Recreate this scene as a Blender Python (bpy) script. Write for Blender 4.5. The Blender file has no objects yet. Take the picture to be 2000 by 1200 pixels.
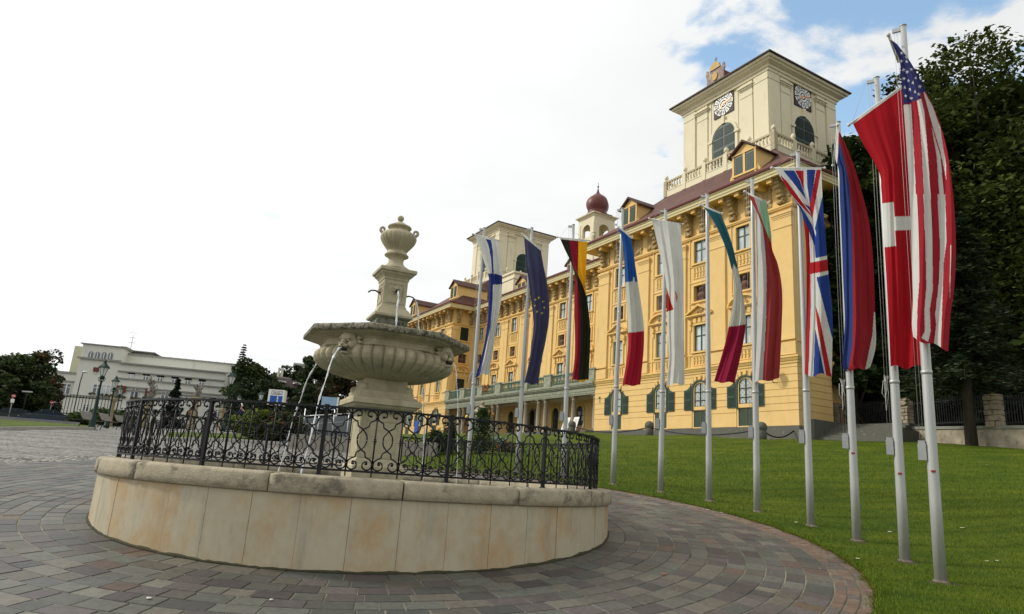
import bpy, bmesh, math, random
import numpy as np
from math import sin, cos, pi, radians, atan2, hypot, tan, sqrt, acos
from mathutils import Vector, Matrix, Euler
random.seed(7); np.random.seed(7)
SC = bpy.context.scene
COL = SC.collection
# ------------------------------------------------------------------ camera
FPX, ROLL, PITCH, CAMH = 1309.9, 0.0698, 0.2408, 1.3
cam = bpy.data.objects.new('camera', bpy.data.cameras.new('camera')); COL.objects.link(cam)
cam.data.sensor_width = 36; cam.data.lens = FPX / 2000 * 36
cam.data.clip_start = 0.05; cam.data.clip_end = 3000
RM = Matrix.Rotation(pi / 2 + PITCH, 3, 'X') @ Matrix.Rotation(ROLL, 3, 'Z')
cam.matrix_world = Matrix.Translation((0, 0, CAMH)) @ RM.to_4x4()
SC.camera = cam
# ------------------------------------------------------------------ light
SUN_AZ, SUN_EL = radians(-78), radians(36)        # clockwise from +y
SC.view_settings.view_transform = 'Standard'; SC.view_settings.look = 'None'
SC.view_settings.exposure = 0.0; SC.view_settings.gamma = 1.0
sun = bpy.data.objects.new('sun', bpy.data.lights.new('sun', 'SUN')); COL.objects.link(sun)
sun.data.energy = 2.7; sun.data.angle = radians(6); sun.data.color = (1.0, 0.94, 0.84)
sd = Vector((sin(SUN_AZ) * cos(SUN_EL), cos(SUN_AZ) * cos(SUN_EL), sin(SUN_EL)))
sun.rotation_euler = (-sd).to_track_quat('-Z', 'Y').to_euler()
W = bpy.data.worlds.new('World'); SC.world = W; W.use_nodes = True
def world():
    nt = W.node_tree; n = nt.nodes; L = nt.links; n.clear()
    out = n.new('ShaderNodeOutputWorld'); bg = n.new('ShaderNodeBackground'); bg.inputs[1].default_value = 0.1
    L.new(bg.outputs[0], out.inputs[0])
    sky = n.new('ShaderNodeTexSky'); sky.sky_type = 'NISHITA'; sky.sun_disc = False
    sky.sun_elevation = SUN_EL; sky.sun_rotation = SUN_AZ; sky.altitude = 200; sky.dust_density = 1.0
    tc = n.new('ShaderNodeTexCoord'); sep = n.new('ShaderNodeSeparateXYZ'); L.new(tc.outputs['Generated'], sep.inputs[0])
    def M(op, a, b=None, c=None, clamp=False):
        m = n.new('ShaderNodeMath'); m.operation = op; m.use_clamp = clamp
        for i, v in enumerate((a, b, c)):
            if v is None: continue
            if isinstance(v, (int, float)): m.inputs[i].default_value = v
            else: L.new(v, m.inputs[i])
        return m.outputs[0]
    zz = M('MAXIMUM', sep.outputs[2], 0.12)
    cx = M('DIVIDE', sep.outputs[0], zz); cy = M('DIVIDE', sep.outputs[1], zz)
    cmb = n.new('ShaderNodeCombineXYZ'); L.new(cx, cmb.inputs[0]); L.new(cy, cmb.inputs[1])
    nz = n.new('ShaderNodeTexNoise'); nz.inputs['Scale'].default_value = 3.4; nz.inputs['Detail'].default_value = 10; nz.inputs['Roughness'].default_value = 0.56
    nz.inputs['Distortion'].default_value = 0.25
    L.new(cmb.outputs[0], nz.inputs['Vector'])
    # more open sky towards the north-east (right of the palace), solid cloud elsewhere
    def dirbias(az, el, w0, w1):
        v = n.new('ShaderNodeVectorMath'); v.operation = 'DOT_PRODUCT'; L.new(tc.outputs['Generated'], v.inputs[0])
        v.inputs[1].default_value = (sin(az) * cos(el), cos(az) * cos(el), sin(el))
        mr = n.new('ShaderNodeMapRange'); mr.interpolation_type = 'SMOOTHSTEP'; L.new(v.outputs['Value'], mr.inputs[0])
        mr.inputs[1].default_value = w0; mr.inputs[2].default_value = w1; mr.inputs[3].default_value = 0; mr.inputs[4].default_value = 1
        return mr.outputs[0]
    b1 = dirbias(radians(29), radians(37), 0.945, 0.992)
    b2 = dirbias(radians(-4), radians(34), 0.93, 0.985)
    bias = M('ADD', M('MULTIPLY', b1, 0.235), M('MULTIPLY', b2, -0.09))
    dens = M('SUBTRACT', nz.outputs['Fac'], bias)
    mr = n.new('ShaderNodeMapRange'); mr.interpolation_type = 'SMOOTHSTEP'; L.new(dens, mr.inputs[0])
    mr.inputs[1].default_value = 0.235; mr.inputs[2].default_value = 0.375; mr.inputs[3].default_value = 0; mr.inputs[4].default_value = 1
    mask = mr.outputs[0]
    # cloud brightness: bright veil to the left where the sun stands behind it
    n2 = n.new('ShaderNodeTexNoise'); n2.inputs['Scale'].default_value = 1.3; n2.inputs['Detail'].default_value = 6; L.new(cmb.outputs[0], n2.inputs['Vector'])
    side = dirbias(SUN_AZ, SUN_EL, 0.0, 1.0)
    val = M('ADD', M('ADD', 7.7, M('MULTIPLY', n2.outputs['Fac'], 2.6)), M('MULTIPLY', side, 2.6))
    cc = n.new('ShaderNodeCombineColor'); L.new(M('MULTIPLY', val, .985), cc.inputs[0]); L.new(val, cc.inputs[1]); L.new(M('MULTIPLY', val, 1.0), cc.inputs[2])
    sk = n.new('ShaderNodeMix'); sk.data_type = 'RGBA'; sk.blend_type = 'MULTIPLY'; sk.inputs[0].default_value = 1
    L.new(sky.outputs[0], sk.inputs[6]); sk.inputs[7].default_value = (3.3, 3.3, 2.85, 1)
    mx = n.new('ShaderNodeMix'); mx.data_type = 'RGBA'; L.new(mask, mx.inputs[0]); L.new(sk.outputs[2], mx.inputs[6]); L.new(cc.outputs[0], mx.inputs[7])
    L.new(mx.outputs[2], bg.inputs[0])
world()
# ------------------------------------------------------------------ pixel -> world (2000 x 1200 frame), used to measure positions
def ray(u, v):
    d = RM @ Vector(((u - 1000) / FPX, -(v - 600) / FPX, -1)); return d.normalized()
def at(u, v, D):
    d = ray(u, v); return Vector((0, 0, CAMH)) + d * (D / hypot(d.x, d.y))
FX, FY = -2.367, 12.787                       # fountain centre
# ------------------------------------------------------------------ terrain
_AZ = [-60, -40, -30, -20, -10, 0, 8, 16, 24, 32, 38, 60]
_PR = {-60: [(20, .7), (42, 1.6), (60, 2.4), (120, 3.8), (600, 5)],
 -40: [(20, .72), (42, 1.75), (60, 2.6), (120, 4), (600, 6)], -30: [(20, .85), (42, 2.0), (55, 2.36), (70, 2.9), (120, 4), (600, 6)],
 -20: [(20, .95), (32, 1.72), (48, 2.68), (70, 3.4), (120, 4.5), (600, 6)], -10: [(20, 1.0), (30, 1.75), (48, 3.3), (70, 4.2), (120, 5), (600, 6)],
 0: [(20, 1.1), (40, 3.0), (60, 4.5), (78, 5.1), (600, 6)], 8: [(20, 1.08), (40, 3.3), (54, 4.75), (59, 5.05), (600, 6)],
 16: [(19, .98), (30, 2.25), (47, 4.55), (54, 4.8), (600, 6)], 24: [(16, .66), (30, 2.5), (45, 4.5), (60, 4.6), (600, 6)],
 32: [(12.5, .28), (30, 2.5), (44, 4.5), (60, 4.8), (600, 6)], 38: [(10, .1), (30, 2.45), (43, 4.28), (60, 4.5), (600, 6)], 60: [(8, -.2), (30, 2.3), (43, 4.1), (60, 4.5), (600, 6)]}
def _prof(k, D):
    p = _PR[k]; p = [(6, -.4)] + p if p[0][0] > 8 else [(2, -.7)] + p
    if D <= p[0][0]: return p[0][1]
    for (a, za), (b, zb) in zip(p, p[1:]):
        if D <= b: return za + (zb - za) * (D - a) / (b - a)
    return p[-1][1]
def _profs(k, D):
    w = min(3.0, D * .15); return (_prof(k, D - w) + 2 * _prof(k, D) + _prof(k, D + w)) / 4
def plane(x, y): return 0.098 * (y - 8.457)
def gz(x, y):
    r = hypot(x - FX, y - FY); P = plane(x, max(y, -6))
    if r < 8.6 or y < 2: return P
    D = hypot(x, y); a = math.degrees(atan2(x, y)); a = max(-59.9, min(59.9, a))
    for i in range(len(_AZ) - 1):
        if a <= _AZ[i + 1]: break
    f = (a - _AZ[i]) / (_AZ[i + 1] - _AZ[i]); f = f * f * (3 - 2 * f)
    z = _profs(_AZ[i], D) * (1 - f) + _profs(_AZ[i + 1], D) * f
    t = min(1, (r - 8.6) / 6); t = t * t * (3 - 2 * t)
    if y < 8: t *= max(0, (y - 2) / 6)
    return P * (1 - t) + z * t
def gp(x, y, dz=0): return Vector((x, y, gz(x, y) + dz))
def atg(u, v, dz=0):                          # ray meets the terrain
    d = ray(u, v); lo = None
    for i in range(60, 3000):
        D = i * .1; P = Vector((0, 0, CAMH)) + d * (D / hypot(d.x, d.y))
        if P.z <= gz(P.x, P.y) + dz: return P
    return P
# ------------------------------------------------------------------ materials
MATS = {}
def pmat(name, col, rough=.7, var=.12, scale=6., bump=.0, bscale=40., spec=.3, metal=0., col2=None, stain=None, coat=0, trans=0, dist=.02, stretch=None, rnd=False):
    """procedural Principled: base colour broken up by two noises, optional second colour, stains, bump"""
    m = bpy.data.materials.new(name); m.use_nodes = True; nt = m.node_tree; n = nt.nodes; L = nt.links
    b = n['Principled BSDF']; b.inputs['Roughness'].default_value = rough; b.inputs['Metallic'].default_value = metal
    b.inputs['Specular IOR Level'].default_value = spec; b.inputs['Coat Weight'].default_value = coat
    tc = n.new('ShaderNodeTexCoord'); src = tc.outputs['Object']
    if stretch:
        mp = n.new('ShaderNodeMapping'); mp.inputs['Scale'].default_value = stretch; L.new(src, mp.inputs[0]); src = mp.outputs[0]
    if rnd:
        oi = n.new('ShaderNodeObjectInfo'); va = n.new('ShaderNodeVectorMath'); va.operation = 'MULTIPLY_ADD'; L.new(oi.outputs['Random'], va.inputs[0]); va.inputs[1].default_value = (60, 47, 83); L.new(src, va.inputs[2]); src = va.outputs[0]
    n1 = n.new('ShaderNodeTexNoise'); n1.inputs['Scale'].default_value = scale; n1.inputs['Detail'].default_value = 8; n1.inputs['Roughness'].default_value = .62; L.new(src, n1.inputs['Vector'])
    c2 = col2 or tuple(c * .72 for c in col)
    mr = n.new('ShaderNodeMapRange'); mr.inputs[1].default_value = .32; mr.inputs[2].default_value = .68; L.new(n1.outputs['Fac'], mr.inputs[0])
    mx = n.new('ShaderNodeMix'); mx.data_type = 'RGBA'; mx.inputs[6].default_value = (*col, 1); mx.inputs[7].default_value = (*c2, 1)
    mu = n.new('ShaderNodeMath'); mu.operation = 'MULTIPLY'; mu.inputs[1].default_value = min(1, var * 4); L.new(mr.outputs[0], mu.inputs[0]); L.new(mu.outputs[0], mx.inputs[0])
    last = mx.outputs[2]
    if stain:
        for (sc, scale2, lo, hi, amt, zst) in stain:
            mp = n.new('ShaderNodeMapping'); mp.inputs['Scale'].default_value = (1, 1, zst); L.new(tc.outputs['Object'], mp.inputs[0])
            n2 = n.new('ShaderNodeTexNoise'); n2.inputs['Scale'].default_value = scale2; n2.inputs['Detail'].default_value = 10; n2.inputs['Roughness'].default_value = .7; L.new(mp.outputs[0], n2.inputs['Vector'])
            m2 = n.new('ShaderNodeMapRange'); m2.interpolation_type = 'SMOOTHSTEP'; m2.inputs[1].default_value = lo; m2.inputs[2].default_value = hi; m2.inputs[4].default_value = amt; L.new(n2.outputs['Fac'], m2.inputs[0])
            x2 = n.new('ShaderNodeMix'); x2.data_type = 'RGBA'; L.new(m2.outputs[0], x2.inputs[0]); L.new(last, x2.inputs[6]); x2.inputs[7].default_value = (*sc, 1); last = x2.outputs[2]
    L.new(last, b.inputs['Base Color'])
    if bump:
        n3 = n.new('ShaderNodeTexNoise'); n3.inputs['Scale'].default_value = bscale; n3.inputs['Detail'].default_value = 6; L.new(tc.outputs['Object'], n3.inputs['Vector'])
        bp = n.new('ShaderNodeBump'); bp.inputs['Strength'].default_value = bump; bp.inputs['Distance'].default_value = dist; L.new(n3.outputs['Fac'], bp.inputs['Height']); L.new(bp.outputs[0], b.inputs['Normal'])
    if trans: b.inputs['Transmission Weight'].default_value = trans
    MATS[name] = m; return m
def attr_mat(name, rough=.8, bump=.3, bscale=60, dist=.01, var=.25, nscale=9, translucent=0, spec=.3, weave=None):
    """base colour from the mesh's own 'Col' attribute (stone by stone, leaf by leaf, cloth pattern), broken up by noise"""
    m = bpy.data.materials.new(name); m.use_nodes = True; nt = m.node_tree; n = nt.nodes; L = nt.links
    b = n['Principled BSDF']; b.inputs['Roughness'].default_value = rough; b.inputs['Specular IOR Level'].default_value = spec
    a = n.new('ShaderNodeAttribute'); a.attribute_name = 'Col'
    tc = n.new('ShaderNodeTexCoord'); n1 = n.new('ShaderNodeTexNoise'); n1.inputs['Scale'].default_value = nscale; n1.inputs['Detail'].default_value = 8; n1.inputs['Roughness'].default_value = .65; L.new(tc.outputs['Object'], n1.inputs['Vector'])
    mr = n.new('ShaderNodeMapRange'); mr.inputs[1].default_value = .3; mr.inputs[2].default_value = .7; mr.inputs[3].default_value = 1 - var; mr.inputs[4].default_value = 1 + var; L.new(n1.outputs['Fac'], mr.inputs[0])
    vm = n.new('ShaderNodeVectorMath'); vm.operation = 'SCALE'; L.new(a.outputs['Color'], vm.inputs[0]); L.new(mr.outputs[0], vm.inputs['Scale'])
    L.new(vm.outputs[0], b.inputs['Base Color'])
    if bump:
        n3 = n.new('ShaderNodeTexNoise'); n3.inputs['Scale'].default_value = bscale; n3.inputs['Detail'].default_value = 7; L.new(tc.outputs['Object'], n3.inputs['Vector'])
        bp = n.new('ShaderNodeBump'); bp.inputs['Strength'].default_value = bump; bp.inputs['Distance'].default_value = dist; L.new(n3.outputs['Fac'], bp.inputs['Height']); L.new(bp.outputs[0], b.inputs['Normal'])
    if translucent:
        out = n['Material Output']; tr = n.new('ShaderNodeBsdfTranslucent'); L.new(vm.outputs[0], tr.inputs[0]); ms = n.new('ShaderNodeMixShader'); ms.inputs[0].default_value = translucent
        L.new(b.outputs[0], ms.inputs[1]); L.new(tr.outputs[0], ms.inputs[2]); L.new(ms.outputs[0], out.inputs[0])
    MATS[name] = m; return m
# ------------------------------------------------------------------ mesh builder
def put(o, label=None, cat=None, group=None, kind=None):
    if label: o['label'] = label
    if cat: o['category'] = cat
    if group: o['group'] = group
    if kind: o['kind'] = kind
    return o
def empty(name, loc=(0, 0, 0), rz=0., label=None, cat=None, group=None, parent=None, kind=None):
    o = bpy.data.objects.new(name, None); COL.objects.link(o); o.location = loc; o.rotation_euler = (0, 0, rz); o.empty_display_size = .3
    if parent: o.parent = parent
    return put(o, label, cat, group, kind)
class MB:
    def __init__(s): s.v = []; s.f = []; s.m = []; s.c = []; s.cm = 0; s.cc = None; s.sm = []
    def face(s, idx, smooth=False):
        s.f.append(tuple(idx)); s.m.append(s.cm); s.c.append(s.cc); s.sm.append(smooth)
    def quad(s, a, b, c, d):
        i = len(s.v); s.v += [tuple(a), tuple(b), tuple(c), tuple(d)]; s.face((i, i + 1, i + 2, i + 3)); return s
    def poly(s, pts):
        i = len(s.v); s.v += [tuple(p) for p in pts]; s.face(range(i, i + len(pts))); return s
    def box(s, x0, x1, y0, y1, z0, z1, M=None):
        p = [(x0, y0, z0), (x1, y0, z0), (x1, y1, z0), (x0, y1, z0), (x0, y0, z1), (x1, y0, z1), (x1, y1, z1), (x0, y1, z1)]
        if M is not None: p = [tuple(M @ Vector(q)) for q in p]
        i = len(s.v); s.v += p
        for q in ((0, 3, 2, 1), (4, 5, 6, 7), (0, 1, 5, 4), (1, 2, 6, 5), (2, 3, 7, 6), (3, 0, 4, 7)): s.face([i + k for k in q])
        return s
    def rings(s, R, close=True, cap0=True, cap1=True, smooth=True):
        """list of rings of equal length; optional end caps"""
        base = len(s.v); n = len(R[0])
        for r in R: s.v += [tuple(p) for p in r]
        for k in range(len(R) - 1):
            for j in range(n if close else n - 1):
                a = base + k * n + j; b = base + k * n + (j + 1) % n
                s.face((a, b, b + n, a + n), smooth)
        if cap0: s.face([base + j for j in range(n)][::-1])
        if cap1: s.face([base + (len(R) - 1) * n + j for j in range(n)])
        return s
    def lathe(s, prof, seg=24, c=(0, 0, 0), cap=True, a0=0., smooth=True, sx=1., sy=1.):
        R = [[(c[0] + sx * r * cos(a0 + 2 * pi * j / seg), c[1] + sy * r * sin(a0 + 2 * pi * j / seg), c[2] + z) for j in range(seg)] for r, z in prof]
        return s.rings(R, True, cap, cap, smooth)
    def square(s, prof, c=(0, 0, 0), rz=0., ar=1.):
        """stack of rotated square sections: (half width, z)"""
        R = []
        for h, z in prof:
            R.append([(c[0] + cos(rz) * x - sin(rz) * y, c[1] + sin(rz) * x + cos(rz) * y, c[2] + z) for x, y in ((-h, -h * ar), (h, -h * ar), (h, h * ar), (-h, h * ar))])
        return s.rings(R, True, True, True, False)
    def tube(s, pts, r, seg=6, cap=True):
        pts = [Vector(p) for p in pts]; rr = r if isinstance(r, (list, tuple)) else [r] * len(pts); R = []
        up = None
        for i, p in enumerate(pts):
            t = (pts[min(i + 1, len(pts) - 1)] - pts[max(i - 1, 0)])
            if t.length < 1e-9: t = Vector((0, 0, 1))
            t.normalize()
            if up is None: up = Vector((0, 0, 1)) if abs(t.z) < .9 else Vector((1, 0, 0))
            x = up.cross(t)
            if x.length < 1e-6: x = Vector((1, 0, 0)).cross(t)
            x.normalize(); y = t.cross(x).normalized(); up = y.cross(x) * -1 if False else up
            R.append([tuple(p + (x * cos(2 * pi * j / seg) + y * sin(2 * pi * j / seg)) * rr[i]) for j in range(seg)])
        return s.rings(R, True, cap, cap, True)
    def sphere(s, c, r, seg=12, nr=8, sc=(1, 1, 1)):
        R = []
        for i in range(nr + 1):
            a = -pi / 2 + pi * i / nr; q = max(cos(a), .02)
            R.append([(c[0] + sc[0] * r * q * cos(2 * pi * j / seg), c[1] + sc[1] * r * q * sin(2 * pi * j / seg), c[2] + sc[2] * r * sin(a)) for j in range(seg)])
        return s.rings(R)
    def grid(s, P, smooth=True, cols=None):
        nr, nc = len(P), len(P[0]); b = len(s.v)
        for row in P: s.v += [tuple(p) for p in row]
        for i in range(nr - 1):
            for j in range(nc - 1):
                a = b + i * nc + j
                if cols is not None: s.cc = cols[i][j]
                s.face((a, a + 1, a + nc + 1, a + nc), smooth)
        return s
    def prism(s, pts, n, d):
        """closed outline (3D points) pushed along vector n*d"""
        n = Vector(n) * d; a = [Vector(p) for p in pts]; return s.rings([a, [p + n for p in a]], True, True, True, False)
    def build(s, name, mats, parent=None, loc=None, rz=None):
        me = bpy.data.meshes.new(name); me.from_pydata(s.v, [], s.f)
        for m in (mats if isinstance(mats, (list, tuple)) else [mats]): me.materials.append(m)
        if any(s.m): me.polygons.foreach_set('material_index', s.m)
        me.polygons.foreach_set('use_smooth', s.sm)
        if any(c is not None for c in s.c):
            ca = me.color_attributes.new('Col', 'FLOAT_COLOR', 'CORNER'); arr = []
            for f, c in zip(s.f, s.c):
                c = c or (.5, .5, .5); arr += [c[0], c[1], c[2], 1.] * len(f)
            ca.data.foreach_set('color', arr)
        me.validate(); me.update()
        o = bpy.data.objects.new(name, me); COL.objects.link(o)
        if parent: o.parent = parent
        if loc is not None: o.location = loc
        if rz is not None: o.rotation_euler = (0, 0, rz)
        return o
def kids(o, reg={}):
    return [c for c in bpy.data.objects if c.parent == o]
def copy_tree(src, parent=None, loc=None, rz=None, label=None, group=None):
    c = src.copy(); COL.objects.link(c); c.parent = parent
    if loc is not None: c.location = loc
    if rz is not None: c.rotation_euler = (0, 0, rz)
    if label: c['label'] = label
    if group: c['group'] = group
    for ch in list(src.children): copy_tree(ch, c)
    return c
# ------------------------------------------------------------------ ground
M_COB = bpy.data.materials.new('cobblestone'); M_COB.use_nodes = True
def cobmat():
    nt = M_COB.node_tree; n = nt.nodes; L = nt.links; b = n['Principled BSDF']; b.inputs['Roughness'].default_value = .62
    tc = n.new('ShaderNodeTexCoord'); v = n.new('ShaderNodeTexVoronoi'); v.inputs['Scale'].default_value = 7.2; v.inputs['Randomness'].default_value = .42; L.new(tc.outputs['Object'], v.inputs['Vector'])
    e = n.new('ShaderNodeTexVoronoi'); e.feature = 'DISTANCE_TO_EDGE'; e.inputs['Scale'].default_value = 7.2; e.inputs['Randomness'].default_value = .42; L.new(tc.outputs['Object'], e.inputs['Vector'])
    n1 = n.new('ShaderNodeTexNoise'); n1.inputs['Scale'].default_value = .45; n1.inputs['Detail'].default_value = 6; L.new(tc.outputs['Object'], n1.inputs['Vector'])
    cr = n.new('ShaderNodeValToRGB'); cr.color_ramp.elements[0].color = (.12, .118, .105, 1); cr.color_ramp.elements[1].color = (.30, .292, .262, 1)
    sp = n.new('ShaderNodeSeparateColor'); L.new(v.outputs['Color'], sp.inputs[0]); L.new(sp.outputs[0], cr.inputs[0])
    m1 = n.new('ShaderNodeMix'); m1.data_type = 'RGBA'; m1.blend_type = 'MULTIPLY'; m1.inputs[0].default_value = .8; L.new(cr.outputs[0], m1.inputs[6])
    c2 = n.new('ShaderNodeValToRGB'); c2.color_ramp.elements[0].position = .3; c2.color_ramp.elements[0].color = (.62, .6, .55, 1); c2.color_ramp.elements[1].position = .7; c2.color_ramp.elements[1].color = (1.1, 1.08, 1.02, 1); L.new(n1.outputs['Fac'], c2.inputs[0]); L.new(c2.outputs[0], m1.inputs[7])
    st = n.new('ShaderNodeMapRange'); st.interpolation_type = 'SMOOTHSTEP'; st.inputs[1].default_value = .0; st.inputs[2].default_value = .10; L.new(e.outputs['Distance'], st.inputs[0])
    m2 = n.new('ShaderNodeMix'); m2.data_type = 'RGBA'; L.new(st.outputs[0], m2.inputs[0]); m2.inputs[6].default_value = (.03, .032, .024, 1); L.new(m1.outputs[2], m2.inputs[7]); L.new(m2.outputs[2], b.inputs['Base Color'])
    bp = n.new('ShaderNodeBump'); bp.inputs['Strength'].default_value = 1; bp.inputs['Distance'].default_value = .06; L.new(st.outputs[0], bp.inputs['Height']); L.new(bp.outputs[0], b.inputs['Normal'])
cobmat()
M_EARTH = pmat('earth', (.06, .045, .03), .95, .3, 8)
def lawnmat():
    m = bpy.data.materials.new('lawn'); m.use_nodes = True; nt = m.node_tree; n = nt.nodes; L = nt.links; b = n['Principled BSDF']; b.inputs['Roughness'].default_value = .85; b.inputs['Specular IOR Level'].default_value = .15
    tc = n.new('ShaderNodeTexCoord')
    def N(s, d=6, r=.6):
        q = n.new('ShaderNodeTexNoise'); q.inputs['Scale'].default_value = s; q.inputs['Detail'].default_value = d; q.inputs['Roughness'].default_value = r; L.new(tc.outputs['Object'], q.inputs['Vector']); return q.outputs['Fac']
    cr = n.new('ShaderNodeValToRGB'); cr.color_ramp.elements[0].position = .3; cr.color_ramp.elements[0].color = (.030, .054, .003, 1); cr.color_ramp.elements[1].position = .72; cr.color_ramp.elements[1].color = (.106, .168, .009, 1); L.new(N(26, 9, .8), cr.inputs[0])
    c2 = n.new('ShaderNodeValToRGB'); c2.color_ramp.elements[0].position = .35; c2.color_ramp.elements[0].color = (.66, .72, .5, 1); c2.color_ramp.elements[1].position = .7; c2.color_ramp.elements[1].color = (1.42, 1.2, 1.0, 1); L.new(N(.6, 5), c2.inputs[0])
    m1 = n.new('ShaderNodeMix'); m1.data_type = 'RGBA'; m1.blend_type = 'MULTIPLY'; m1.inputs[0].default_value = 1; L.new(cr.outputs[0], m1.inputs[6]); L.new(c2.outputs[0], m1.inputs[7]); L.new(m1.outputs[2], b.inputs['Base Color'])
    mp = n.new('ShaderNodeMapping'); mp.inputs['Rotation'].default_value = (0, 0, radians(-32)); mp.inputs['Scale'].default_value = (.35, 2.6, 1); L.new(tc.outputs['Object'], mp.inputs[0])
    q = n.new('ShaderNodeTexNoise'); q.inputs['Scale'].default_value = .9; q.inputs['Detail'].default_value = 7; L.new(mp.outputs[0], q.inputs['Vector']); c3 = n.new('ShaderNodeValToRGB'); c3.color_ramp.elements[0].position = .36; c3.color_ramp.elements[0].color = (.72, .80, .7, 1); c3.color_ramp.elements[1].position = .68; c3.color_ramp.elements[1].color = (1.3, 1.12, 1.0, 1); L.new(q.outputs['Fac'], c3.inputs[0])
    m3 = n.new('ShaderNodeMix'); m3.data_type = 'RGBA'; m3.blend_type = 'MULTIPLY'; m3.inputs[0].default_value = 1; L.new(m1.outputs[2], m3.inputs[6]); L.new(c3.outputs[0], m3.inputs[7]); L.new(m3.outputs[2], b.inputs['Base Color'])
    bp = n.new('ShaderNodeBump'); bp.inputs['Strength'].default_value = .8; bp.inputs['Distance'].default_value = .03; L.new(N(70, 6, .8), bp.inputs['Height']); L.new(bp.outputs[0], b.inputs['Normal'])
    return m
M_LAWN = lawnmat()
def rf(x, y): return hypot(x - FX, y - FY)
LAWN_AZ0 = -9.5
CAS_O = Vector((18.416, 42.153, 5.35)); CAS_A = radians(119.6)
CT = Vector((cos(CAS_A), sin(CAS_A), 0)); CN = Vector((-sin(CAS_A), cos(CAS_A), 0))
def cas(t, n, z=0): return CAS_O + CT * t + CN * n + Vector((0, 0, z))
def nval(x, y): return (Vector((x, y, 0)) - Vector((CAS_O.x, CAS_O.y, 0))).dot(CN)
def tval(x, y): return (Vector((x, y, 0)) - Vector((CAS_O.x, CAS_O.y, 0))).dot(CT)
WALL_A = at(1640, 850, 50.0); WALL_B = at(2000, 860, 42.0)     # foot of the park wall, runs on to the right
WALL_D = (WALL_B - WALL_A); WALL_D.z = 0; WALL_D.normalize(); WALL_NN = Vector((WALL_D.y, -WALL_D.x, 0))
def in_lawn(x, y, mg=0.):
    if y < -2: return False
    r = rf(x, y); a = math.degrees(atan2(x, y))
    if r < 8.1 + mg: return False
    if a < LAWN_AZ0 + mg * 2: return False
    if nval(x, y) < 3.2 + mg and tval(x, y) > -.5: return False
    if a > 23 and (Vector((x, y, 0)) - Vector((WALL_A.x, WALL_A.y, 0))).dot(WALL_NN) < -.2 + mg: return False
    return True
def in_strip(x, y, mg=0.):                    # grass strips beyond the kerb on the left
    a = math.degrees(atan2(x, y)); D = hypot(x, y)
    if -58 + mg < a < -30.7 - mg: return 36.5 + (a + 36) * 1.0 + mg < D < 52 - mg
    if -26 + mg < a < -16.5 - mg: return 33 + mg < D < 41 - mg
    return False
# one sheet to the horizon
def ground():
    mb = MB(); rad = [0.01, 1, 2, 3, 4, 5, 6, 7, 8]; d = 8.
    while d < 60: d += .55; rad.append(d)
    while d < 900: d *= 1.12; rad.append(d)
    azs = [radians(a) for a in np.arange(-180, 180.01, 1.5)]
    P = []
    for r in rad:
        row = []
        for a in azs:
            x, y = r * sin(a), r * cos(a); z = gz(x, y)
            low = .0
            if in_lawn(x, y) or in_strip(x, y): low = .12
            if rf(x, y) < 9.9: low = .10
            row.append((x, y, z - low))
        P.append(row)
    mb.grid(P[::-1]); o = mb.build('square_paving', M_COB); put(o, kind='structure'); o.name = 'cobbled_square'
    return o
ground()
# lawn, polar about the fountain
def lawn():
    mb = MB(); rs = [8.12 + .02]; d = 8.14
    while d < 90: d += .35 + (d - 8) * .012; rs.append(d)
    idx = {}
    angs = np.arange(-95, 130, 1.0)
    for i in range(len(rs) - 1):
        for j in range(len(angs) - 1):
            q = []
            for (r, a) in ((rs[i], angs[j]), (rs[i + 1], angs[j]), (rs[i + 1], angs[j + 1]), (rs[i], angs[j + 1])):
                q.append((r, a))
            cx = FX + (q[0][0] + q[2][0]) / 2 * cos(radians((q[0][1] + q[2][1]) / 2)); cy = FY + (q[0][0] + q[2][0]) / 2 * sin(radians((q[0][1] + q[2][1]) / 2))
            if not in_lawn(cx, cy): continue
            ids = []
            for (r, a) in q:
                key = (r, a)
                if key not in idx:
                    x = FX + r * cos(radians(a)); y = FY + r * sin(radians(a))
                    idx[key] = len(mb.v); mb.v.append((x, y, gz(x, y) + .01 + .02 * min(1, (r - 8.12) * 3)))
                ids.append(idx[key])
            mb.face(ids, True)
    o = mb.build('lawn', M_LAWN); put(o, kind='structure')
lawn()
def strips():
    mb = MB()
    for a0, a1, d0, d1 in ((-58, -30.7, None, 52), (-26, -16.5, 33, 41)):
        P = []
        for k in range(21):
            row = []
            for j in range(41):
                a = a0 + (a1 - a0) * j / 40; lo = 36.5 + (a + 36) if d0 is None else d0; D = lo + (d1 - lo) * k / 20
                x, y = D * sin(radians(a)), D * cos(radians(a)); row.append((x, y, gz(x, y) + .1 - (.1 if k == 20 else 0)))
            P.append(row)
        mb.grid(P)
    put(mb.build('grass_strip', M_LAWN), kind='structure')
    kb = MB()
    for a0, a1, d0 in ((-58, -30.7, None), (-26, -16.5, 33)):
        R = []
        for j in range(61):
            a = a0 + (a1 - a0) * j / 60; lo = 36.5 + (a + 36) if d0 is None else d0
            q = []
            for dd, dz in ((-.22, -.1), (-.22, .13), (-.02, .13), (-.02, -.1)):
                D = lo + dd; x, y = D * sin(radians(a)), D * cos(radians(a)); q.append((x, y, gz(x, y) + dz))
            R.append(q)
        kb.rings(R, True, True, True, False)
    put(kb.build('kerb', pmat('kerb_stone', (.42, .41, .37), .7, .2, 3)), kind='structure')
strips()
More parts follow.
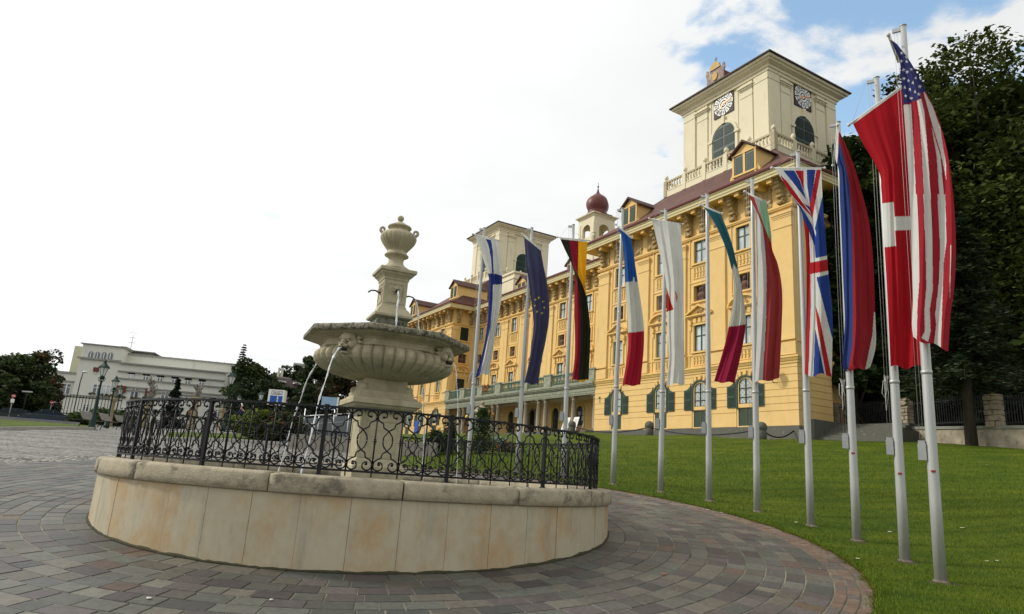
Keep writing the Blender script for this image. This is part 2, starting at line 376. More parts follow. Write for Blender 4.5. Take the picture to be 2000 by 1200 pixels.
# ------------------------------------------------------------------ circular paving: real stones
M_PAVE = attr_mat('paving_stone', .55, .35, 45, .006, .28, 14, spec=.35)
STONES = [((.115, .125, .105), 9), ((.135, .140, .118), 8), ((.150, .135, .108), 5), ((.120, .100, .098), 6), ((.095, .080, .082), 5), ((.175, .160, .125), 5), ((.085, .092, .088), 5), ((.185, .125, .070), .5), ((.150, .095, .075), 1.2), ((.18, .175, .14), 2)]
def stone_col():
    c = random.choices([s[0] for s in STONES], [s[1] for s in STONES])[0]; k = random.uniform(.70, 1.25) * .64
    mn = (.130, .112, .090); return tuple((q * .80 + w * .20) * k for q, w in zip(c, mn))
def pavers():
    mb = MB(); TAU = 2 * pi
    r = 4.345; rings = []
    while r < 9.2:
        w = random.choice((.262, .275, .285, .27)); rings.append((r, w, False)); r += w
        if 7.50 < r < 7.62:
            pass
    edge0 = None
    def stone(r0, r1, a0, a1, g, zt, col):
        mb.cc = col; am = (a0 + a1) / 2; n = 3 if (a1 - a0) * r1 > .2 else 2
        ga = g / r1; top = []; 
        A = [a0 + ga + (a1 - a0 - 2 * ga) * k / (n - 1) for k in range(n)]
        j = lambda: random.uniform(-.003, .003)
        out = [(r0 + g + j(), a) for a in A] + [(r1 - g + j(), a) for a in reversed(A)]
        tilt = random.uniform(-.003, .003)
        base = len(mb.v)
        for rr, aa in out:
            x, y = FX + rr * cos(aa), FY + rr * sin(aa); mb.v.append((x, y, gz(x, y) + zt - .012))
        bev = .006
        for rr, aa in out:
            rb = rr + (bev if rr < (r0 + r1) / 2 else -bev); ab = aa + (bev / r1 if aa < am else -bev / r1 if aa > am else 0)
            x, y = FX + rb * cos(ab), FY + rb * sin(ab); mb.v.append((x, y, gz(x, y) + zt + tilt))
        m = len(out)
        mb.face([base + m + k for k in range(m)][::1])
        for k in range(m): mb.face([base + k, base + (k + 1) % m, base + m + (k + 1) % m, base + m + k])
    for ri, (r0, w, _) in enumerate(rings):
        a = random.uniform(0, .1); end = a + TAU
        while a < end - .02:
            L = random.uniform(.24, .52); a1 = a + L / (r0 + w / 2)
            if end - a1 < .2 / r0: a1 = end
            am = (a + a1) / 2; deg = (math.degrees(am) + 180) % 360 - 180
            right = -70 < deg < 135                     # lawn side ends in a brick course
            if r0 > (7.54 if right else 9.0): a = a1; continue
            stone(r0, 7.655 if right and r0 + w > 7.53 else r0 + w, a, a1, random.choice((.004, .005, .006, .009)), .0, stone_col())
            a = a1
    # brick edging, three courses
    for k in range(3):
        r0 = 7.66 + k * .155; a = radians(-70) + random.uniform(0, .01)
        while a < radians(135):
            a1 = a + random.uniform(.2, .27) / r0
            c = random.choice(((.13, .085, .06), (.15, .10, .07), (.11, .08, .06), (.14, .11, .08), (.10, .085, .07)))
            stone(r0, r0 + .15, a, a1, .006, .004, c); a = a1
    put(mb.build('stone_paving', M_PAVE), kind='structure')
    # joint bed
    jb = MB(); P = []
    for r_ in np.arange(4.2, 9.35, .2):
        P.append([(FX + r_ * cos(a), FY + r_ * sin(a), gz(FX + r_ * cos(a), FY + r_ * sin(a)) - .009 - (.05 if r_ > 8.15 and -70 < math.degrees(a if a < pi else a - 2 * pi) < 135 else 0)) for a in np.linspace(0, 2 * pi, 181)])
    jb.grid(P[::-1])
    put(jb.build('joint_sand', pmat('joint_sand', (.33, .30, .23), .95, .25, 1.2, col2=(.05, .06, .03), bump=.5, bscale=80, dist=.01)), kind='structure')
pavers()
# ------------------------------------------------------------------ basin wall
M_WALLST = pmat('basin_stone', (.47, .42, .30), .75, .14, 5, bump=.3, bscale=30, dist=.006, col2=(.38, .33, .225),
    stain=[((.42, .255, .10), 1.1, .44, .64, .70, .7), ((.27, .25, .20), 4.5, .50, .72, .55, .16), ((.20,.185,.14), 1.9, .58, .74, .5, .35), ((.10, .10, .065), 26, .66, .8, .6, .4)])
M_COPE = pmat('coping_stone', (.41, .36, .26), .85, .22, 7, bump=.7, bscale=38, dist=.014, col2=(.29, .25, .17),
    stain=[((.085, .075, .055), 2.6, .49, .66, .74, 1.4), ((.52, .49, .40), 17, .60, .72, .55, 1), ((.045, .04, .03), 42, .60, .74, .75, 1)])
M_FOUNT = pmat('fountain_stone', (.47, .42, .275), .75, .18, 6, bump=.55, bscale=55, dist=.007, col2=(.33, .295, .195),
    stain=[((.26, .225, .145), 2.4, .46, .66, .6, .4), ((.08, .075, .05), 3.6, .60, .74, .65, .35), ((.09, .085, .06), 30, .62, .76, .7, .6)])
M_MOSS = pmat('weathered_rim_stone', (.34, .31, .22), .9, .25, 14, bump=.8, bscale=60, dist=.012, col2=(.12, .11, .075),
    stain=[((.030, .030, .022), 16, .47, .60, .92, 1), ((.50, .47, .38), 24, .60, .70, .7, 1)])
M_DAMP = pmat('damp_stone', (.25, .23, .165), .6, .25, 10, bump=.6, bscale=50, dist=.01, col2=(.10, .095, .06), stain=[((.025, .03, .018), 7, .46, .62, .9, .6)])
def arc(r, a0, a1, z, n): return [(r * cos(a0 + (a1 - a0) * k / n), r * sin(a0 + (a1 - a0) * k / n), z) for k in range(n + 1)]
basin = empty('fountain_basin', (FX, FY, 0), label='round cream stone basin wall with a weathered grey coping around the fountain', cat='basin')
def basin_wall():
    mb = MB(); joints = [-106.2 + 8.08 * k for k in range(-20, 26)]
    N = 45; st = 360 / N
    for k in range(N):
        g_ = random.choice((.0003, .0006, .0011)); a0 = radians(-106.2 + st * k) + g_; a1 = radians(-106.2 + st * (k + 1)) - .0005
        o = random.uniform(-.004, .004); n = 5; R = []
        for (r, z) in ((4.30, -.42), (4.33 + o, -.42), (4.33 + o, .868), (4.30, .868)): R.append((r, z))
        S = []
        for i in range(n + 1):
            a = a0 + (a1 - a0) * i / n; S.append([(r * cos(a), r * sin(a), z) for r, z in R])
        mb.rings(S, True, True, True, False)
    # core and inner face
    S = []
    for i in range(129):
        a = 2 * pi * i / 128; S.append([(r * cos(a), r * sin(a), z) for r, z in ((4.318, -.4), (4.318, .86), (3.82, .86), (3.82, -.4))])
    mb.rings(S, True, False, False, False)
    for f in range(len(mb.f) - 128 * 4, len(mb.f)): pass
    mb.build('wall', M_WALLST, basin)
    # coping: 16 stones with worn, rounded outer edge
    cb = MB()
    cuts = [-74.2 + 22.5 * k for k in range(17)]
    cuts = [-123.8, -95.6, -74.2, -52.8, -30, -7.5, 15, 37.5, 60, 82.5, 105, 127.5, 150, 172.5, 195, 216, 236.2]
    for a, b in zip(cuts, cuts[1:]):
        a0, a1 = radians(a) + .0022, radians(b) - .0022; n = max(8, int((b - a) / 1.2)); S = []
        o = random.uniform(-.006, .008); oz = random.uniform(-.005, .005)
        for i in range(n + 1):
            t = a0 + (a1 - a0) * i / n; w = .004 * sin(t * 37) + .003 * sin(t * 91 + 1)
            c = .012 if i in (0, n) else 0
            pr = [(3.78, .874), (3.78, 1.10 + oz), (4.24, 1.112 + oz - c), (4.335 + w - c, 1.106 + oz - c), (4.366 + o + w - c, 1.092 + oz), (4.380 + o + w - c, 1.068 + w + oz), (4.384 + o - c, .96), (4.380 + o + w - c, .885), (4.36 + o - c, .872)]
            S.append([(r * cos(t), r * sin(t), z) for r, z in pr])
        b0 = len(cb.f); cb.rings(S, True, True, True, True)
    cb.build('coping', M_COPE, basin)
    fb = MB(); fb.lathe([(4.37, -.45), (3.83, -.45), (3.83, .62)], 64, cap=False)
    fb.cm = 0; fb.poly([(3.83 * cos(2 * pi * k / 48), 3.83 * sin(2 * pi * k / 48), .3) for k in range(48)])
    fb.build('pool_floor', M_DAMP, basin)
basin_wall()
M_WATER = bpy.data.materials.new('pool_water'); M_WATER.use_nodes = True
def wm():
    nt = M_WATER.node_tree; b = nt.nodes['Principled BSDF']; b.inputs['Base Color'].default_value = (.05, .075, .06, 1); b.inputs['Roughness'].default_value = .06
    n3 = nt.nodes.new('ShaderNodeTexNoise'); n3.inputs['Scale'].default_value = 6; n3.inputs['Detail'].default_value = 4; bp = nt.nodes.new('ShaderNodeBump'); bp.inputs['Strength'].default_value = .5; bp.inputs['Distance'].default_value = .03
    tc = nt.nodes.new('ShaderNodeTexCoord'); nt.links.new(tc.outputs['Object'], n3.inputs['Vector']); nt.links.new(n3.outputs['Fac'], bp.inputs['Height']); nt.links.new(bp.outputs[0], b.inputs['Normal'])
wm()
pw = MB().poly([(FX + 3.825 * cos(2 * pi * k / 64), FY + 3.825 * sin(2 * pi * k / 64), .80) for k in range(64)]).build('pool_water', M_WATER); put(pw, kind='structure')
# ------------------------------------------------------------------ the fountain
fount = empty('fountain', (FX, FY, 0), label='tall carved stone fountain with an octagonal fluted bowl and an urn on top', cat='fountain')
PH = radians(-66)                                   # pillar faces: -66 + 90k ; masks on the bowl: -111 + 90k
PZ = radians(24)
def fountain():
    RZ = PH + pi / 2
    # lower shaft with recessed panels
    mb = MB(); mb.square([(.47, .35), (.47, 1.22), (.435, 1.26), (.415, 1.33), (.395, 1.36), (.392, 2.12), (.40, 2.15), (.42, 2.19)], rz=RZ)
    for k in range(4):
        a = RZ + k * pi / 2; Mx = Matrix.Rotation(a, 4, 'Z')
        for (x0, x1, z0, z1) in ((-.36, -.29, 1.38, 2.10), (.29, .36, 1.38, 2.10), (-.29, .29, 1.38, 1.44), (-.29, .29, 2.03, 2.10)):
            mb.box(x0, x1, -.405, -.385, z0, z1, Mx)
        mb.box(-.375, -.29, -.42, -.385, .45, 1.18, Mx) if False else None
    mb.build('shaft', M_FOUNT, fount)
    cb = MB(); cb.square([(.41, 2.19), (.47, 2.20), (.50, 2.235), (.57, 2.27), (.60, 2.31), (.635, 2.325), (.637, 2.40), (.62, 2.43), (.56, 2.455), (.53, 2.49), (.50, 2.50), (.50, 2.565), (.485, 2.58)], rz=RZ)
    cb.build('capital', M_FOUNT, fount)
    nb = MB()                                        # concave neck with corner volutes
    prof = []
    for k in range(11):
        t = k / 10; prof.append((.455 - .085 * sin(t * pi / 2) ** .8 + .03 * t * t, 2.58 + .26 * t))
    nb.square(prof, rz=RZ)
    for k in range(4):
        a = RZ + pi / 4 + k * pi / 2
        pts = []
        for q in range(9):
            t = q / 8; rr = .60 - .16 * t + .05 * sin(t * pi) * -1; pts.append((rr * cos(a), rr * sin(a), 2.585 + .26 * t))
        nb.tube(pts, [.07, .072, .065, .058, .055, .055, .058, .062, .066], 8)
        nb.sphere((.60 * cos(a), .60 * sin(a), 2.62), .075, 10, 6)
    nb.build('neck', M_FOUNT, fount)
    # fluted bowl
    prof = [(.36, 2.80), (.55, 2.805), (.80, 2.845), (1.02, 2.905), (1.19, 2.98), (1.29, 3.06), (1.325, 3.14), (1.31, 3.21), (1.26, 3.265), (1.20, 3.295), (1.14, 3.30)]
    # resample smoothly
    pp = []
    for i in range(len(prof) - 1):
        for q in range(3): pp.append((prof[i][0] + (prof[i + 1][0] - prof[i][0]) * q / 3, prof[i][1] + (prof[i + 1][1] - prof[i][1]) * q / 3))
    pp.append(prof[-1]); NL = 40; S = NL * 12; R = []
    for (r, z) in pp:
        row = []
        amp = .12 * min(1, r / 1.0) * (1 if z < 3.25 else max(0, (3.302 - z) / .052))
        for j in range(S):
            a = 2 * pi * j / S; lob = sqrt(max(0, 1 - (2 * ((a * NL / (2 * pi)) % 1) - 1) ** 2))
            q = r - amp + amp * lob; row.append((q * cos(a), q * sin(a), z - (1 - lob) * .012))
        R.append(row)
    bb = MB(); bb.rings(R, True, False, False, True); bb.build('bowl', M_FOUNT, fount)
    # octagonal cornice above the lobes
    def octo(prof, inner=False):
        R = []
        for r, z in prof: R.append([(r * cos(radians(-89 + 45 * k)), r * sin(radians(-89 + 45 * k)), z) for k in range(8)])
        return R
    ob = MB(); ob.rings(octo([(1.0, 3.27), (1.25, 3.285), (1.28, 3.30), (1.28, 3.335), (1.262, 3.342), (1.262, 3.40), (1.285, 3.41), (1.30, 3.425), (1.36, 3.44), (1.44, 3.462), (1.50, 3.478), (1.505, 3.50), (1.59, 3.502)]), True, True, False, False)
    ob.build('cornice', M_FOUNT, fount)
    # rim slab, subdivided and chipped
    rb = MB(); NS = 26; R = []
    def octr(a):                                    # circumradius-1 octagon radius at angle a
        s = (a - radians(-89)) % (pi / 4); return cos(pi / 8) / cos(s - pi / 8)
    angs = []
    for k in range(8):
        for q in range(NS): 
            # equal steps along each side
            v0 = Vector((cos(radians(-89 + 45 * k)), sin(radians(-89 + 45 * k)))); v1 = Vector((cos(radians(-44 + 45 * k)), sin(radians(-44 + 45 * k)))); p = v0.lerp(v1, q / NS); angs.append(atan2(p.y, p.x))
    for (r, z, rough) in ((1.25, 3.50, 0), (1.595, 3.503, .003), (1.608, 3.525, .006), (1.605, 3.585, .008), (1.58, 3.618, .009), (1.50, 3.628, .008), (1.36, 3.622, .004), (1.33, 3.56, 0), (1.1, 3.53, 0), (.35, 3.52, 0)):
        row = []
        for a in angs:
            q = r * octr(a) + rough * (random.random() - .6); row.append((q * cos(a), q * sin(a), z + rough * (random.random() - .5) * .7))
        R.append(row)
    rb.rings(R, True, False, True, True); rb.build('rim', M_MOSS, fount)
    wt = MB().poly([(1.34 * cos(radians(-89 + 45 * k)), 1.34 * sin(radians(-89 + 45 * k)), 3.60) for k in range(8)]); wt.build('water', M_WATER, fount)
    # upper pillar
    ub = MB(); ub.square([(.295, 3.5), (.295, 3.97), (.31, 3.99)], rz=RZ)
    for k in range(4):
        Mx = Matrix.Rotation(RZ + k * pi / 2, 4, 'Z'); ub.box(-.25, .25, -.305, -.29, 3.66, 3.93, Mx)
    ub.build('upper_base', M_DAMP, fount)
    ub = MB(); ub.square([(.30, 3.985), (.35, 4.0), (.372, 4.015), (.375, 4.055), (.345, 4.075), (.315, 4.12), (.285, 4.17), (.25, 4.205), (.245, 4.235), (.23, 4.25), (.232, 4.75), (.245, 4.765), (.25, 4.80), (.275, 4.835), (.315, 4.875), (.325, 4.90), (.358, 4.915), (.362, 4.965), (.345, 4.985), (.26, 5.0)], rz=RZ)
    for k in range(4):
        Mx = Matrix.Rotation(RZ + k * pi / 2, 4, 'Z')
        for (x0, x1, z0, z1) in ((-.17, -.145, 4.30, 4.70), (.145, .17, 4.30, 4.70), (-.145, .145, 4.30, 4.325), (-.145, .145, 4.675, 4.70)):
            ub.box(x0, x1, -.243, -.228, z0, z1, Mx)
    ub.build('pillar', M_FOUNT, fount)
    # lion faces
    def mask(parent, a, r, z, s, name='mask'):
        m = MB(); Mx = Matrix.Rotation(a, 3, 'Z'); 
        def P(x, y, q): v = Mx @ Vector((r + x * s, y * s, 0)); return (v.x, v.y, z + q * s)
        def ell(x, y, q, rx, ry, rz, tilt=0):
            b = len(m.v); m.sphere((0, 0, 0), 1, 14, 9)
            for i in range(b, len(m.v)):
                X, Y, Z = m.v[i]; X *= rx; Y *= ry; Z *= rz; m.v[i] = P(x + X * cos(tilt) + Z * sin(tilt), y + Y, q - X * sin(tilt) + Z * cos(tilt))
        ell(0, 0, .0, .11, .13, .155); ell(.055, 0, .065, .085, .112, .085)            # skull, brow
        for sg in (-1, 1):
            ell(.115, sg * .045, .045, .03, .04, .016); ell(.118, sg * .047, .018, .018, .022, .014)   # brow ridges, eyes
            ell(.085, sg * .07, -.03, .05, .045, .05)                                   # cheeks
            ell(.145, sg * .03, -.055, .035, .034, .026)                                # muzzle pads
        ell(.14, 0, -.005, .042, .024, .045, .5); ell(.168, 0, -.03, .02, .026, .016)  # nose
        ell(.10, 0, -.135, .06, .045, .022)                                             # lower jaw
        for q in range(18):                                                              # mane
            t = radians(-60 + q * 300 / 17) - pi / 2 + radians(60) ; t = radians(-70 + q * 320 / 17 + 0)
            yy, zz = .155 * cos(t + pi / 2 * 0), .175 * sin(t)
            m.tube([P(-.02, yy * .75, zz * .75), P(.03, yy, zz), P(-.01, yy * 1.22, zz * 1.22 - .012)], [.032 * s, .03 * s, .006 * s], 6)
        o = m.build(name, M_FOUNT, parent)
        d = MB(); b = len(d.v); d.sphere((0, 0, 0), 1, 12, 8)
        for i in range(b, len(d.v)): X, Y, Z = d.v[i]; d.v[i] = P(.125 + X * .055, Y * .036, -.092 + Z * .028)
        d.build('mouth', pmat('dark_mouth', (.03, .028, .022), .6), o) if 'dark_mouth' not in MATS else d.build('mouth', MATS['dark_mouth'], o)
        return P(.18, 0, -.09)
    M_JET = bpy.data.materials.new('falling_water'); M_JET.use_nodes = True
    b = M_JET.node_tree.nodes['Principled BSDF']; b.inputs['Base Color'].default_value = (.88, .91, .93, 1); b.inputs['Roughness'].default_value = .18; b.inputs['Transmission Weight'].default_value = .12; b.inputs['IOR'].default_value = 1.33; b.inputs['Specular IOR Level'].default_value = .8
    def jet(p, a, vh, vz, zend, r0):
        p = Vector(p); pts = []; rr = []; g = 9.81; t = 0; ph = random.uniform(0, 6)
        while True:
            q = p + Vector((cos(a), sin(a), 0)) * (vh * t) + Vector((0, 0, vz * t - g * t * t / 2))
            w = .5 + t * 1.2
            q += Vector((sin(t * 31 + ph), cos(t * 27 + ph), 0)) * .006 * w
            pts.append(q); rr.append(r0 * (1 + .35 * sin(t * 55 + ph)) * (1 if t < .3 else random.uniform(.55, 1.15)))
            if q.z < zend: break
            t += .012
        jb = MB(); jb.tube(pts, rr, 7)
        for k in range(0, len(pts)):                                                   # loose drops beside the stream
            if k > 10 and random.random() < .55:
                q = pts[k] + Vector((random.gauss(0, .02), random.gauss(0, .02), random.gauss(0, .03))); jb.sphere(q, random.uniform(.003, .008), 5, 4)
        jb.build('water_jet', M_JET, fount)
    for k in range(4):
        a = radians(-111 + 90 * k); P = mask(fount, a, 1.20, 3.30, 1.38)
        jet(P, a, (.92, .42, .9, .95)[k], .0, .80, .014 if k != 1 else .008)
    M_PIPE = pmat('dark_bronze', (.035, .035, .03), .4, .2, 20, metal=.7)
    for k in range(4):
        a = radians(-66 + 90 * k)
        m2 = MB(); d = Vector((cos(a), sin(a), 0)); c = d * .245 + Vector((0, 0, 4.55))
        P0 = mask(fount, a, .20, 4.56, .52)
        e = MB(); e.tube([d * .26 + Vector((0, 0, 4.52)), d * .34 + Vector((0, 0, 4.545)), d * .42 + Vector((0, 0, 4.535)), d * .47 + Vector((0, 0, 4.49))], [.018, .015, .014, .017], 8); e.build('spout', M_PIPE, fount)
        if k != 3: jet(d * .475 + Vector((0, 0, 4.48)), a, .25 if k == 0 else .42, -.2, 3.60, .015)
    # urn
    u = MB(); u.lathe([(.30, 4.995), (.31, 5.01), (.305, 5.03), (.265, 5.045), (.25, 5.065), (.19, 5.10), (.155, 5.15), (.145, 5.20), (.155, 5.25), (.19, 5.285), (.235, 5.305), (.24, 5.325), (.21, 5.345), (.19, 5.39), (.19, 5.41)], 40)
    S = 168; R = []
    for (r, z) in [(.19, 5.405), (.225, 5.45), (.28, 5.52), (.325, 5.58), (.35, 5.63), (.36, 5.665), (.362, 5.69), (.355, 5.72), (.33, 5.76), (.29, 5.79), (.24, 5.80), (.185, 5.815), (.18, 5.86), (.20, 5.885), (.235, 5.90), (.238, 5.92), (.225, 5.935), (.19, 5.95), (.15, 5.97), (.11, 6.0), (.075, 6.02), (.05, 6.03), (.04, 6.045)]:
        amp = .016 if 5.44 < z < 5.70 else 0
        R.append([((r - amp + amp * abs(sin(12 * 2 * pi * j / S)) ** .5) * cos(2 * pi * j / S), (r - amp + amp * abs(sin(12 * 2 * pi * j / S)) ** .5) * sin(2 * pi * j / S), z) for j in range(S)])
    u.rings(R, True, False, True, True); uo = u.build('urn', M_FOUNT, fount)
    MB().sphere((0, 0, 6.11), .066, 18, 12).build('finial', M_FOUNT, uo)
    for sg in (-1, 1):
        a = RZ if sg > 0 else RZ + pi; h = MB(); pts = []; rr = []
        a = radians(10.5) + (0 if sg > 0 else pi)
        for q in range(16):
            t = q / 15; ang = -1.2 + 5.2 * t; rad = .055 * (1 - .55 * t); pts.append(((.325 + rad * cos(ang)) * cos(a), (.325 + rad * cos(ang)) * sin(a), 5.84 + rad * sin(ang) + .0)); rr.append(.032 * (1 - .4 * t))
        h.tube([(.30 * cos(a), .30 * sin(a), 5.74)] + pts, [.035] + rr, 8); h.build('handle', M_FOUNT, uo)
fountain()
# ------------------------------------------------------------------ wrought iron ring fence
M_IRON = pmat('black_iron', (.007, .0075, .009), .5, .25, 30, spec=.3, bump=.2, bscale=150, dist=.001)
fence = empty('iron_fence', (FX, FY, 0), label='black wrought iron scroll fence standing on the basin coping around the fountain', cat='fence')
def iron():
    RF = 4.12; ZB, ZT = 1.165, 1.954
    def cyl(x, z, r=RF, a0=0.): a = a0 + x / RF; return (r * cos(a), r * sin(a), z)
    for nm, z0, z1, w in (('top_rail', ZT - .013, ZT + .013, .026), ('bottom_rail', ZB, ZB + .026, .016)):
        S = []
        for i in range(145):
            a = 2 * pi * i / 144; S.append([((RF + dx) * cos(a), (RF + dx) * sin(a), z) for dx, z in ((-w, z0), (w, z0), (w, z1), (-w, z1))])
        m = MB(); m.rings(S, True, False, False, False); m.build(nm, M_IRON, fence)
    half = [(89, 65), (52, 67), (41, 35), (58, 6), (93, -2), (139, 20), (158, 50), (163, 70), (158, 92), (149, 115), (120, 133), (84, 150), (78, 175), (72, 203), (36, 226), (0, 248), (-30, 285), (-57, 325), (-64, 378), (-58, 425), (-40, 462), (0, 508), (30, 528), (58, 546), (62, 575), (68, 603), (110, 622), (146, 648), (158, 675), (163, 695), (160, 725), (144, 752), (100, 768), (55, 750), (38, 715), (52, 672), (88, 662), (100, 680)]
    H = 790.; W = 163.
    def conv(p): return (p[0] / W * (.1618 - .008), ZT - .012 - (p[1] + 6) / H * (ZT - ZB - .03))
    # smooth the curls, keep the steps
    def smooth(pts):
        out = []
        for i in range(len(pts) - 1):
            p0 = pts[max(i - 1, 0)]; p1 = pts[i]; p2 = pts[i + 1]; p3 = pts[min(i + 2, len(pts) - 1)]
            straight = i in (9, 10, 11, 12, 22, 23, 24)
            for q in range(3):
                t = q / 3
                if straight: out.append((p1[0] + (p2[0] - p1[0]) * t, p1[1] + (p2[1] - p1[1]) * t))
                else: out.append(tuple(.5 * ((2 * p1[k]) + (-p0[k] + p2[k]) * t + (2 * p0[k] - 5 * p1[k] + 4 * p2[k] - p3[k]) * t * t + (-p0[k] + 3 * p1[k] - 3 * p2[k] + p3[k]) * t ** 3) for k in (0, 1)))
        return out + [pts[-1]]
    sm = [conv(p) for p in smooth(half)]; CW = RF * radians(4.5)
    mb = MB()
    for c in range(5):
        xc = (c - 2) * CW
        for sg in (-1, 1):
            mb.tube([cyl(xc + sg * x, z, RF + sg * .006) for x, z in sm], .0102, 5)
            mb.sphere(cyl(xc + sg * .080, conv((0, 70))[1]), .021, 8, 6, (1, 1, .8)); mb.sphere(cyl(xc + sg * .082, conv((0, 690))[1]), .021, 8, 6, (1, 1, .8))
        x = xc; mb.tube([cyl(x, ZT), cyl(x, ZT - .045)], [.009, .006], 5)
        mb.sphere(cyl(x, ZT + .018), .011, 8, 5)
    panel = mb.build('scroll_panel', M_IRON, fence)
    bb = MB()
    for c in range(4):
        x = (c - 1.5) * CW
        bb.tube([cyl(x, ZB), cyl(x, ZT)], .0105, 6)
        zm = (ZB + ZT) / 2
        for dz, r in ((-.05, .014), (-.028, .02), (0, .026), (.028, .02), (.05, .014)): bb.sphere(cyl(x, zm + dz), r, 8, 5, (1, 1, .55))
        for q in (75, 700): 
            z = conv((0, q))[1]; bb.lathe([(.019, z - .014), (.021, z), (.019, z + .014)], 8, c=(cyl(x, 0)[0], cyl(x, 0)[1], 0))
        bb.tube([cyl(x, ZB), cyl(x, ZB - .05)], .009, 6)
    bars = bb.build('balusters', M_IRON, fence)
    pb = MB(); r2 = .022
    Mx = Matrix.Translation((RF, 0, 0)); pb.box(-r2, r2, -r2, r2, 1.09, 1.968, Mx); pb.box(-.027, .027, -.027, .027, 1.968, 1.982, Mx); pb.box(-.033, .033, -.033, .033, 1.10, 1.12, Mx)
    post = pb.build('post', M_IRON, fence)
    for k in range(16):
        a = radians(-88.6 + 11.25 + 22.5 * k)
        for src, ang in ((panel, a), (bars, a), (post, a - radians(11.25))):
            o = src if k == 0 else src.copy()
            if k: COL.objects.link(o); o.parent = fence
            o.rotation_euler = (0, 0, ang)
iron()
# ------------------------------------------------------------------ palace (local frame: x along the facade, y outwards, z up from the plinth top)
M_YEL = pmat('ochre_render', (.74, .515, .215), .85, .12, 1.6, bump=.12, bscale=14, dist=.01, col2=(.66, .43, .15), stain=[((.50, .36, .17), .7, .50, .72, .42, .35), ((.40, .28, .13), 2.6, .56, .74, .45, .10)])
M_TRIM = pmat('ochre_trim', (.76, .51, .18), .85, .12, 2.2, col2=(.66, .44, .16), stain=[((.45, .33, .17), 1.2, .54, .72, .45, .5)])
M_CREAM = pmat('cream_render', (.72, .655, .47), .85, .10, 1.1, bump=.1, bscale=12, dist=.01, col2=(.65, .585, .41), stain=[((.40, .33, .22), 2.4, .56, .74, .4, .1), ((.48, .41, .28), .6, .52, .7, .45, .3)])
M_SOFF = pmat('cornice_render', (.70, .60, .34), .85, .14, 2, col2=(.58, .49, .29), stain=[((.34, .29, .18), 1.5, .55, .72, .5, .6)])
M_ORN = pmat('weathered_ornament', (.52, .36, .15), .9, .3, 5, bump=.4, bscale=20, dist=.02, col2=(.30, .21, .10), stain=[((.10, .08, .05), 4, .52, .66, .8, .6)])
M_ROOF = pmat('roof_tile', (.17, .06, .035), .75, .3, 5, col2=(.115, .035, .028), bump=.3, bscale=8, dist=.02)
M_GUT = pmat('red_gutter', (.16, .045, .038), .5, .15, 3)
M_GRN = pmat('green_paint', (.022, .055, .032), .5, .2, 5, spec=.4)
M_GRNL = pmat('faded_green_paint', (.07, .10, .065), .6, .2, 5)
M_GRND = pmat('dark_green_paint', (.012, .032, .020), .5, .2, 5, spec=.4)
M_TEAL = pmat('tower_shutter_paint', (.012, .045, .038), .5, .2, 3)
M_BALC = pmat('balcony_stone', (.34, .34, .25), .85, .25, 4, bump=.2, col2=(.20, .22, .16), stain=[((.10, .12, .08), 2.2, .5, .68, .6, .7)])
M_COLST = pmat('column_stone', (.40, .34, .24), .8, .2, 4, bump=.2, col2=(.28, .24, .17), stain=[((.14, .12, .09), 2.4, .52, .7, .6, .4)])
M_PLIN = pmat('plinth_stone', (.12, .12, .095), .9, .3, 3, bump=.5, bscale=9, dist=.03, col2=(.10, .10, .085), stain=[((.30, .28, .22), 3, .58, .7, .6, 1)])
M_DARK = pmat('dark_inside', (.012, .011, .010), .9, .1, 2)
def glassmat(name, c1, c2, rough=.08):
    m = pmat(name, c1, rough, .25, .9, col2=c2, spec=.9, rnd=True); return m
M_PANE = glassmat('window_pane', (.60, .66, .66), (.28, .33, .35))
M_PANE2 = glassmat('window_pane_dark', (.10, .13, .14), (.04, .05, .06))
M_BUST = pmat('bust_stone', (.17, .085, .065), .85, .25, 6, col2=(.09, .05, .04))
M_NICHE = pmat('niche_paint', (.17, .095, .055), .85, .25, 4, col2=(.07, .05, .04))
pal = empty('palace', CAS_O, CAS_A, label='long yellow baroque palace with a cream clock tower, green shutters and dark red roofs', cat='palace')
def wallgrid(mb, t0, t1, z0, z1, holes, n, depth=.28, axis='t', sgn=1):
    """wall sheet with rectangular openings and reveals; axis 't': sheet at y=n ; axis 'n': sheet at x=n running along y"""
    def P(t, z, d=0.): return (t, n - d * sgn, z) if axis == 't' else (n - d * sgn, t, z)
    ts = sorted({t0, t1, *[h[k] for h in holes for k in (0, 1)]}); zs = sorted({z0, z1, *[h[k] for h in holes for k in (2, 3)]})
    for i in range(len(ts) - 1):
        for j in range(len(zs) - 1):
            tc, zc = (ts[i] + ts[i + 1]) / 2, (zs[j] + zs[j + 1]) / 2
            if any(h[0] < tc < h[1] and h[2] < zc < h[3] for h in holes): continue
            mb.quad(P(ts[i], zs[j]), P(ts[i + 1], zs[j]), P(ts[i + 1], zs[j + 1]), P(ts[i], zs[j + 1]))
    for a, b, c, d in holes:
        mb.quad(P(a, c), P(a, d), P(a, d, depth), P(a, c, depth)); mb.quad(P(b, c), P(b, c, depth), P(b, d, depth), P(b, d))
        mb.quad(P(a, d), P(b, d), P(b, d, depth), P(a, d, depth)); mb.quad(P(a, c), P(a, c, depth), P(b, c, depth), P(b, c))
def archpoly(c, w, zs, rise, n=12):
    return [(c + w * cos(pi * k / n), zs + rise * sin(pi * k / n)) for k in range(n + 1)]
NC = -3.5; PW = 21.0; LP0, LP1 = 52.9, 74.0
WR = [4.12, 8.30, 12.48, 17.95]; WCEN = [22.8, 27.3, 32.0, 37.2, 42.5, 46.7, 51.2]; WL = [LP0 + 21 - t for t in WR][::-1]
G0, G1 = 1.56, 3.52        # ground window opening
hw = .62
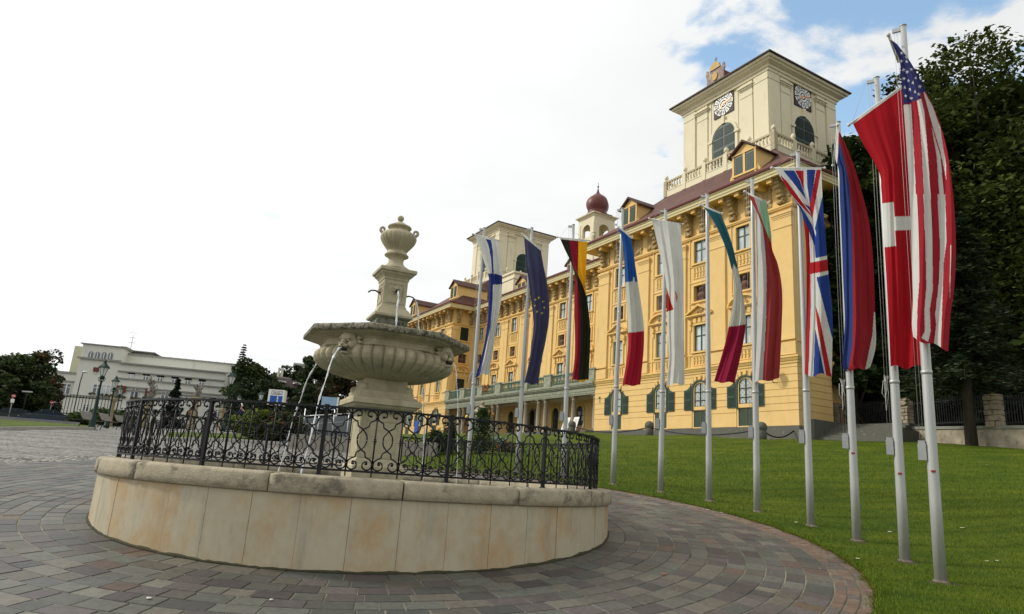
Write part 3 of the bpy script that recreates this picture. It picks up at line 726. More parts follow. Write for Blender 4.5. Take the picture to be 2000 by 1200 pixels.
def facade():
    mb = MB()
    upper = lambda cs, door=False: [(c - hw, c + hw, 12.64, 14.48) for c in cs] + [(c - hw, c + hw, 9.60, 10.84) for c in cs] + [(c - hw, c + hw, (4.75 if door else 5.68), 7.74) for c in cs]
    ground = lambda cs: [(c - .66, c + .66, 0.06, 1.26) for c in cs] + [(c - .60, c + .60, 1.52, 3.42) for c in cs]
    wallgrid(mb, 0, PW, -.05, 16.9, upper(WR) + ground(WR), 0)
    wallgrid(mb, LP0, LP1, -.05, 16.9, upper(WL) + ground(WL), 0)
    gd = [(c - .68, c + .68, .05, 2.95) for c in (23.0, 28.0, 32.4, 37.1, 41.8, 46.2, 51.0)]
    wallgrid(mb, PW, LP0, -.05, 16.9, upper(WCEN, True) + gd, NC)
    # side walls
    side = [(-1.75 - .7, -1.75 + .7, 12.5, 14.5), (-1.75 - .6, -1.75 + .6, 9.55, 10.9), (-1.75 - .65, -1.75 + .65, 4.75, 7.5)]
    wallgrid(mb, NC, 0, -.05, 16.9, side, LP0, axis='n', sgn=-1)
    wallgrid(mb, NC, 0, -.05, 16.9, [], PW, axis='n')
    wallgrid(mb, -3.4, 0, -1.3, 16.9, [], 0, axis='n', sgn=-1)
    wallgrid(mb, 0, 6, -1.3, 16.9, [], -3.4) ; mb.quad((1.0, -3.4, -1.3), (1.0, -26, -1.3), (1.0, -26, 16.9), (1.0, -3.4, 16.9))
    mb.quad((LP1, -26, -1), (LP1, 0, -1), (LP1, 0, 16.9), (LP1, -26, 16.9)); mb.quad((1, -26, -1), (LP1, -26, -1), (LP1, -26, 16.9), (1, -26, 16.9))
    # arched spandrels of the ground windows: fill the two corners above each arch
    mb.build('wall', M_YEL, pal)
    # rusticated ground storey: raised courses with grooves between
    rb = MB()
    courses = [(0.0, .94)] + [(.98 + .46 * k, .98 + .46 * k + .42) for k in range(7)]
    def course(t0, t1, n, holes, M='t', sgn=1):
        for z0, z1 in courses:
            cuts = [(a, b) for a, b, c, d in holes if c < z1 - .02 and d > z0 + .02]; x = t0
            for a, b in sorted(cuts) + [(t1, t1)]:
                if a - x > .03:
                    if M == 't': rb.box(x, a, n, n + .045, z0, z1)
                    else: rb.box(min(n, n + .045 * sgn), max(n, n + .045 * sgn), x, a, z0, z1)
                x = max(x, b)
    gh = lambda cs: [(c - .80, c + .80, -1, 3.0) for c in cs] + [(c - .66, c + .66, 3.0, 3.4) for c in cs] + [(c - .4, c + .4, 3.4, 3.75) for c in cs]
    course(-.045, PW, 0, gh(WR)); course(LP0, LP1, 0, gh(WL)); course(-3.4, 0, 0, [], 'n', -1)
    course(PW + .05, LP0 - .05, NC, [(c - .74, c + .74, -1, 3.05) for c in (23.0, 28.0, 32.4, 37.1, 41.8, 46.2, 51.0)])
    rb.build('rustication', M_YEL, pal)
    # stone plinth under everything
    pb = MB(); pb.box(-.12, PW + .1, -3.4, .14, -1.7, -.03); pb.box(PW + .1, LP0 - .1, NC - .3, 0.9, -1.7, -.08); pb.box(LP0 - .1, LP1 + .1, -3, .14, -1.7, -.03)
    pb.build('plinth', M_PLIN, pal)
facade()
def moulding(name, prof, path, mat, parent=pal):
    """profile [(out, z)] swept along a plan path [(t, n)] with mitred corners; out is to the left of travel... handled by offset normals"""
    pts = [Vector((a, b)) for a, b in path]; nrm = []
    for i in range(len(pts)):
        d0 = (pts[i] - pts[i - 1]).normalized() if i else None; d1 = (pts[i + 1] - pts[i]).normalized() if i < len(pts) - 1 else None
        n0 = Vector((-d0.y, d0.x)) if d0 else None; n1 = Vector((-d1.y, d1.x)) if d1 else None
        if n0 is None: m = n1
        elif n1 is None: m = n0
        else: m = (n0 + n1); m = m / max(.2, m.dot(n0))
        nrm.append(m)
    mb = MB(); mb.rings([[(p.x + m.x * o, p.y + m.y * o, z) for o, z in prof] for p, m in zip(pts, nrm)], True, True, True, False)
    return mb.build(name, mat, parent)
# facade path runs left to right? going +t gives left normal = +n (outwards)
PATH = [(1, -26), (1, -3.4), (0, -3.4), (0, 0), (PW, 0), (PW, NC), (LP0, NC), (LP0, 0), (LP1, 0), (LP1, -10)]
PATHR = [(0, -3.4), (0, 0), (PW, 0)]; PATHL = [(LP0, 0), (LP1, 0)]
def side_path(p): return p
# string course above the ground storey (pavilions; the porch entablature carries it across the middle)
for P_ in ([(0, -3.4), (0, 0), (PW + .02, 0)], [(LP0 - .02, 0), (LP1, 0)]):
    moulding('string_course', [(0.0, 3.98), (.10, 3.98), (.11, 4.10), (.16, 4.14), (.24, 4.30), (.28, 4.33), (.28, 4.44), (.10, 4.50), (0.0, 4.52)], P_, M_TRIM)
moulding('pedestal_band', [(0.0, 5.36), (.05, 5.36), (.07, 5.44), (.05, 5.50), (0, 5.50)], [(0, -3.4), (0, 0), (PW, 0)], M_TRIM)
moulding('pedestal_band', [(0.0, 5.36), (.05, 5.36), (.07, 5.44), (.05, 5.50), (0, 5.50)], [(LP0, 0), (LP1, 0)], M_TRIM)
moulding('frieze_band', [(0.0, 14.70), (.14, 14.70), (.16, 14.78), (.20, 14.80), (.20, 14.90), (.05, 14.94), (0, 14.95)], PATH, M_TRIM)
moulding('soffit', [(0.0, 16.75), (1.12, 16.75), (1.14, 16.86), (0.0, 16.90)], PATH, M_TRIM)
moulding('cornice', [(1.12, 16.70), (1.20, 16.70), (1.22, 16.86), (1.26, 16.88), (1.28, 17.06), (1.34, 17.10), (1.36, 17.26), (1.0, 17.30), (.9, 16.92), (1.12, 16.88)], PATH, M_SOFF)
moulding('gutter', [(1.34, 17.20), (1.46, 17.22), (1.50, 17.34), (1.46, 17.42), (1.30, 17.44), (1.20, 17.36)], PATH, M_GUT)
# pilasters
def pilasters():
    def one(t0, t1, n, name='pilaster'):
        mb = MB()
        mb.box(t0 - .06, t1 + .06, n - .02, n + .20, 4.52, 5.36); mb.box(t0 - .05, t1 + .05, n - .02, n + .22, 5.50, 5.62); mb.box(t0 - .02, t1 + .02, n - .02, n + .18, 5.62, 5.75)
        mb.box(t0, t1, n - .02, n + .14, 5.75, 14.0)
        for z0, z1, o in ((13.30, 13.40, .18), (14.0, 14.12, .17), (14.12, 14.24, .21), (14.24, 14.34, .26), (14.34, 14.46, .22)): mb.box(t0 - (o - .14), t1 + (o - .14), n - .02, n + o, z0, z1)
        return mb.build(name, M_YEL, pal)
    for a, b in ((-.02, 1.45), (5.75, 7.25), (9.75, 11.15), (14.05, 15.35), (19.45, 20.95)): one(a, b, 0); one(LP0 + PW - b, LP0 + PW - a, 0)
    for c in (24.6, 25.5, 29.2, 30.1, 34.2, 35.0, 39.5, 40.3, 44.3, 45.1, 48.5, 49.4): one(c - .38, c + .38, NC)
    for y in (-3.35, -.55):
        mb = MB(); mb.box(LP0 - .14, LP0 + .02, y, y + .5, 4.6, 14.0); mb.box(LP0 - .22, LP0 + .02, y - .05, y + .55, 14.0, 14.4); mb.build('pilaster', M_YEL, pal)
    # vertical flat strips beside the windows
    mb = MB()
    for cs, n, lo in ((WR, 0, 4.52), (WL, 0, 4.52), (WCEN, NC, 4.6)):
        for c in cs:
            for s in (-1, 1):
                mb.box(c + s * 1.10 - .05, c + s * 1.10 + .05, n - .01, n + .06, lo, 14.70)
            for z in (8.00, 9.42, 11.10, 12.42): mb.box(c - 1.22, c + 1.22, n - .01, n + .055, z, z + .07)
    mb.build('wall_panelling', M_TRIM, pal)
pilasters()
# windows --------------------------------------------------------------
def upper_window(w, z0, z1, name='window', bars=(.60,), mat=None):
    m = MB(); d0, d1 = -.16, -.10
    m.box(-w, -w + .07, d0, d1, z0, z1); m.box(w - .07, w, d0, d1, z0, z1); m.box(-w + .07, w - .07, d0, d1, z0, z0 + .07); m.box(-w + .07, w - .07, d0, d1, z1 - .07, z1)
    m.box(-.045, .045, d0, d1 + .01, z0 + .07, z1 - .07)
    for b in bars:
        zz = z0 + (z1 - z0) * b; m.box(-w + .07, -.045, d0, d1 + .005, zz - .035, zz + .035); m.box(.045, w - .07, d0, d1 + .005, zz - .035, zz + .035)
    o = m.build(name, mat or M_GRN, pal)
    p = MB(); p.quad((-w + .03, -.14, z0 + .03), (w - .03, -.14, z0 + .03), (w - .03, -.14, z1 - .03), (-w + .03, -.14, z1 - .03)); p.build('pane', M_PANE, o)
    # pale inner curtain lines
    return o
def clone(src, loc, rz=None):
    c = copy_tree(src, src.parent, loc, rz); return c
def surround(w, z0, z1, top=.1):
    m = MB(); t = .15
    m.box(-w - t, -w, -.01, .09, z0 - .02, z1 + t); m.box(w, w + t, -.01, .09, z0 - .02, z1 + t); m.box(-w, w, -.01, .09, z1, z1 + t); m.box(-w - .25, w + .25, -.01, .16, z0 - .14, z0 - .02)
    return m
def relief(z0, z1, n=5, w=.62):
    m = MB(); m.box(-w - .12, w + .12, -.01, .05, z1 + .06, z1 + .13); m.box(-w - .12, w + .12, -.01, .05, z0 - .13, z0 - .06)
    for k in range(n):
        x = -w + 2 * w * (k + .0) / (n - 1)
        h = z1 - z0; m.lathe([(.05, z0), (.085, z0 + .03), (.045, z0 + h * .1), (.095, z0 + h * .28), (.04, z0 + h * .45), (.085, z0 + h * .5), (.04, z0 + h * .55), (.095, z0 + h * .72), (.045, z0 + h * .9), (.085, z1 - .03), (.05, z1)], 7, c=(x, .03, 0), sy=.7)
        m.box(x - .12 if k else x, x + .12 if k < n - 1 else x, .0, .045, (z0 + z1) / 2 - .04, (z0 + z1) / 2 + .04)
    return m
w3 = upper_window(hw, 12.66, 14.46); w3.location = (WR[0], 0, 0)
w2 = upper_window(hw, 5.70, 7.72); w2.location = (WR[0], 0, 0)
w2d = upper_window(hw, 4.78, 7.72, 'french_window', (.35, .68), M_GRND)
s3 = surround(hw, 12.66, 14.46).build('window_surround', M_TRIM, pal)
lint = surround(hw, 5.70, 7.72)
for a, b in ((-.62, -.34), (-.12, .12), (.34, .62)): lint.poly([(a + .03, .12, 7.90), (b - .03, .12, 7.90), (b + .02, .12, 8.26), (a - .02, .12, 8.26)]); lint.box(a, b, 0, .115, 7.88, 8.28)
for s in (-1, 1): lint.box(s * .88 - .10, s * .88 + .10, 0, .24, 7.75, 8.10); lint.box(s * .88 - .075, s * .88 + .075, 0, .16, 7.35, 7.75)
lint.box(-1.08, 1.08, 0, .12, 8.10, 8.36) if False else None
s2 = lint.build('window_surround', M_TRIM, pal)
r2 = relief(4.74, 5.26).build('relief_balustrade', M_TRIM, pal); r3 = relief(11.55, 12.28).build('relief_balustrade', M_TRIM, pal)
def pediment(kind):
    m = MB(); z = 8.42; W_ = 1.34
    m.box(-W_, W_, -.01, .30, z, z + .10); m.box(-W_ + .07, W_ - .07, -.01, .22, z - .08, z)
    if kind == 't':
        for s in (-1, 1):
            m.rings([[(s * W_, -.01, z + .10), (s * W_, .32, z + .10), (s * (W_ - .05), .32, z + .24), (s * (W_ - .05), -.01, z + .24)], [(0, -.01, z + .74), (0, .32, z + .74), (0, .32, z + .90), (0, -.01, z + .90)]], True, True, True, False)
        m.poly([(-W_ + .2, .08, z + .10), (W_ - .2, .08, z + .10), (0, .08, z + .78)])
    else:
        R = []
        for k in range(17):
            a = pi - pi * k / 16; R.append([(W_ * .98 * cos(a), -.01, z + .08 + .80 * sin(a)), (W_ * .98 * cos(a), .32, z + .08 + .80 * sin(a)), ((W_ - .16) * cos(a), .32, z + .08 + .64 * sin(a)), ((W_ - .16) * cos(a), -.01, z + .08 + .64 * sin(a))])
        m.rings(R, True, True, True, False)
        m.poly([((W_ - .16) * cos(pi * k / 16), .08, z + .10 + .62 * sin(pi * k / 16)) for k in range(17)])
    o = m.build('pediment', M_TRIM, pal)
    e = MB()
    for k in range(7): e.sphere((random.uniform(-.34, .34), .12, z + .22 + random.uniform(0, .22) * (1 if kind == 't' else 1.3)), random.uniform(.06, .11), 7, 5)
    e.build('carving', M_ORN, o); return o
pt, ps = pediment('t'), pediment('s')
def bust():
    m = MB(); wallpts = archpoly(0, .5, 10.25, .45)
    nb = MB(); nb.quad((-hw, -.275, 9.6), (hw, -.275, 9.6), (hw, -.275, 10.84), (-hw, -.275, 10.84)); o = nb.build('niche', M_NICHE, pal)
    s = surround(hw - .0, 9.60, 10.84); s.build('niche_frame', M_TRIM, o)
    b = MB(); b.box(-.34, .34, -.26, .02, 9.61, 9.74)
    b.lathe([(.20, 9.74), (.16, 9.80), (.30, 9.92), (.37, 10.05), (.36, 10.15), (.27, 10.26), (.12, 10.33), (.10, 10.40)], 14, c=(0, -.10, 0), sy=.55)
    b.sphere((0, -.06, 10.52), .155, 12, 9, (.85, .95, 1.1)); b.sphere((0, .06, 10.50), .04, 6, 5); b.sphere((0, -.10, 10.58), .16, 10, 7, (1, .9, .9))
    b.build('bust', M_BUST, o); return o
bu = bust()
bu.location = (WR[0], 0, 0)
first = dict(w3=w3, s3=s3, s2=s2, r2=r2, r3=r3, w2=w2, bu=bu)
for o in (s3, s2, r2, r3): o.location = (WR[0], 0, 0)
pt.location = (WR[1], 0, 0); ps.location = (WR[0], 0, 0); w2d.location = (WCEN[0], NC, 0); usedt = {('t', 0): 1}
tn = [0, 0]
allw = [(c, 0, i, 0) for i, c in enumerate(WR)] + [(c, NC, i + 1, 1) for i, c in enumerate(WCEN)] + [(c, 0, i + 1, 0) for i, c in enumerate(WL)]
n_d = 0
for k, (c, n, i, mid) in enumerate(allw):
    if k:
        for q in ('w3', 's3', 's2', 'r3', 'bu'): clone(first[q], (c, n, 0))
        if not mid: clone(w2, (c, n, 0)); clone(r2, (c, n, 0))
    if mid:
        if n_d: clone(w2d, (c, n, 0))
        n_d += 1
    seg = (i % 2 == 0)
    if k not in (0, 1): clone(ps if seg else pt, (c, n, 0))
# side wall openings of the left pavilion (dark shutters)
for z0, z1, nm, mt in ((12.5, 14.5, 'shuttered_window', M_GRND), (4.75, 7.5, 'shuttered_window', M_GRND)):
    m = MB(); m.box(LP0 + .05, LP0 + .12, -1.75 - .7, -1.75 + .7, z0, z1)
    for k in range(int((z1 - z0) / .12)): m.box(LP0 - .0, LP0 + .05, -1.75 - .6, -1.75 + .6, z0 + .04 + k * .12, z0 + .11 + k * .12)
    m.build(nm, mt, pal)
clone(bu, (LP0, -1.75, 0), pi / 2); clone(s3, (LP0, -1.75, 0), pi / 2); clone(s2, (LP0, -1.75, 0), pi / 2); clone(ps, (LP0, -1.75, 0), pi / 2)
# ground floor arched windows -------------------------------------------
def lattice_mat():
    m = bpy.data.materials.new('leaded_pane'); m.use_nodes = True; nt = m.node_tree; n = nt.nodes; L = nt.links; b = n['Principled BSDF']; b.inputs['Roughness'].default_value = .12
    tc = n.new('ShaderNodeTexCoord'); mp = n.new('ShaderNodeMapping'); mp.inputs['Rotation'].default_value = (0, radians(45), 0); L.new(tc.outputs['Object'], mp.inputs[0])
    sp = n.new('ShaderNodeSeparateXYZ'); L.new(mp.outputs[0], sp.inputs[0]); outs = []
    for k in (0, 2):
        w = n.new('ShaderNodeMath'); w.operation = 'PINGPONG'; w.inputs[1].default_value = .11; L.new(sp.outputs[k], w.inputs[0]); g = n.new('ShaderNodeMath'); g.operation = 'LESS_THAN'; g.inputs[1].default_value = .016; L.new(w.outputs[0], g.inputs[0]); outs.append(g.outputs[0])
    mx = n.new('ShaderNodeMath'); mx.operation = 'MAXIMUM'; L.new(outs[0], mx.inputs[0]); L.new(outs[1], mx.inputs[1])
    c = n.new('ShaderNodeMix'); c.data_type = 'RGBA'; L.new(mx.outputs[0], c.inputs[0]); c.inputs[6].default_value = (.30, .33, .32, 1); c.inputs[7].default_value = (.62, .63, .58, 1); L.new(c.outputs[2], b.inputs['Base Color']); return m
M_LEAD = lattice_mat()
def louvre(mb, x0, x1, z0, z1, y, step=.085, t=.05):
    n = int((z1 - z0) / step)
    for k in range(n): z = z0 + (z1 - z0) * k / n; mb.rings([[(x0, y, z), (x0, y + t, z - .02), (x0, y + t, z + .012), (x0, y, z + .05)], [(x1, y, z), (x1, y + t, z - .02), (x1, y + t, z + .012), (x1, y, z + .05)]], True, True, True, False)
def ground_window():
    root = MB(); zs = 2.85; w = .60
    # green arched outer frame standing proud of the wall
    R = [[(-.80, 0, 1.25), (-.80, .10, 1.25), (-.66, .10, 1.25), (-.66, 0, 1.25)]]
    for k in range(17):
        a = pi - pi * k / 16; R.append([(.80 * cos(a), 0, zs + .66 * sin(a)), (.80 * cos(a), .10, zs + .66 * sin(a)), (.66 * cos(a), .10, zs + .54 * sin(a)), (.66 * cos(a), 0, zs + .54 * sin(a))])
    R.append([(.80, 0, 1.25), (.80, .10, 1.25), (.66, .10, 1.25), (.66, 0, 1.25)])
    root.rings(R, True, True, True, False); o = root.build('arched_window', M_GRN, pal)
    # infill between frame and sash
    f = MB(); arc_o = archpoly(0, .66, zs, .54, 12); arc_i = archpoly(0, .56, zs + .02, .42, 12)
    for k in range(12):
        a, b = arc_o[k], arc_o[k + 1]; c, d = arc_i[k + 1], arc_i[k]; f.quad((a[0], .03, a[1]), (b[0], .03, b[1]), (c[0], .03, c[1]), (d[0], .03, d[1]))
    f.box(-.66, -.56, -.1, .03, 1.30, zs + .02); f.box(.56, .66, -.1, .03, 1.30, zs + .02); f.box(-.56, .56, -.1, .05, 1.30, 1.55)
    f.build('casing', M_YEL, o)
    g = MB(); g.poly([(-.56, -.05, 1.55), (.56, -.05, 1.55)] + [(x, -.05, z) for x, z in arc_i]); g.build('pane', M_LEAD, o)
    b = MB(); b.box(-.035, .035, -.05, .0, 1.55, zs + .40)
    for z in (2.0, 2.62): b.box(-.56, -.035, -.05, -.01, z - .03, z + .03); b.box(.035, .56, -.05, -.01, z - .03, z + .03)
    b.box(-.56, -.52, -.05, -.01, 1.55, zs); b.box(.52, .56, -.05, -.01, 1.55, zs); b.box(-.52, .52, -.05, -.01, 1.55, 1.60); b.build('glazing_bars', M_GRND, o)
    # opened shutters folded back on the wall
    for s in (-1, 1):
        sh = MB(); x0, x1 = .86, 1.56; pts = []
        for k in range(9):
            a = pi / 2 * k / 8; pts.append((x0 + (x1 - x0) * (1 - cos(a)) if False else x1 - (x1 - x0) * cos(a) if False else x0 + (x1 - x0) * sin(a), zs - .05 + .62 * (1 - 0) * 1))
        # quarter-arch outline: tall at the hinge side
        prof = [(x0, 1.32), (x1, 1.32), (x1, 2.80)] + [(x1 - (x1 - x0) * sin(pi / 2 * k / 8), 2.80 + .55 * (1 - cos(pi / 2 * k / 8))) for k in range(1, 9)]
        P = [(s * a, .05, z) for a, z in prof]; sh.prism(P, (0, 1, 0), .05)
        so = sh.build('shutter', M_GRN, o)
        l = MB(); louvre(l, min(s * (x0 + .09), s * (x1 - .09)), max(s * (x0 + .09), s * (x1 - .09)), 1.42, 2.08, .09, .075, .035); louvre(l, min(s * (x0 + .09), s * (x1 - .09)), max(s * (x0 + .09), s * (x1 - .09)), 2.20, 2.80, .09, .075, .035); l.build('louvres', M_GRND, so)
    # cellar shutter below
    c = MB(); c.box(-.66, .66, -.16, -.08, .05, 1.26); c.box(-.66, -.60, -.08, -.02, .05, 1.26); c.box(.60, .66, -.08, -.02, .05, 1.26); c.box(-.05, .05, -.08, -.03, .05, 1.26); co = c.build('cellar_shutter', M_GRNL, o)
    l = MB(); louvre(l, -.58, -.07, .10, 1.22, -.08, .07, .04); louvre(l, .07, .58, .10, 1.22, -.08, .07, .04); l.build('louvres', M_GRNL, co)
    # keystones
    k_ = MB()
    for a in (62, 90, 118): 
        for s in (0,): k_.rings([[(.84 * cos(radians(a - 7)), -.0, zs + .70 * sin(radians(a - 7))), (.84 * cos(radians(a + 7)), 0, zs + .70 * sin(radians(a + 7))), (1.05 * cos(radians(a + 8)), 0, zs + 1.02 * sin(radians(a + 8))), (1.05 * cos(radians(a - 8)), 0, zs + 1.02 * sin(radians(a - 8)))], [(.84 * cos(radians(a - 7)), .09, zs + .70 * sin(radians(a - 7))), (.84 * cos(radians(a + 7)), .09, zs + .70 * sin(radians(a + 7))), (1.05 * cos(radians(a + 8)), .09, zs + 1.02 * sin(radians(a + 8))), (1.05 * cos(radians(a - 8)), .09, zs + 1.02 * sin(radians(a - 8)))]], True, True, True, False)
    k_.build('keystone', M_TRIM, o)
    return o
gw = ground_window(); gw.location = (WR[0], .02, 0)
for c in WR[1:] + WL: clone(gw, (c, .02, 0))
# eaves: consoles and modillion beams -----------------------------------
def console():
    m = MB(); prof = []
    for k in range(15):
        t = k / 14; z = 15.0 + 1.62 * t; o = .10 + .10 * sin(t * pi * 1.0) + .62 * t ** 1.8 + .08 * sin(t * 14); prof.append((o, z))
    pts = [(-.2, 0, 15.0)] + [(-.2, o, z) for o, z in prof] + [(-.2, 0, 16.65)]
    m.prism(pts, (1, 0, 0), .40)
    for (y, z, r) in ((.20, 15.15, .13), (.30, 15.55, .12), (.52, 16.2, .17), (.66, 16.45, .14)): 
        R = [[(x, y + r * cos(2 * pi * j / 9), z + r * sin(2 * pi * j / 9)) for j in range(9)] for x in (-.25, .25)]; m.rings(R)
    for k in range(5): m.box(-.24 + .1 * k, -.19 + .1 * k, .02, .17, 14.98, 15.30)
    for k in range(5): m.sphere((random.uniform(-.28, .28), .22, random.uniform(15.3, 15.9)), .11, 6, 5)
    m.box(-.30, .30, 0, .86, 16.58, 16.70)
    return m.build('console', M_ORN, pal)
cons = console(); cons.location = (.72, 0, 0)
def beam():
    m = MB(); m.box(-.19, .19, .02, 1.02, 16.42, 16.78); m.box(-.24, .24, .02, 1.06, 16.66, 16.78); return m.build('modillion', M_TRIM, pal)
bm = beam(); bm.location = (1.0, 0, 0)
CONS = [3.3, 4.9, 7.8, 9.3, 11.7, 13.2, 16.4, 17.9, 20.3]; BEAMS = [2.1, 3.85, 5.35, 6.9, 8.15, 9.65, 11.2, 12.6, 14.0, 15.4, 16.9, 18.3, 19.8]
for t in CONS: clone(cons, (t, 0, 0))
for t in [.72] + CONS: clone(cons, (LP0 + PW - t, 0, 0))
for t in BEAMS: clone(bm, (t, 0, 0))
for t in [1.0] + BEAMS: clone(bm, (LP0 + PW - t, 0, 0))
t = PW + 1.6
while t < LP0 - 1: clone(cons, (t, NC, 0)); t += 1.55
t = PW + .9
while t < LP0 - .4: clone(bm, (t, NC, 0)); t += 1.28
clone(cons, (LP0, -.72, 0), pi / 2); clone(cons, (LP0, -2.6, 0), pi / 2); clone(bm, (LP0, -1.9, 0), pi / 2)
# carved frieze panels between consoles
fc = MB()
for q in range(6): fc.sphere((random.uniform(-.35, .35), .05, random.uniform(15.2, 16.35)), random.uniform(.10, .20), 6, 5, (1, .6, 1))
fc.box(-.4, .4, -.02, .06, 15.1, 16.45); fc = fc.build('frieze_carving', M_ORN, pal); fc.location = (.5, 0, 0)
for a, b, n in ((0, PW, 0), (LP0, LP1, 0), (PW, LP0, NC)):
    x = a + .5
    while x < b - .3:
        if a or x > 1: clone(fc, (x, n, 0))
        x += 1.5
# porch -------------------------------------------------------------------
def porch():
    m = MB(); m.box(PW + .01, LP0 - .01, -.75, .0, 3.30, 3.42); m.box(PW + .01, LP0 - .01, -.70, .04, 3.42, 3.62); m.box(PW + .01, LP0 - .01, -.72, .08, 3.62, 3.98)
    m.box(PW + .02, LP0 - .02, -.7, .20, 3.98, 4.10); m.box(PW + .02, LP0 - .02, -.7, .30, 4.10, 4.22); m.box(PW + .02, LP0 - .02, NC, .36, 4.22, 4.38)
    p = m.build('porch_entablature', M_BALC, pal)
    c = MB(); c.lathe([(.30, -.02), (.30, .10), (.26, .14), (.27, .2), (.235, .24), (.24, 1.2), (.205, 2.95), (.23, 2.97), (.23, 3.02), (.20, 3.05), (.215, 3.15), (.27, 3.2)], 16, c=(0, 0, 0)); c.box(-.29, .29, -.29, .29, 3.2, 3.30); c.box(-.31, .31, -.31, .31, -.08, -.01)
    col = c.build('column', M_COLST, pal); ts = [21.42, 24.75, 25.85, 29.6, 30.9, 33.4, 34.6, 39.4, 40.6, 43.1, 44.4, 48.15, 49.25, 52.5]
    col.location = (ts[0], -.36, 0)
    for t in ts[1:]: clone(col, (t, -.36, 0))
    # balcony balustrade
    b = MB(); b.box(PW + .1, LP0 - .1, -.02, .20, 5.44, 5.56); b.box(PW + .1, LP0 - .1, .0, .18, 4.38, 4.50)
    bo = b.build('balcony_railing', M_BALC, pal)
    pedt = [21.5, 28.6, 33.0, 38.8, 43.1, 47.8, 52.2]
    iron = MB(); t = PW + .6; mv = pmat('verdigris_iron', (.16, .24, .17), .7, .25, 6, col2=(.08, .14, .10))
    while t < LP0 - .4:
        if iron.v and t - lastt > .5: iron.build('baluster_run', mv, bo); iron = MB()
        if min(abs(t - q) for q in pedt) > .75:
            lastt = t; iron.box(t - .14, t + .14, .07, .11, 4.52, 4.56)
            iron.lathe([(.05, 4.5), (.075, 4.6), (.035, 4.7), (.085, 4.85), (.03, 5.0), (.05, 5.2), (.07, 5.35), (.045, 5.44)], 7, c=(t, .09, 0))
            iron.tube([(t - .13, .09, 4.55), (t - .03, .09, 4.95), (t - .13, .09, 5.4)], .02, 4)
        t += .27
    iron.build('baluster_run', mv, bo)
    ped = MB(); ped.box(-.62, .62, -.12, .32, 4.38, 5.52); ped.box(-.70, .70, -.18, .38, 5.52, 5.64); ped.box(-.66, .66, -.15, .36, 4.38, 4.5); pd = ped.build('balcony_pedestal', M_BALC, bo); pd.location = (pedt[0], 0, 0)
    for t in pedt[1:]: clone(pd, (t, 0, 0))
    # pots with flowers on the balcony railing are tiny rust patches
    # doors in the back wall; a dark sheet paints shade in the middle gateway
    for i, c0 in enumerate((23.0, 28.0, 32.4, 37.1, 41.8, 46.2, 51.0)):
        d = MB(); zs = 2.3; out = [(c0 - .66, NC - .12, .05), (c0 + .66, NC - .12, .05)] + [(x, NC - .12, z) for x, z in archpoly(c0, .66, zs, .62, 12)]
        d.poly(out); o = d.build('porch_doorway', M_DARK if i == 3 else (M_PANE2 if i == 1 else M_GRND), pal)
        tr = MB()                     # arched surround fills the corners of the opening
        ao = archpoly(c0, .66, zs, .62, 12)
        for k in range(12): tr.quad((ao[k][0], NC + .01, ao[k][1]), (ao[k][0], NC + .01, 3.0), (ao[k + 1][0], NC + .01, 3.0), (ao[k + 1][0], NC + .01, ao[k + 1][1]))
        R = [[(c0 + w_ * cos(pi * k / 16), NC + y_, zs + (w_ - .04) * sin(pi * k / 16)) for w_, y_ in ((.66, 0), (.66, .10), (.84, .10), (.84, 0))] for k in range(17)]
        tr.rings(R, True, True, True, False); tr.box(c0 - .84, c0 - .66, NC, NC + .10, .0, zs); tr.box(c0 + .66, c0 + .84, NC, NC + .10, 0, zs)
        tr.build('door_surround', M_COLST if i == 3 else M_TRIM, o)
        if i == 1:
            g = MB(); g.box(c0 - .03, c0 + .03, NC - .12, NC - .06, .9, 2.8)
            for z in (1.4, 1.95, 2.4): g.box(c0 - .6, c0 + .6, NC - .12, NC - .07, z - .03, z + .03)
            g.build('glazing_bars', M_GRND, o); pg = MB()
            for a, b, z0, z1 in ((c0 - .5, c0 - .1, 2.0, 2.38), (c0 + .1, c0 + .5, 2.0, 2.38), (c0 - .5, c0 - .1, 2.45, 2.75), (c0 - .5, c0 - .1, 1.45, 1.9)): pg.quad((a, NC - .105, z0), (b, NC - .105, z0), (b, NC - .105, z1), (a, NC - .105, z1))
            pg.build('pane', M_PANE, o); pb_ = MB(); pb_.box(c0 - .66, c0 + .66, NC - .1, NC + .0, .05, .95); pb_.build('lower_panel', pmat('brown_panel', (.42, .22, .08), .7, .2, 4), o)
        if i in (2, 4):
            g = MB(); g.box(c0 - .02, c0 + .02, NC - .12, NC - .08, .05, 2.9)
            for s in (-1, 1):
                for z0, z1 in ((.2, .9), (1.05, 2.2)): g.box(c0 + s * .33 - .2, c0 + s * .33 + .2, NC - .12, NC - .09, z0, z1)
            g.build('door_panels', M_GRN, o)
    # steps / floor
    f = MB(); f.box(PW, LP0, NC, .35, -.35, -.02); f.box(26, 48, .35, .75, -.35, -.16); f.build('porch_floor', M_PLIN, pal)
    cl = MB(); cl.box(PW, LP0, NC, -.7, 3.45, 3.5); cl.build('porch_ceiling', M_CREAM, pal)
    # red banner hanging in the gateway
    r = MB(); r.box(36.35, 36.40, -2.0, -1.2, 1.75, 2.45); r.build('red_banner', pmat('red_cloth', (.38, .04, .03), .8, .1, 5), pal)
    # balcony flowers
    fl = MB()
    for k in range(26): fl.sphere((random.uniform(41.0, 42.2), .3, random.uniform(4.9, 5.6)), .09, 6, 4)
    fl.build('flower_box', pmat('rust_flowers', (.36, .11, .04), .9, .4, 20), bo)
porch()
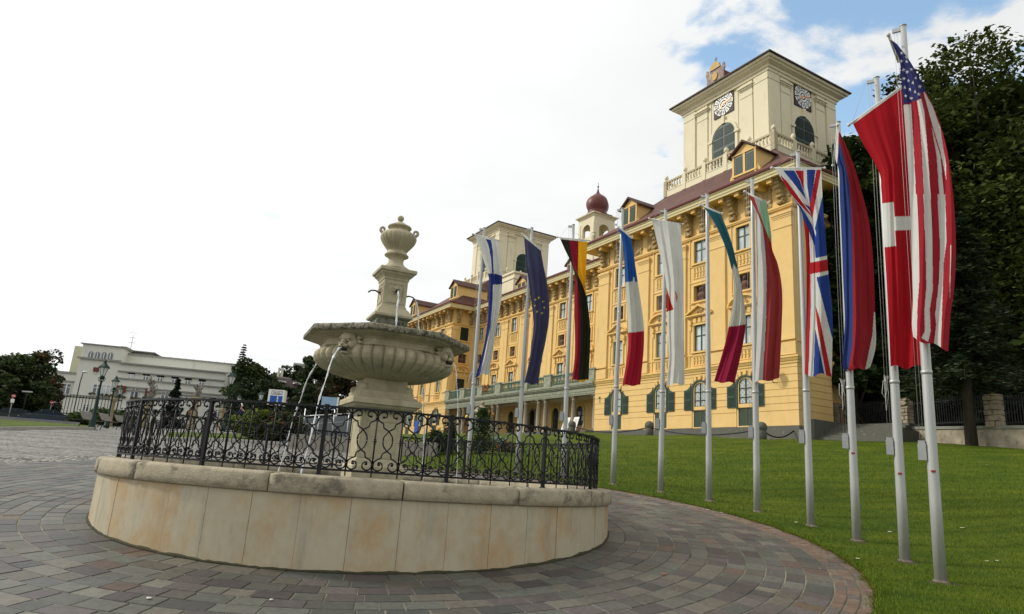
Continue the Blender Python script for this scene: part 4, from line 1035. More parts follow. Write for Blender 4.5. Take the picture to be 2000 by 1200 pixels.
# ------------------------------------------------------------------ roofs, towers, dormers
def tilemat():
    m = bpy.data.materials.new('clay_tiles'); m.use_nodes = True; nt = m.node_tree; n = nt.nodes; L = nt.links; b = n['Principled BSDF']; b.inputs['Roughness'].default_value = .75
    tc = n.new('ShaderNodeTexCoord'); sp = n.new('ShaderNodeSeparateXYZ'); L.new(tc.outputs['Object'], sp.inputs[0])
    ad = n.new('ShaderNodeMath'); ad.operation = 'ADD'; L.new(sp.outputs[0], ad.inputs[0]); L.new(sp.outputs[1], ad.inputs[1])
    cm = n.new('ShaderNodeCombineXYZ'); L.new(ad.outputs[0], cm.inputs[0]); L.new(sp.outputs[2], cm.inputs[1])
    br = n.new('ShaderNodeTexBrick'); br.inputs['Scale'].default_value = 1; br.inputs['Brick Width'].default_value = .2; br.inputs['Row Height'].default_value = .17; br.inputs['Mortar Size'].default_value = .012
    br.inputs['Color1'].default_value = (.135, .048, .030, 1); br.inputs['Color2'].default_value = (.092, .036, .024, 1); br.inputs['Mortar'].default_value = (.035, .015, .012, 1); L.new(cm.outputs[0], br.inputs['Vector'])
    nz = n.new('ShaderNodeTexNoise'); nz.inputs['Scale'].default_value = .9; nz.inputs['Detail'].default_value = 6; L.new(tc.outputs['Object'], nz.inputs['Vector'])
    mr = n.new('ShaderNodeMapRange'); mr.inputs[1].default_value = .35; mr.inputs[2].default_value = .7; mr.inputs[3].default_value = .75; mr.inputs[4].default_value = 1.25; L.new(nz.outputs['Fac'], mr.inputs[0])
    vm = n.new('ShaderNodeVectorMath'); vm.operation = 'SCALE'; L.new(br.outputs['Color'], vm.inputs[0]); L.new(mr.outputs[0], vm.inputs['Scale']); L.new(vm.outputs[0], b.inputs['Base Color'])
    bp = n.new('ShaderNodeBump'); bp.inputs['Strength'].default_value = .5; bp.inputs['Distance'].default_value = .03; L.new(br.outputs['Fac'], bp.inputs['Height']); bp.invert = True; L.new(bp.outputs[0], b.inputs['Normal'])
    return m
M_TILE = tilemat()
BZ = 21.9
def pav_roof(t0, t1, b0, b1, n1, zt):
    m = MB(); z0 = 17.34; a, b = t0 - 1.3, t1 + 1.3
    R = [[(a, -27, z0), (a, 1.3, z0), (b, 1.3, z0), (b, -27, z0)], [(a + (b0 - a) * .5, -26, z0 + (zt - z0) * .46), (a + (b0 - a) * .5, 1.3 + (n1 - 1.3) * .5, z0 + (zt - z0) * .46), (b + (b1 - b) * .5, 1.3 + (n1 - 1.3) * .5, z0 + (zt - z0) * .46), (b + (b1 - b) * .5, -26, z0 + (zt - z0) * .46)], [(b0 - .1, -24, zt), (b0 - .1, n1 + .1, zt), (b1 + .1, n1 + .1, zt), (b1 + .1, -24, zt)]]
    m.rings([r[::-1] for r in R], True, False, True, False); return m.build('roof', M_TILE, pal)
pav_roof(0, PW, 4.4, 16.5, -4.0, BZ); pav_roof(LP0, LP1, 56.9, 68.6, -7.5, BZ + 1.6)
m = MB(); m.rings([[(PW - 1, NC + 1.3, 17.34), (LP0 + 1, NC + 1.3, 17.34), (LP0 + 1, -26, 17.34), (PW - 1, -26, 17.34)], [(PW - 1, -12, 18.7), (LP0 + 1, -12, 18.7), (LP0 + 1, -14, 18.7), (PW - 1, -14, 18.7)]], True, False, True, False); m.build('roof', M_TILE, pal)
def balustrade(t0, t1, n0, n1, zb):
    """walkway balustrade round a tower foot"""
    m = MB(); h = 1.55; z1 = zb + h
    def side(p, q, cnt):
        d = (q - p); Lg = d.length; d.normalize(); a = atan2(d.y, d.x); Mx = Matrix.Translation((p.x, p.y, 0)) @ Matrix.Rotation(a, 4, 'Z')
        m.box(0, Lg, -.14, .14, zb - .3, zb + .52, Mx); m.box(0, Lg, -.17, .17, zb + .52, zb + .60, Mx); m.box(0, Lg, -.15, .15, z1 - .14, z1, Mx); m.box(-.0, Lg, -.18, .18, z1 - .05, z1 - .01, Mx)
        for k in range(cnt + 1):
            x = Lg * k / cnt; m.box(x - .19, x + .19, -.19, .19, zb - .02, z1 + .03, Mx)
            if k < cnt:
                nb = 6
                for j in range(nb):
                    xx = x + Lg / cnt * (j + 1) / (nb + 1); c = Mx @ Vector((xx, 0, 0)); zz = zb + .60; H_ = z1 - .14 - zz
                    m.lathe([(.06, zz), (.10, zz + .04), (.05, zz + .10), (.12, zz + H_ * .35), (.05, zz + H_ * .62), (.09, zz + H_ * .68), (.05, zz + H_ * .75), (.10, zz + H_ * .95), (.07, zz + H_)], 7, c=(c.x, c.y, 0), cap=False)
    P = [Vector((t0, n0)), Vector((t1, n0)), Vector((t1, n1)), Vector((t0, n1))]
    side(P[0], P[1], 5); side(P[3], P[0], 5); side(P[1], P[2], 5); side(P[2], P[3], 5)
    o = m.build('tower_balustrade', M_CREAM, pal)
    k_ = MB(); k_.lathe([(.16, 0), (.17, .05), (.09, .10), (.08, .16)], 10); k_.sphere((0, 0, .36), .20, 12, 9, (1, 1, 1.15)); k_.sphere((0, 0, .62), .05, 8, 5)
    k0 = k_.build('ball_finial', M_CREAM, o); first = True
    for (p, q) in ((P[0], P[1]), (P[3], P[0]), (P[1], P[2])):
        for k in range(5 if (p, q) != (P[1], P[2]) else 5):
            w = p.lerp(q, k / 5) if (p, q) == (P[0], P[1]) else p.lerp(q, (k + (0 if p == P[3] else 1 if False else 0)) / 5)
            if first: k0.location = (w.x, w.y, z1 + .03); first = False
            else: clone(k0, (w.x, w.y, z1 + .03))
    return o
M_CLOCK = pmat('clock_board', (.030, .022, .016), .6, .2, 4); M_NUM = pmat('clock_plate', (.80, .80, .76), .5, .05, 4); M_HAND = pmat('gilt_hand', (.75, .28, .10), .4, .1, 4, metal=.3); M_BLK = pmat('black_numeral', (.02, .02, .02), .6)
def clockface(parent, M, s):
    """square painted board with radial white plates, black numerals and two hands; M maps (x right, z up, y out)"""
    b = MB(); b.box(-s, s, -.05, .03, -s, s, M); o = b.build('clock', M_CLOCK, parent)
    p = MB()
    def sector(r0, r1, a0, a1, y, mb):
        n = 5; pts = [(r1 * sin(a0 + (a1 - a0) * k / n), y, r1 * cos(a0 + (a1 - a0) * k / n)) for k in range(n + 1)] + [(r0 * sin(a1 + (a0 - a1) * k / n), y, r0 * cos(a1 + (a0 - a1) * k / n)) for k in range(n + 1)]
        mb.poly([tuple(M @ Vector(q)) for q in pts])
    for k in range(12): sector(.52 * s, .97 * s, radians(30 * k - 11.5), radians(30 * k + 11.5), .045, p)
    for k in range(12): sector(.30 * s, .46 * s, radians(30 * k - 14), radians(30 * k + 14), .045, p)
    p.poly([tuple(M @ Vector((.20 * s * cos(2 * pi * k / 16), .045, .20 * s * sin(2 * pi * k / 16)))) for k in range(16)])
    p.build('clock_plates', M_NUM, o)
    nb = MB(); rom = ['12', '1', '2', '3', '4', '5', '6', '7', '8', '9', '10', '11']; strokes = [3, 1, 2, 3, 3, 2, 3, 4, 4, 3, 2, 3]
    R_ = ['XII', 'I', 'II', 'III', 'IV', 'V', 'VI', 'VII', 'VIII', 'IX', 'X', 'XI']
    for k, txt in enumerate(R_):
        A = Matrix.Rotation(radians(-0), 4, 'Y'); rot = Matrix.Rotation(radians(30 * k), 4, 'Y'); wch = .085 * s; tot = len(txt) * wch
        for i, ch in enumerate(txt):
            x = -tot / 2 + wch * (i + .5); segs = {'I': [((0, -1), (0, 1))], 'V': [((-.45, 1), (0, -1)), ((.45, 1), (0, -1))], 'X': [((-.45, 1), (.45, -1)), ((.45, 1), (-.45, -1))]}[ch]
            for (a, c) in segs:
                pa = Vector((x + a[0] * wch, .052, .745 * s + a[1] * .13 * s)); pc = Vector((x + c[0] * wch, .052, .745 * s + c[1] * .13 * s)); d = (pc - pa).normalized(); e = Vector((-d.z, 0, d.x)) * .016 * s
                nb.poly([tuple(M @ (rot @ q)) for q in (pa + e, pc + e, pc - e, pa - e)])
    nb.build('numerals', M_BLK, o)
    h = MB()
    for ang, L_, w_ in ((radians(78), .80, .05), (radians(225), .5, .06)):
        d = Vector((sin(ang), 0, cos(ang))); e = Vector((-d.z, 0, d.x))
        P = [d * (-.15 * s) + e * w_ * s * .5, d * L_ * s * .9 + e * w_ * s, d * L_ * s, d * L_ * s * .9 - e * w_ * s, d * (-.15 * s) - e * w_ * s * .5]
        h.prism([tuple(M @ (q + Vector((0, .065, 0)))) for q in P], tuple((M.to_3x3() @ Vector((0, 1, 0)))), .02)
    h.build('hands', M_HAND, o)
def tower(t0, t1, n0, n1, zb, zt, clocks=True):
    """square belfry: shaft, pilaster strips, cornice, low hipped roof"""
    m = MB(); m.box(t0, t1, n1, n0, zb, zt + .1)
    tw = t1 - t0; nd = n0 - n1
    def strip(a, b, z0, z1, o, f):          # f: 0 front, 1 right side (x = t0)
        if f == 0: m.box(a, b, n0 - .01, n0 + o, z0, z1)
        else: m.box(t0 - o, t0 + .01, b, a, z0, z1)
    for f, (s0, L_) in enumerate(((t0, tw), (n0, -nd))):
        g = lambda q: s0 + L_ * q
        for q0, q1 in ((-.008, .145), (.855, 1.008)): strip(g(q0), g(q1), zb, zt, .16, f)
        for q0, q1 in ((.165, .300), (.70, .835)):
            strip(g(q0), g(q1), zb, zt - 1.35, .10, f)
            for dz0, dz1, o, e in ((1.35, 1.25, .16, .0), (1.25, 1.12, .24, .012), (1.12, .98, .34, .02), (.98, .9, .30, .014), (2.0, 1.9, .14, .0)): strip(g(q0 - e), g(q1 + e), zt - dz0, zt - dz1, o, f)
            strip(g(q0), g(q1), zt - .9, zt, .12, f)
        strip(g(.330), g(.345), zb, zt - .5, .05, f); strip(g(.655), g(.670), zb, zt - .5, .05, f)
        strip(g(-.008), g(.145), zt - 1.32, zt - 1.22, .20, f); strip(g(.855), g(1.008), zt - 1.32, zt - 1.22, .20, f)
    m.build('tower_wall', M_CREAM, pal)
    prof = [(0.0, zt - .62), (.22, zt - .62), (.24, zt - .40), (.34, zt - .36), (.38, zt - .18), (.50, zt - .12), (.72, zt - .02), (.76, zt + .10), (.92, zt + .14), (.98, zt + .32), (0, zt + .34)]
    c = MB(); R = []
    for o, z in prof: R.append([(t0 - o, n0 + o, z), (t1 + o, n0 + o, z), (t1 + o, n1 - o, z), (t0 - o, n1 - o, z)])
    c.rings(R, True, False, False, False); c.build('tower_cornice', M_CREAM, pal)
    r = MB(); o = 1.12; zc = zt + .34; tm, nm = (t0 + t1) / 2, (n0 + n1) / 2; h = tan(radians(19)) * (tw / 2 + o)
    R = [[(t0 - o, n0 + o, zc), (t1 + o, n0 + o, zc), (t1 + o, n1 - o, zc), (t0 - o, n1 - o, zc)], [(t0 - o, n0 + o, zc + .12), (t1 + o, n0 + o, zc + .12), (t1 + o, n1 - o, zc + .12), (t0 - o, n1 - o, zc + .12)]]
    r.rings(R, True, True, False, False)
    for k in range(4): r.poly([R[1][k], R[1][(k + 1) % 4], (tm, nm, zc + .12 + h)])
    ro = r.build('tower_roof', pmat('dark_tower_roof', (.075, .048, .035), .7, .3, 4) if 'dark_tower_roof' not in MATS else MATS['dark_tower_roof'], pal)
    # arched louvred opening + clocks on the two visible sides
    for f in (0, 1):
        if f == 0: Mx = Matrix.Translation((t0 + tw * .50, n0, 0)) @ Matrix.Rotation(pi, 4, 'Z') @ Matrix.Diagonal((1, -1, 1, 1)) if False else Matrix(((-1, 0, 0, t0 + tw * .5), (0, 1, 0, n0), (0, 0, 1, 0), (0, 0, 0, 1)))
        else: Mx = Matrix(((0, -1, 0, t0), (-1, 0, 0, n0 - nd * .5), (0, 0, 1, 0), (0, 0, 0, 1)))
        w = 1.30; zs = zt - 4.75; z0 = zb + 2.1
        pts = [(-w, .05, z0), (w, .05, z0)] + [(x, .05, z) for x, z in archpoly(0, w, zs, 1.30, 14)]
        s = MB(); s.prism([tuple(Mx @ Vector(q)) for q in pts], tuple(Mx.to_3x3() @ Vector((0, 1, 0))), .06); so = s.build('tower_shutter', M_TEAL, pal)
        l = MB(); k = 0; z = z0 + .15
        while z < zs + 1.05:
            if abs(z - (zs - 1.0)) > .14 and abs(z - (zs + .05)) > .12:
                wz = w - .12 if z < zs else (w - .14) * sqrt(max(0, 1 - ((z - zs) / 1.25) ** 2))
                for a, b in ((-wz, -.09), (.09, wz)): 
                    if b - a > .1: l.box(a, b, .105, .15, z, z + .05, Mx)
            z += .125
        l.build('louvres', M_GRN if f == 0 else M_GRND, so)
        a_ = MB(); R = []
        for k in range(15): q = pi * k / 14; R.append([tuple(Mx @ Vector((r_ * cos(q), y_, zs + r_ * sin(q)))) for r_, y_ in ((w + .02, 0), (w + .02, .14), (w + .28, .14), (w + .28, 0))])
        a_.rings(R, True, True, True, False)
        for sg in (-1, 1): a_.box(sg * (w + .15) - .13, sg * (w + .15) + .13, 0, .14, z0 - .2, zs, Mx); a_.box(sg * (w + .2) - .24, sg * (w + .2) + .24, 0, .22, zs - .1, zs + .12, Mx)
        a_.box(-.16, .16, 0, .22, zs + w, zs + w + .75, Mx); a_.build('opening_surround', M_CREAM, so)
        if clocks: clockface(pal, Mx @ Matrix.Translation((0, .06, zt - 1.44)), 1.13)
    return tm, nm, zc + h
T1 = tower(6.0, 15.6, -5.5, -14.3, 21.0, 30.95)
balustrade(4.4, 16.5, -4.0, -15.8, BZ)
T2 = tower(58.4, 66.9, -9.0, -17.8, 22.5, 32.4, clocks=False)
balustrade(56.9, 68.6, -7.5, -19.3, BZ + 1.6)
# painted and gilded coat of arms on the tower eave, with the little roof behind it
def arms():
    M0 = Matrix.Translation((11.15, -4.75, 31.25)); pr = [(-1.0, 0), (.98, 0), (1.0, 1.15), (1.12, 1.5), (1.05, 1.95), (.92, 2.0), (.82, 1.65), (.62, 1.72), (.5, 2.15), (.25, 2.35), (0, 2.6), (-.25, 2.35), (-.5, 2.15), (-.62, 1.72), (-.82, 1.65), (-.92, 2.0), (-1.06, 1.95), (-1.14, 1.45), (-1.0, 1.1)]
    m = MB(); m.prism([(M0 @ Vector((x, 0, z)))[:] for x, z in pr], (0, -1, 0), .12); o = m.build('coat_of_arms', pmat('painted_iron', (.24, .12, .06), .6, .4, 3, col2=(.10, .12, .20), stain=[((.55, .36, .10), 3, .5, .6, .8, 1)]), pal)
    g = MB(); g.prism([(M0 @ Vector((x, .02, z)))[:] for x, z in [(.32 * cos(2 * pi * k / 14), .98 + .42 * sin(2 * pi * k / 14)) for k in range(14)]], (0, 1, 0), .06)
    g.prism([(M0 @ Vector((x, .02, z)))[:] for x, z in ((-.6, 1.72), (.6, 1.72), (.62, 1.85), (.48, 2.2), (.2, 2.35), (0, 2.62), (-.2, 2.35), (-.48, 2.2), (-.62, 1.85))], (0, 1, 0), .05)
    g.build('gilding', pmat('gilding', (.36, .22, .05), .6, .2, 5, metal=.1, col2=(.45, .33, .12)), o)
    c = MB(); c.box(11.12, 11.18, -4.9, -4.86, 33.8, 34.3); c.box(10.98, 11.32, -4.9, -4.86, 34.05, 34.11); c.build('cross', M_IRON, o)
    r = MB(); r.prism([(10.2, -4.95, 31.3), (12.1, -4.95, 31.3), (12.1, -4.95, 32.5), (11.15, -4.95, 33.0), (10.2, -4.95, 32.5)], (0, -1, 0), 2.6); r.build('arms_roof', M_ROOF, o)
arms()
# onion-domed lantern behind the ridge
def lantern():
    t, n, b = 37.9, -12.0, 23.6; m = MB(); h = 1.62; zt = 27.9
    for sx in (-1, 1):
        for sy in (-1, 1): m.box(t + sx * h - (.42 if sx > 0 else 0), t + sx * h + (.42 if sx < 0 else 0), n + sy * h - (.42 if sy > 0 else 0), n + sy * h + (.42 if sy < 0 else 0), b, zt)
    m.box(t - h, t + h, n - h, n + h, b - 4.5, 25.3)
    for k in range(4):                                 # arches
        Mx = Matrix.Translation((t, n, 0)) @ Matrix.Rotation(k * pi / 2, 4, 'Z'); A = archpoly(0, .82, 26.3, .75, 10)
        for j in range(10): m.poly([tuple(Mx @ Vector((A[j][0], h - .01, A[j][1]))), tuple(Mx @ Vector((A[j + 1][0], h - .01, A[j + 1][1]))), tuple(Mx @ Vector((A[j + 1][0], h - .01, zt))), tuple(Mx @ Vector((A[j][0], h - .01, zt)))])
        for sg in (-1, 1): m.box(sg * 1.0 - .2, sg * 1.0 + .2, h - .3, h - .0, 25.3, zt, Mx)
        m.box(-1.62, -1.2, h - .1, h + .07, 25.6, 27.3, Mx); m.box(1.2, 1.62, h - .1, h + .07, 25.6, 27.3, Mx)
    m.square([(h, zt), (h + .08, zt + .05), (h + .12, zt + .2), (h + .35, zt + .3), (h + .38, zt + .42)], c=(t, n, 0)); o = m.build('lantern', M_CREAM, pal)
    d = MB(); prof = [(2.15, 28.32), (1.75, 28.55), (1.38, 28.85), (1.22, 29.1), (1.28, 29.35), (1.45, 29.7), (1.52, 30.1), (1.48, 30.5), (1.30, 30.9), (1.0, 31.25), (.65, 31.5), (.34, 31.72), (.17, 32.0), (.10, 32.35), (.05, 32.5)]
    R = [[(t + r * (1.08 if z < 28.4 else 1) * cos(pi / 8 + pi / 4 * j), n + r * sin(pi / 8 + pi / 4 * j), z) for j in range(8)] for r, z in prof]; d.rings(R, True, False, True, True)
    dm = d.build('onion_dome', pmat('dome_copper_red', (.14, .040, .032), .45, .15, 3), o); 
    s = MB(); s.tube([(t, n, 32.3), (t, n, 33.3)], .035, 5); s.sphere((t, n, 32.75), .13, 8, 6); s.build('spike', M_IRON, dm)
lantern()
def dormer(t, n, z, w, dep=4.6, wz=(.55, 1.75), shut=True):
    o = MB(); zt = z + 1.95; hw_ = w / 2
    o.box(-hw_, hw_, -.25, 0, 0, 1.95); o.prism([(-hw_, 0, 1.95), (hw_, 0, 1.95), (0, 0, 1.95 + hw_ * .72)], (0, -1, 0), .25)
    o.box(-hw_ - .08, hw_ + .08, -.2, .10, 1.90, 2.0); o.box(-.10, .10, 0, .08, .3, 1.9); o.box(-hw_, -hw_ + .16, 0, .08, .0, 1.9); o.box(hw_ - .16, hw_, 0, .08, 0, 1.9); o.box(-hw_ - .05, hw_ + .05, 0, .12, .18, .32)
    o.box(-hw_, -hw_ + .05, -dep, -.25, 0, 1.95); o.box(hw_ - .05, hw_, -dep, -.25, 0, 1.95)
    R = [[(sg * hw_ * k_, 0, 0) for k_ in (1,)] for sg in (1,)]
    do = o.build('dormer', M_YEL, pal); do.location = (t, n, z)
    r = MB()
    for sg in (-1, 1): r.rings([[(sg * (hw_ + .28), .28, 1.82), (sg * (hw_ + .28), .28, 1.92), (0, .28, 2.10 + hw_ * .72 + .06), (0, .28, 1.98 + hw_ * .72)], [(sg * (hw_ + .28), -dep, 1.82), (sg * (hw_ + .28), -dep, 1.92), (0, -dep, 2.10 + hw_ * .72 + .06), (0, -dep, 1.98 + hw_ * .72)]], True, True, True, False)
    r.build('dormer_roof', pmat('old_tile', (.11, .055, .04), .8, .3, 6, col2=(.06, .035, .03)) if 'old_tile' not in MATS else MATS['old_tile'], do)
    for sg in (-1, 1):
        wn = MB(); x0, x1 = sorted((sg * .13, sg * (hw_ - .2))); wn.box(x0, x1, -.02, .03, .36, 1.82); 
        for k in range(11): wn.box(x0 + .05, x1 - .05, .03, .06, .42 + k * .125, .49 + k * .125)
        wn.build('dormer_shutter', M_GRN, do)
    # side scroll
    for sg in (-1, 1):
        s = MB(); R = [[(sg * (hw_ + .02 + dx), .0 - dy, .0 + zz) for dx, dy, zz in ((0, 0, 0), (.3, 0, 0), (.22, 0, .35), (.1, 0, .45), (0, 0, .9))]]; s.prism(R[0], (0, -1, 0), .2); s.build('scroll', M_TRIM, do)
dormer(3.95, -.05, 18.3, 2.2); dormer(17.35, -.35, 18.3, 2.1)
dormer(54.2, -.3, 18.3, 2.2); dormer(68.6, -.2, 18.2, 2.2)
dormer(44.6, -5.4, 17.9, 2.2, 5); dormer(33.6, -5.6, 17.9, 2.2, 5)
# attic block by the left tower
a = MB(); a.box(49.0, 54.0, -10.6, -6.6, 17.5, 21.6); a.box(48.9, 54.1, -10.7, -6.5, 21.6, 21.75); a.box(49.2, 53.8, -10.4, -6.8, 21.75, 22.5); a.box(49.0, 54, -10.6, -6.6, 22.5, 22.75); a.build('attic', M_CREAM, pal)
a = MB(); a.box(25.5, 31.5, -9.5, -7.0, 18.0, 21.2); a.box(25.4, 31.6, -9.6, -6.9, 21.2, 21.35)
for q in (25.8, 28.5): a.sphere((q, -7.2, 21.75), .2, 9, 7); a.lathe([(.12, 21.35), (.06, 21.6)], 8, c=(q, -7.2, 0))
a.build('attic', M_CREAM, pal)
# downpipe and corner strip on the right side
m = MB(); m.tube([(.9, -3.55, -1), (.9, -3.55, 16.6)], .07, 6); m.build('downpipe', pmat('zinc_pipe', (.34, .30, .20), .5, .1, 3), pal)
# ------------------------------------------------------------------ flagpoles and flags
M_POLE = pmat('pole_aluminium', (.46, .47, .45), .42, .15, 10, metal=.35, spec=.5, col2=(.36, .37, .35), stretch=(1, 1, .15), bump=.1, bscale=60, dist=.002)
M_BAR = pmat('flag_bar', (.66, .65, .61), .6, .1, 8)
M_ROPE = pmat('halyard_rope', (.42, .42, .39), .9, .1, 30)
M_BOX = pmat('winch_box', (.40, .41, .40), .45, .12, 12, metal=.4)
M_CLOTH = attr_mat('flag_cloth', .85, .25, 260, .002, .06, 3, translucent=.38, spec=.15)
M_STRP = pmat('red_sticker', (.35, .04, .03), .6)
M_FOOT = pmat('foot_plate', (.20, .17, .13), .8, .3, 12, col2=(.10, .07, .05))
WH = (.68, .68, .64)
def T(ox, oy, s): return lambda pts: [(ox + x / s, oy + y / s) for x, y in pts]
Z1, Z2, Z3, Z4, Z5, Z6, Z7, Z8 = T(910, 440, 3.529), T(1080, 430, 3.529), T(1260, 390, 3.157), T(1440, 340, 2.857), T(1500, 290, 2.609), T(1600, 220, 2.308), T(1640, 40, 3.333), T(1690, 380, 3.333)
def star(cx, cy, r, rot=0):
    return [(cx + (r if k % 2 == 0 else r * .42) * sin(pi * k / 5 + rot), cy - (r if k % 2 == 0 else r * .42) * cos(pi * k / 5 + rot)) for k in range(10)]
def inpoly(P, x, y):
    n = len(P); r = False; j = n - 1
    for i in range(n):
        (xi, yi), (xj, yj) = P[i], P[j]
        if (yi > y) != (yj > y) and x < (xj - xi) * (y - yi) / (yj - yi) + xi: r = not r
        j = i
    return r
BLU, DBL, RED, CRI, GLD, BLK = (.030, .045, .21), (.058, .060, .125), (.42, .018, .025), (.26, .012, .030), (.85, .42, .015), (.022, .022, .014)
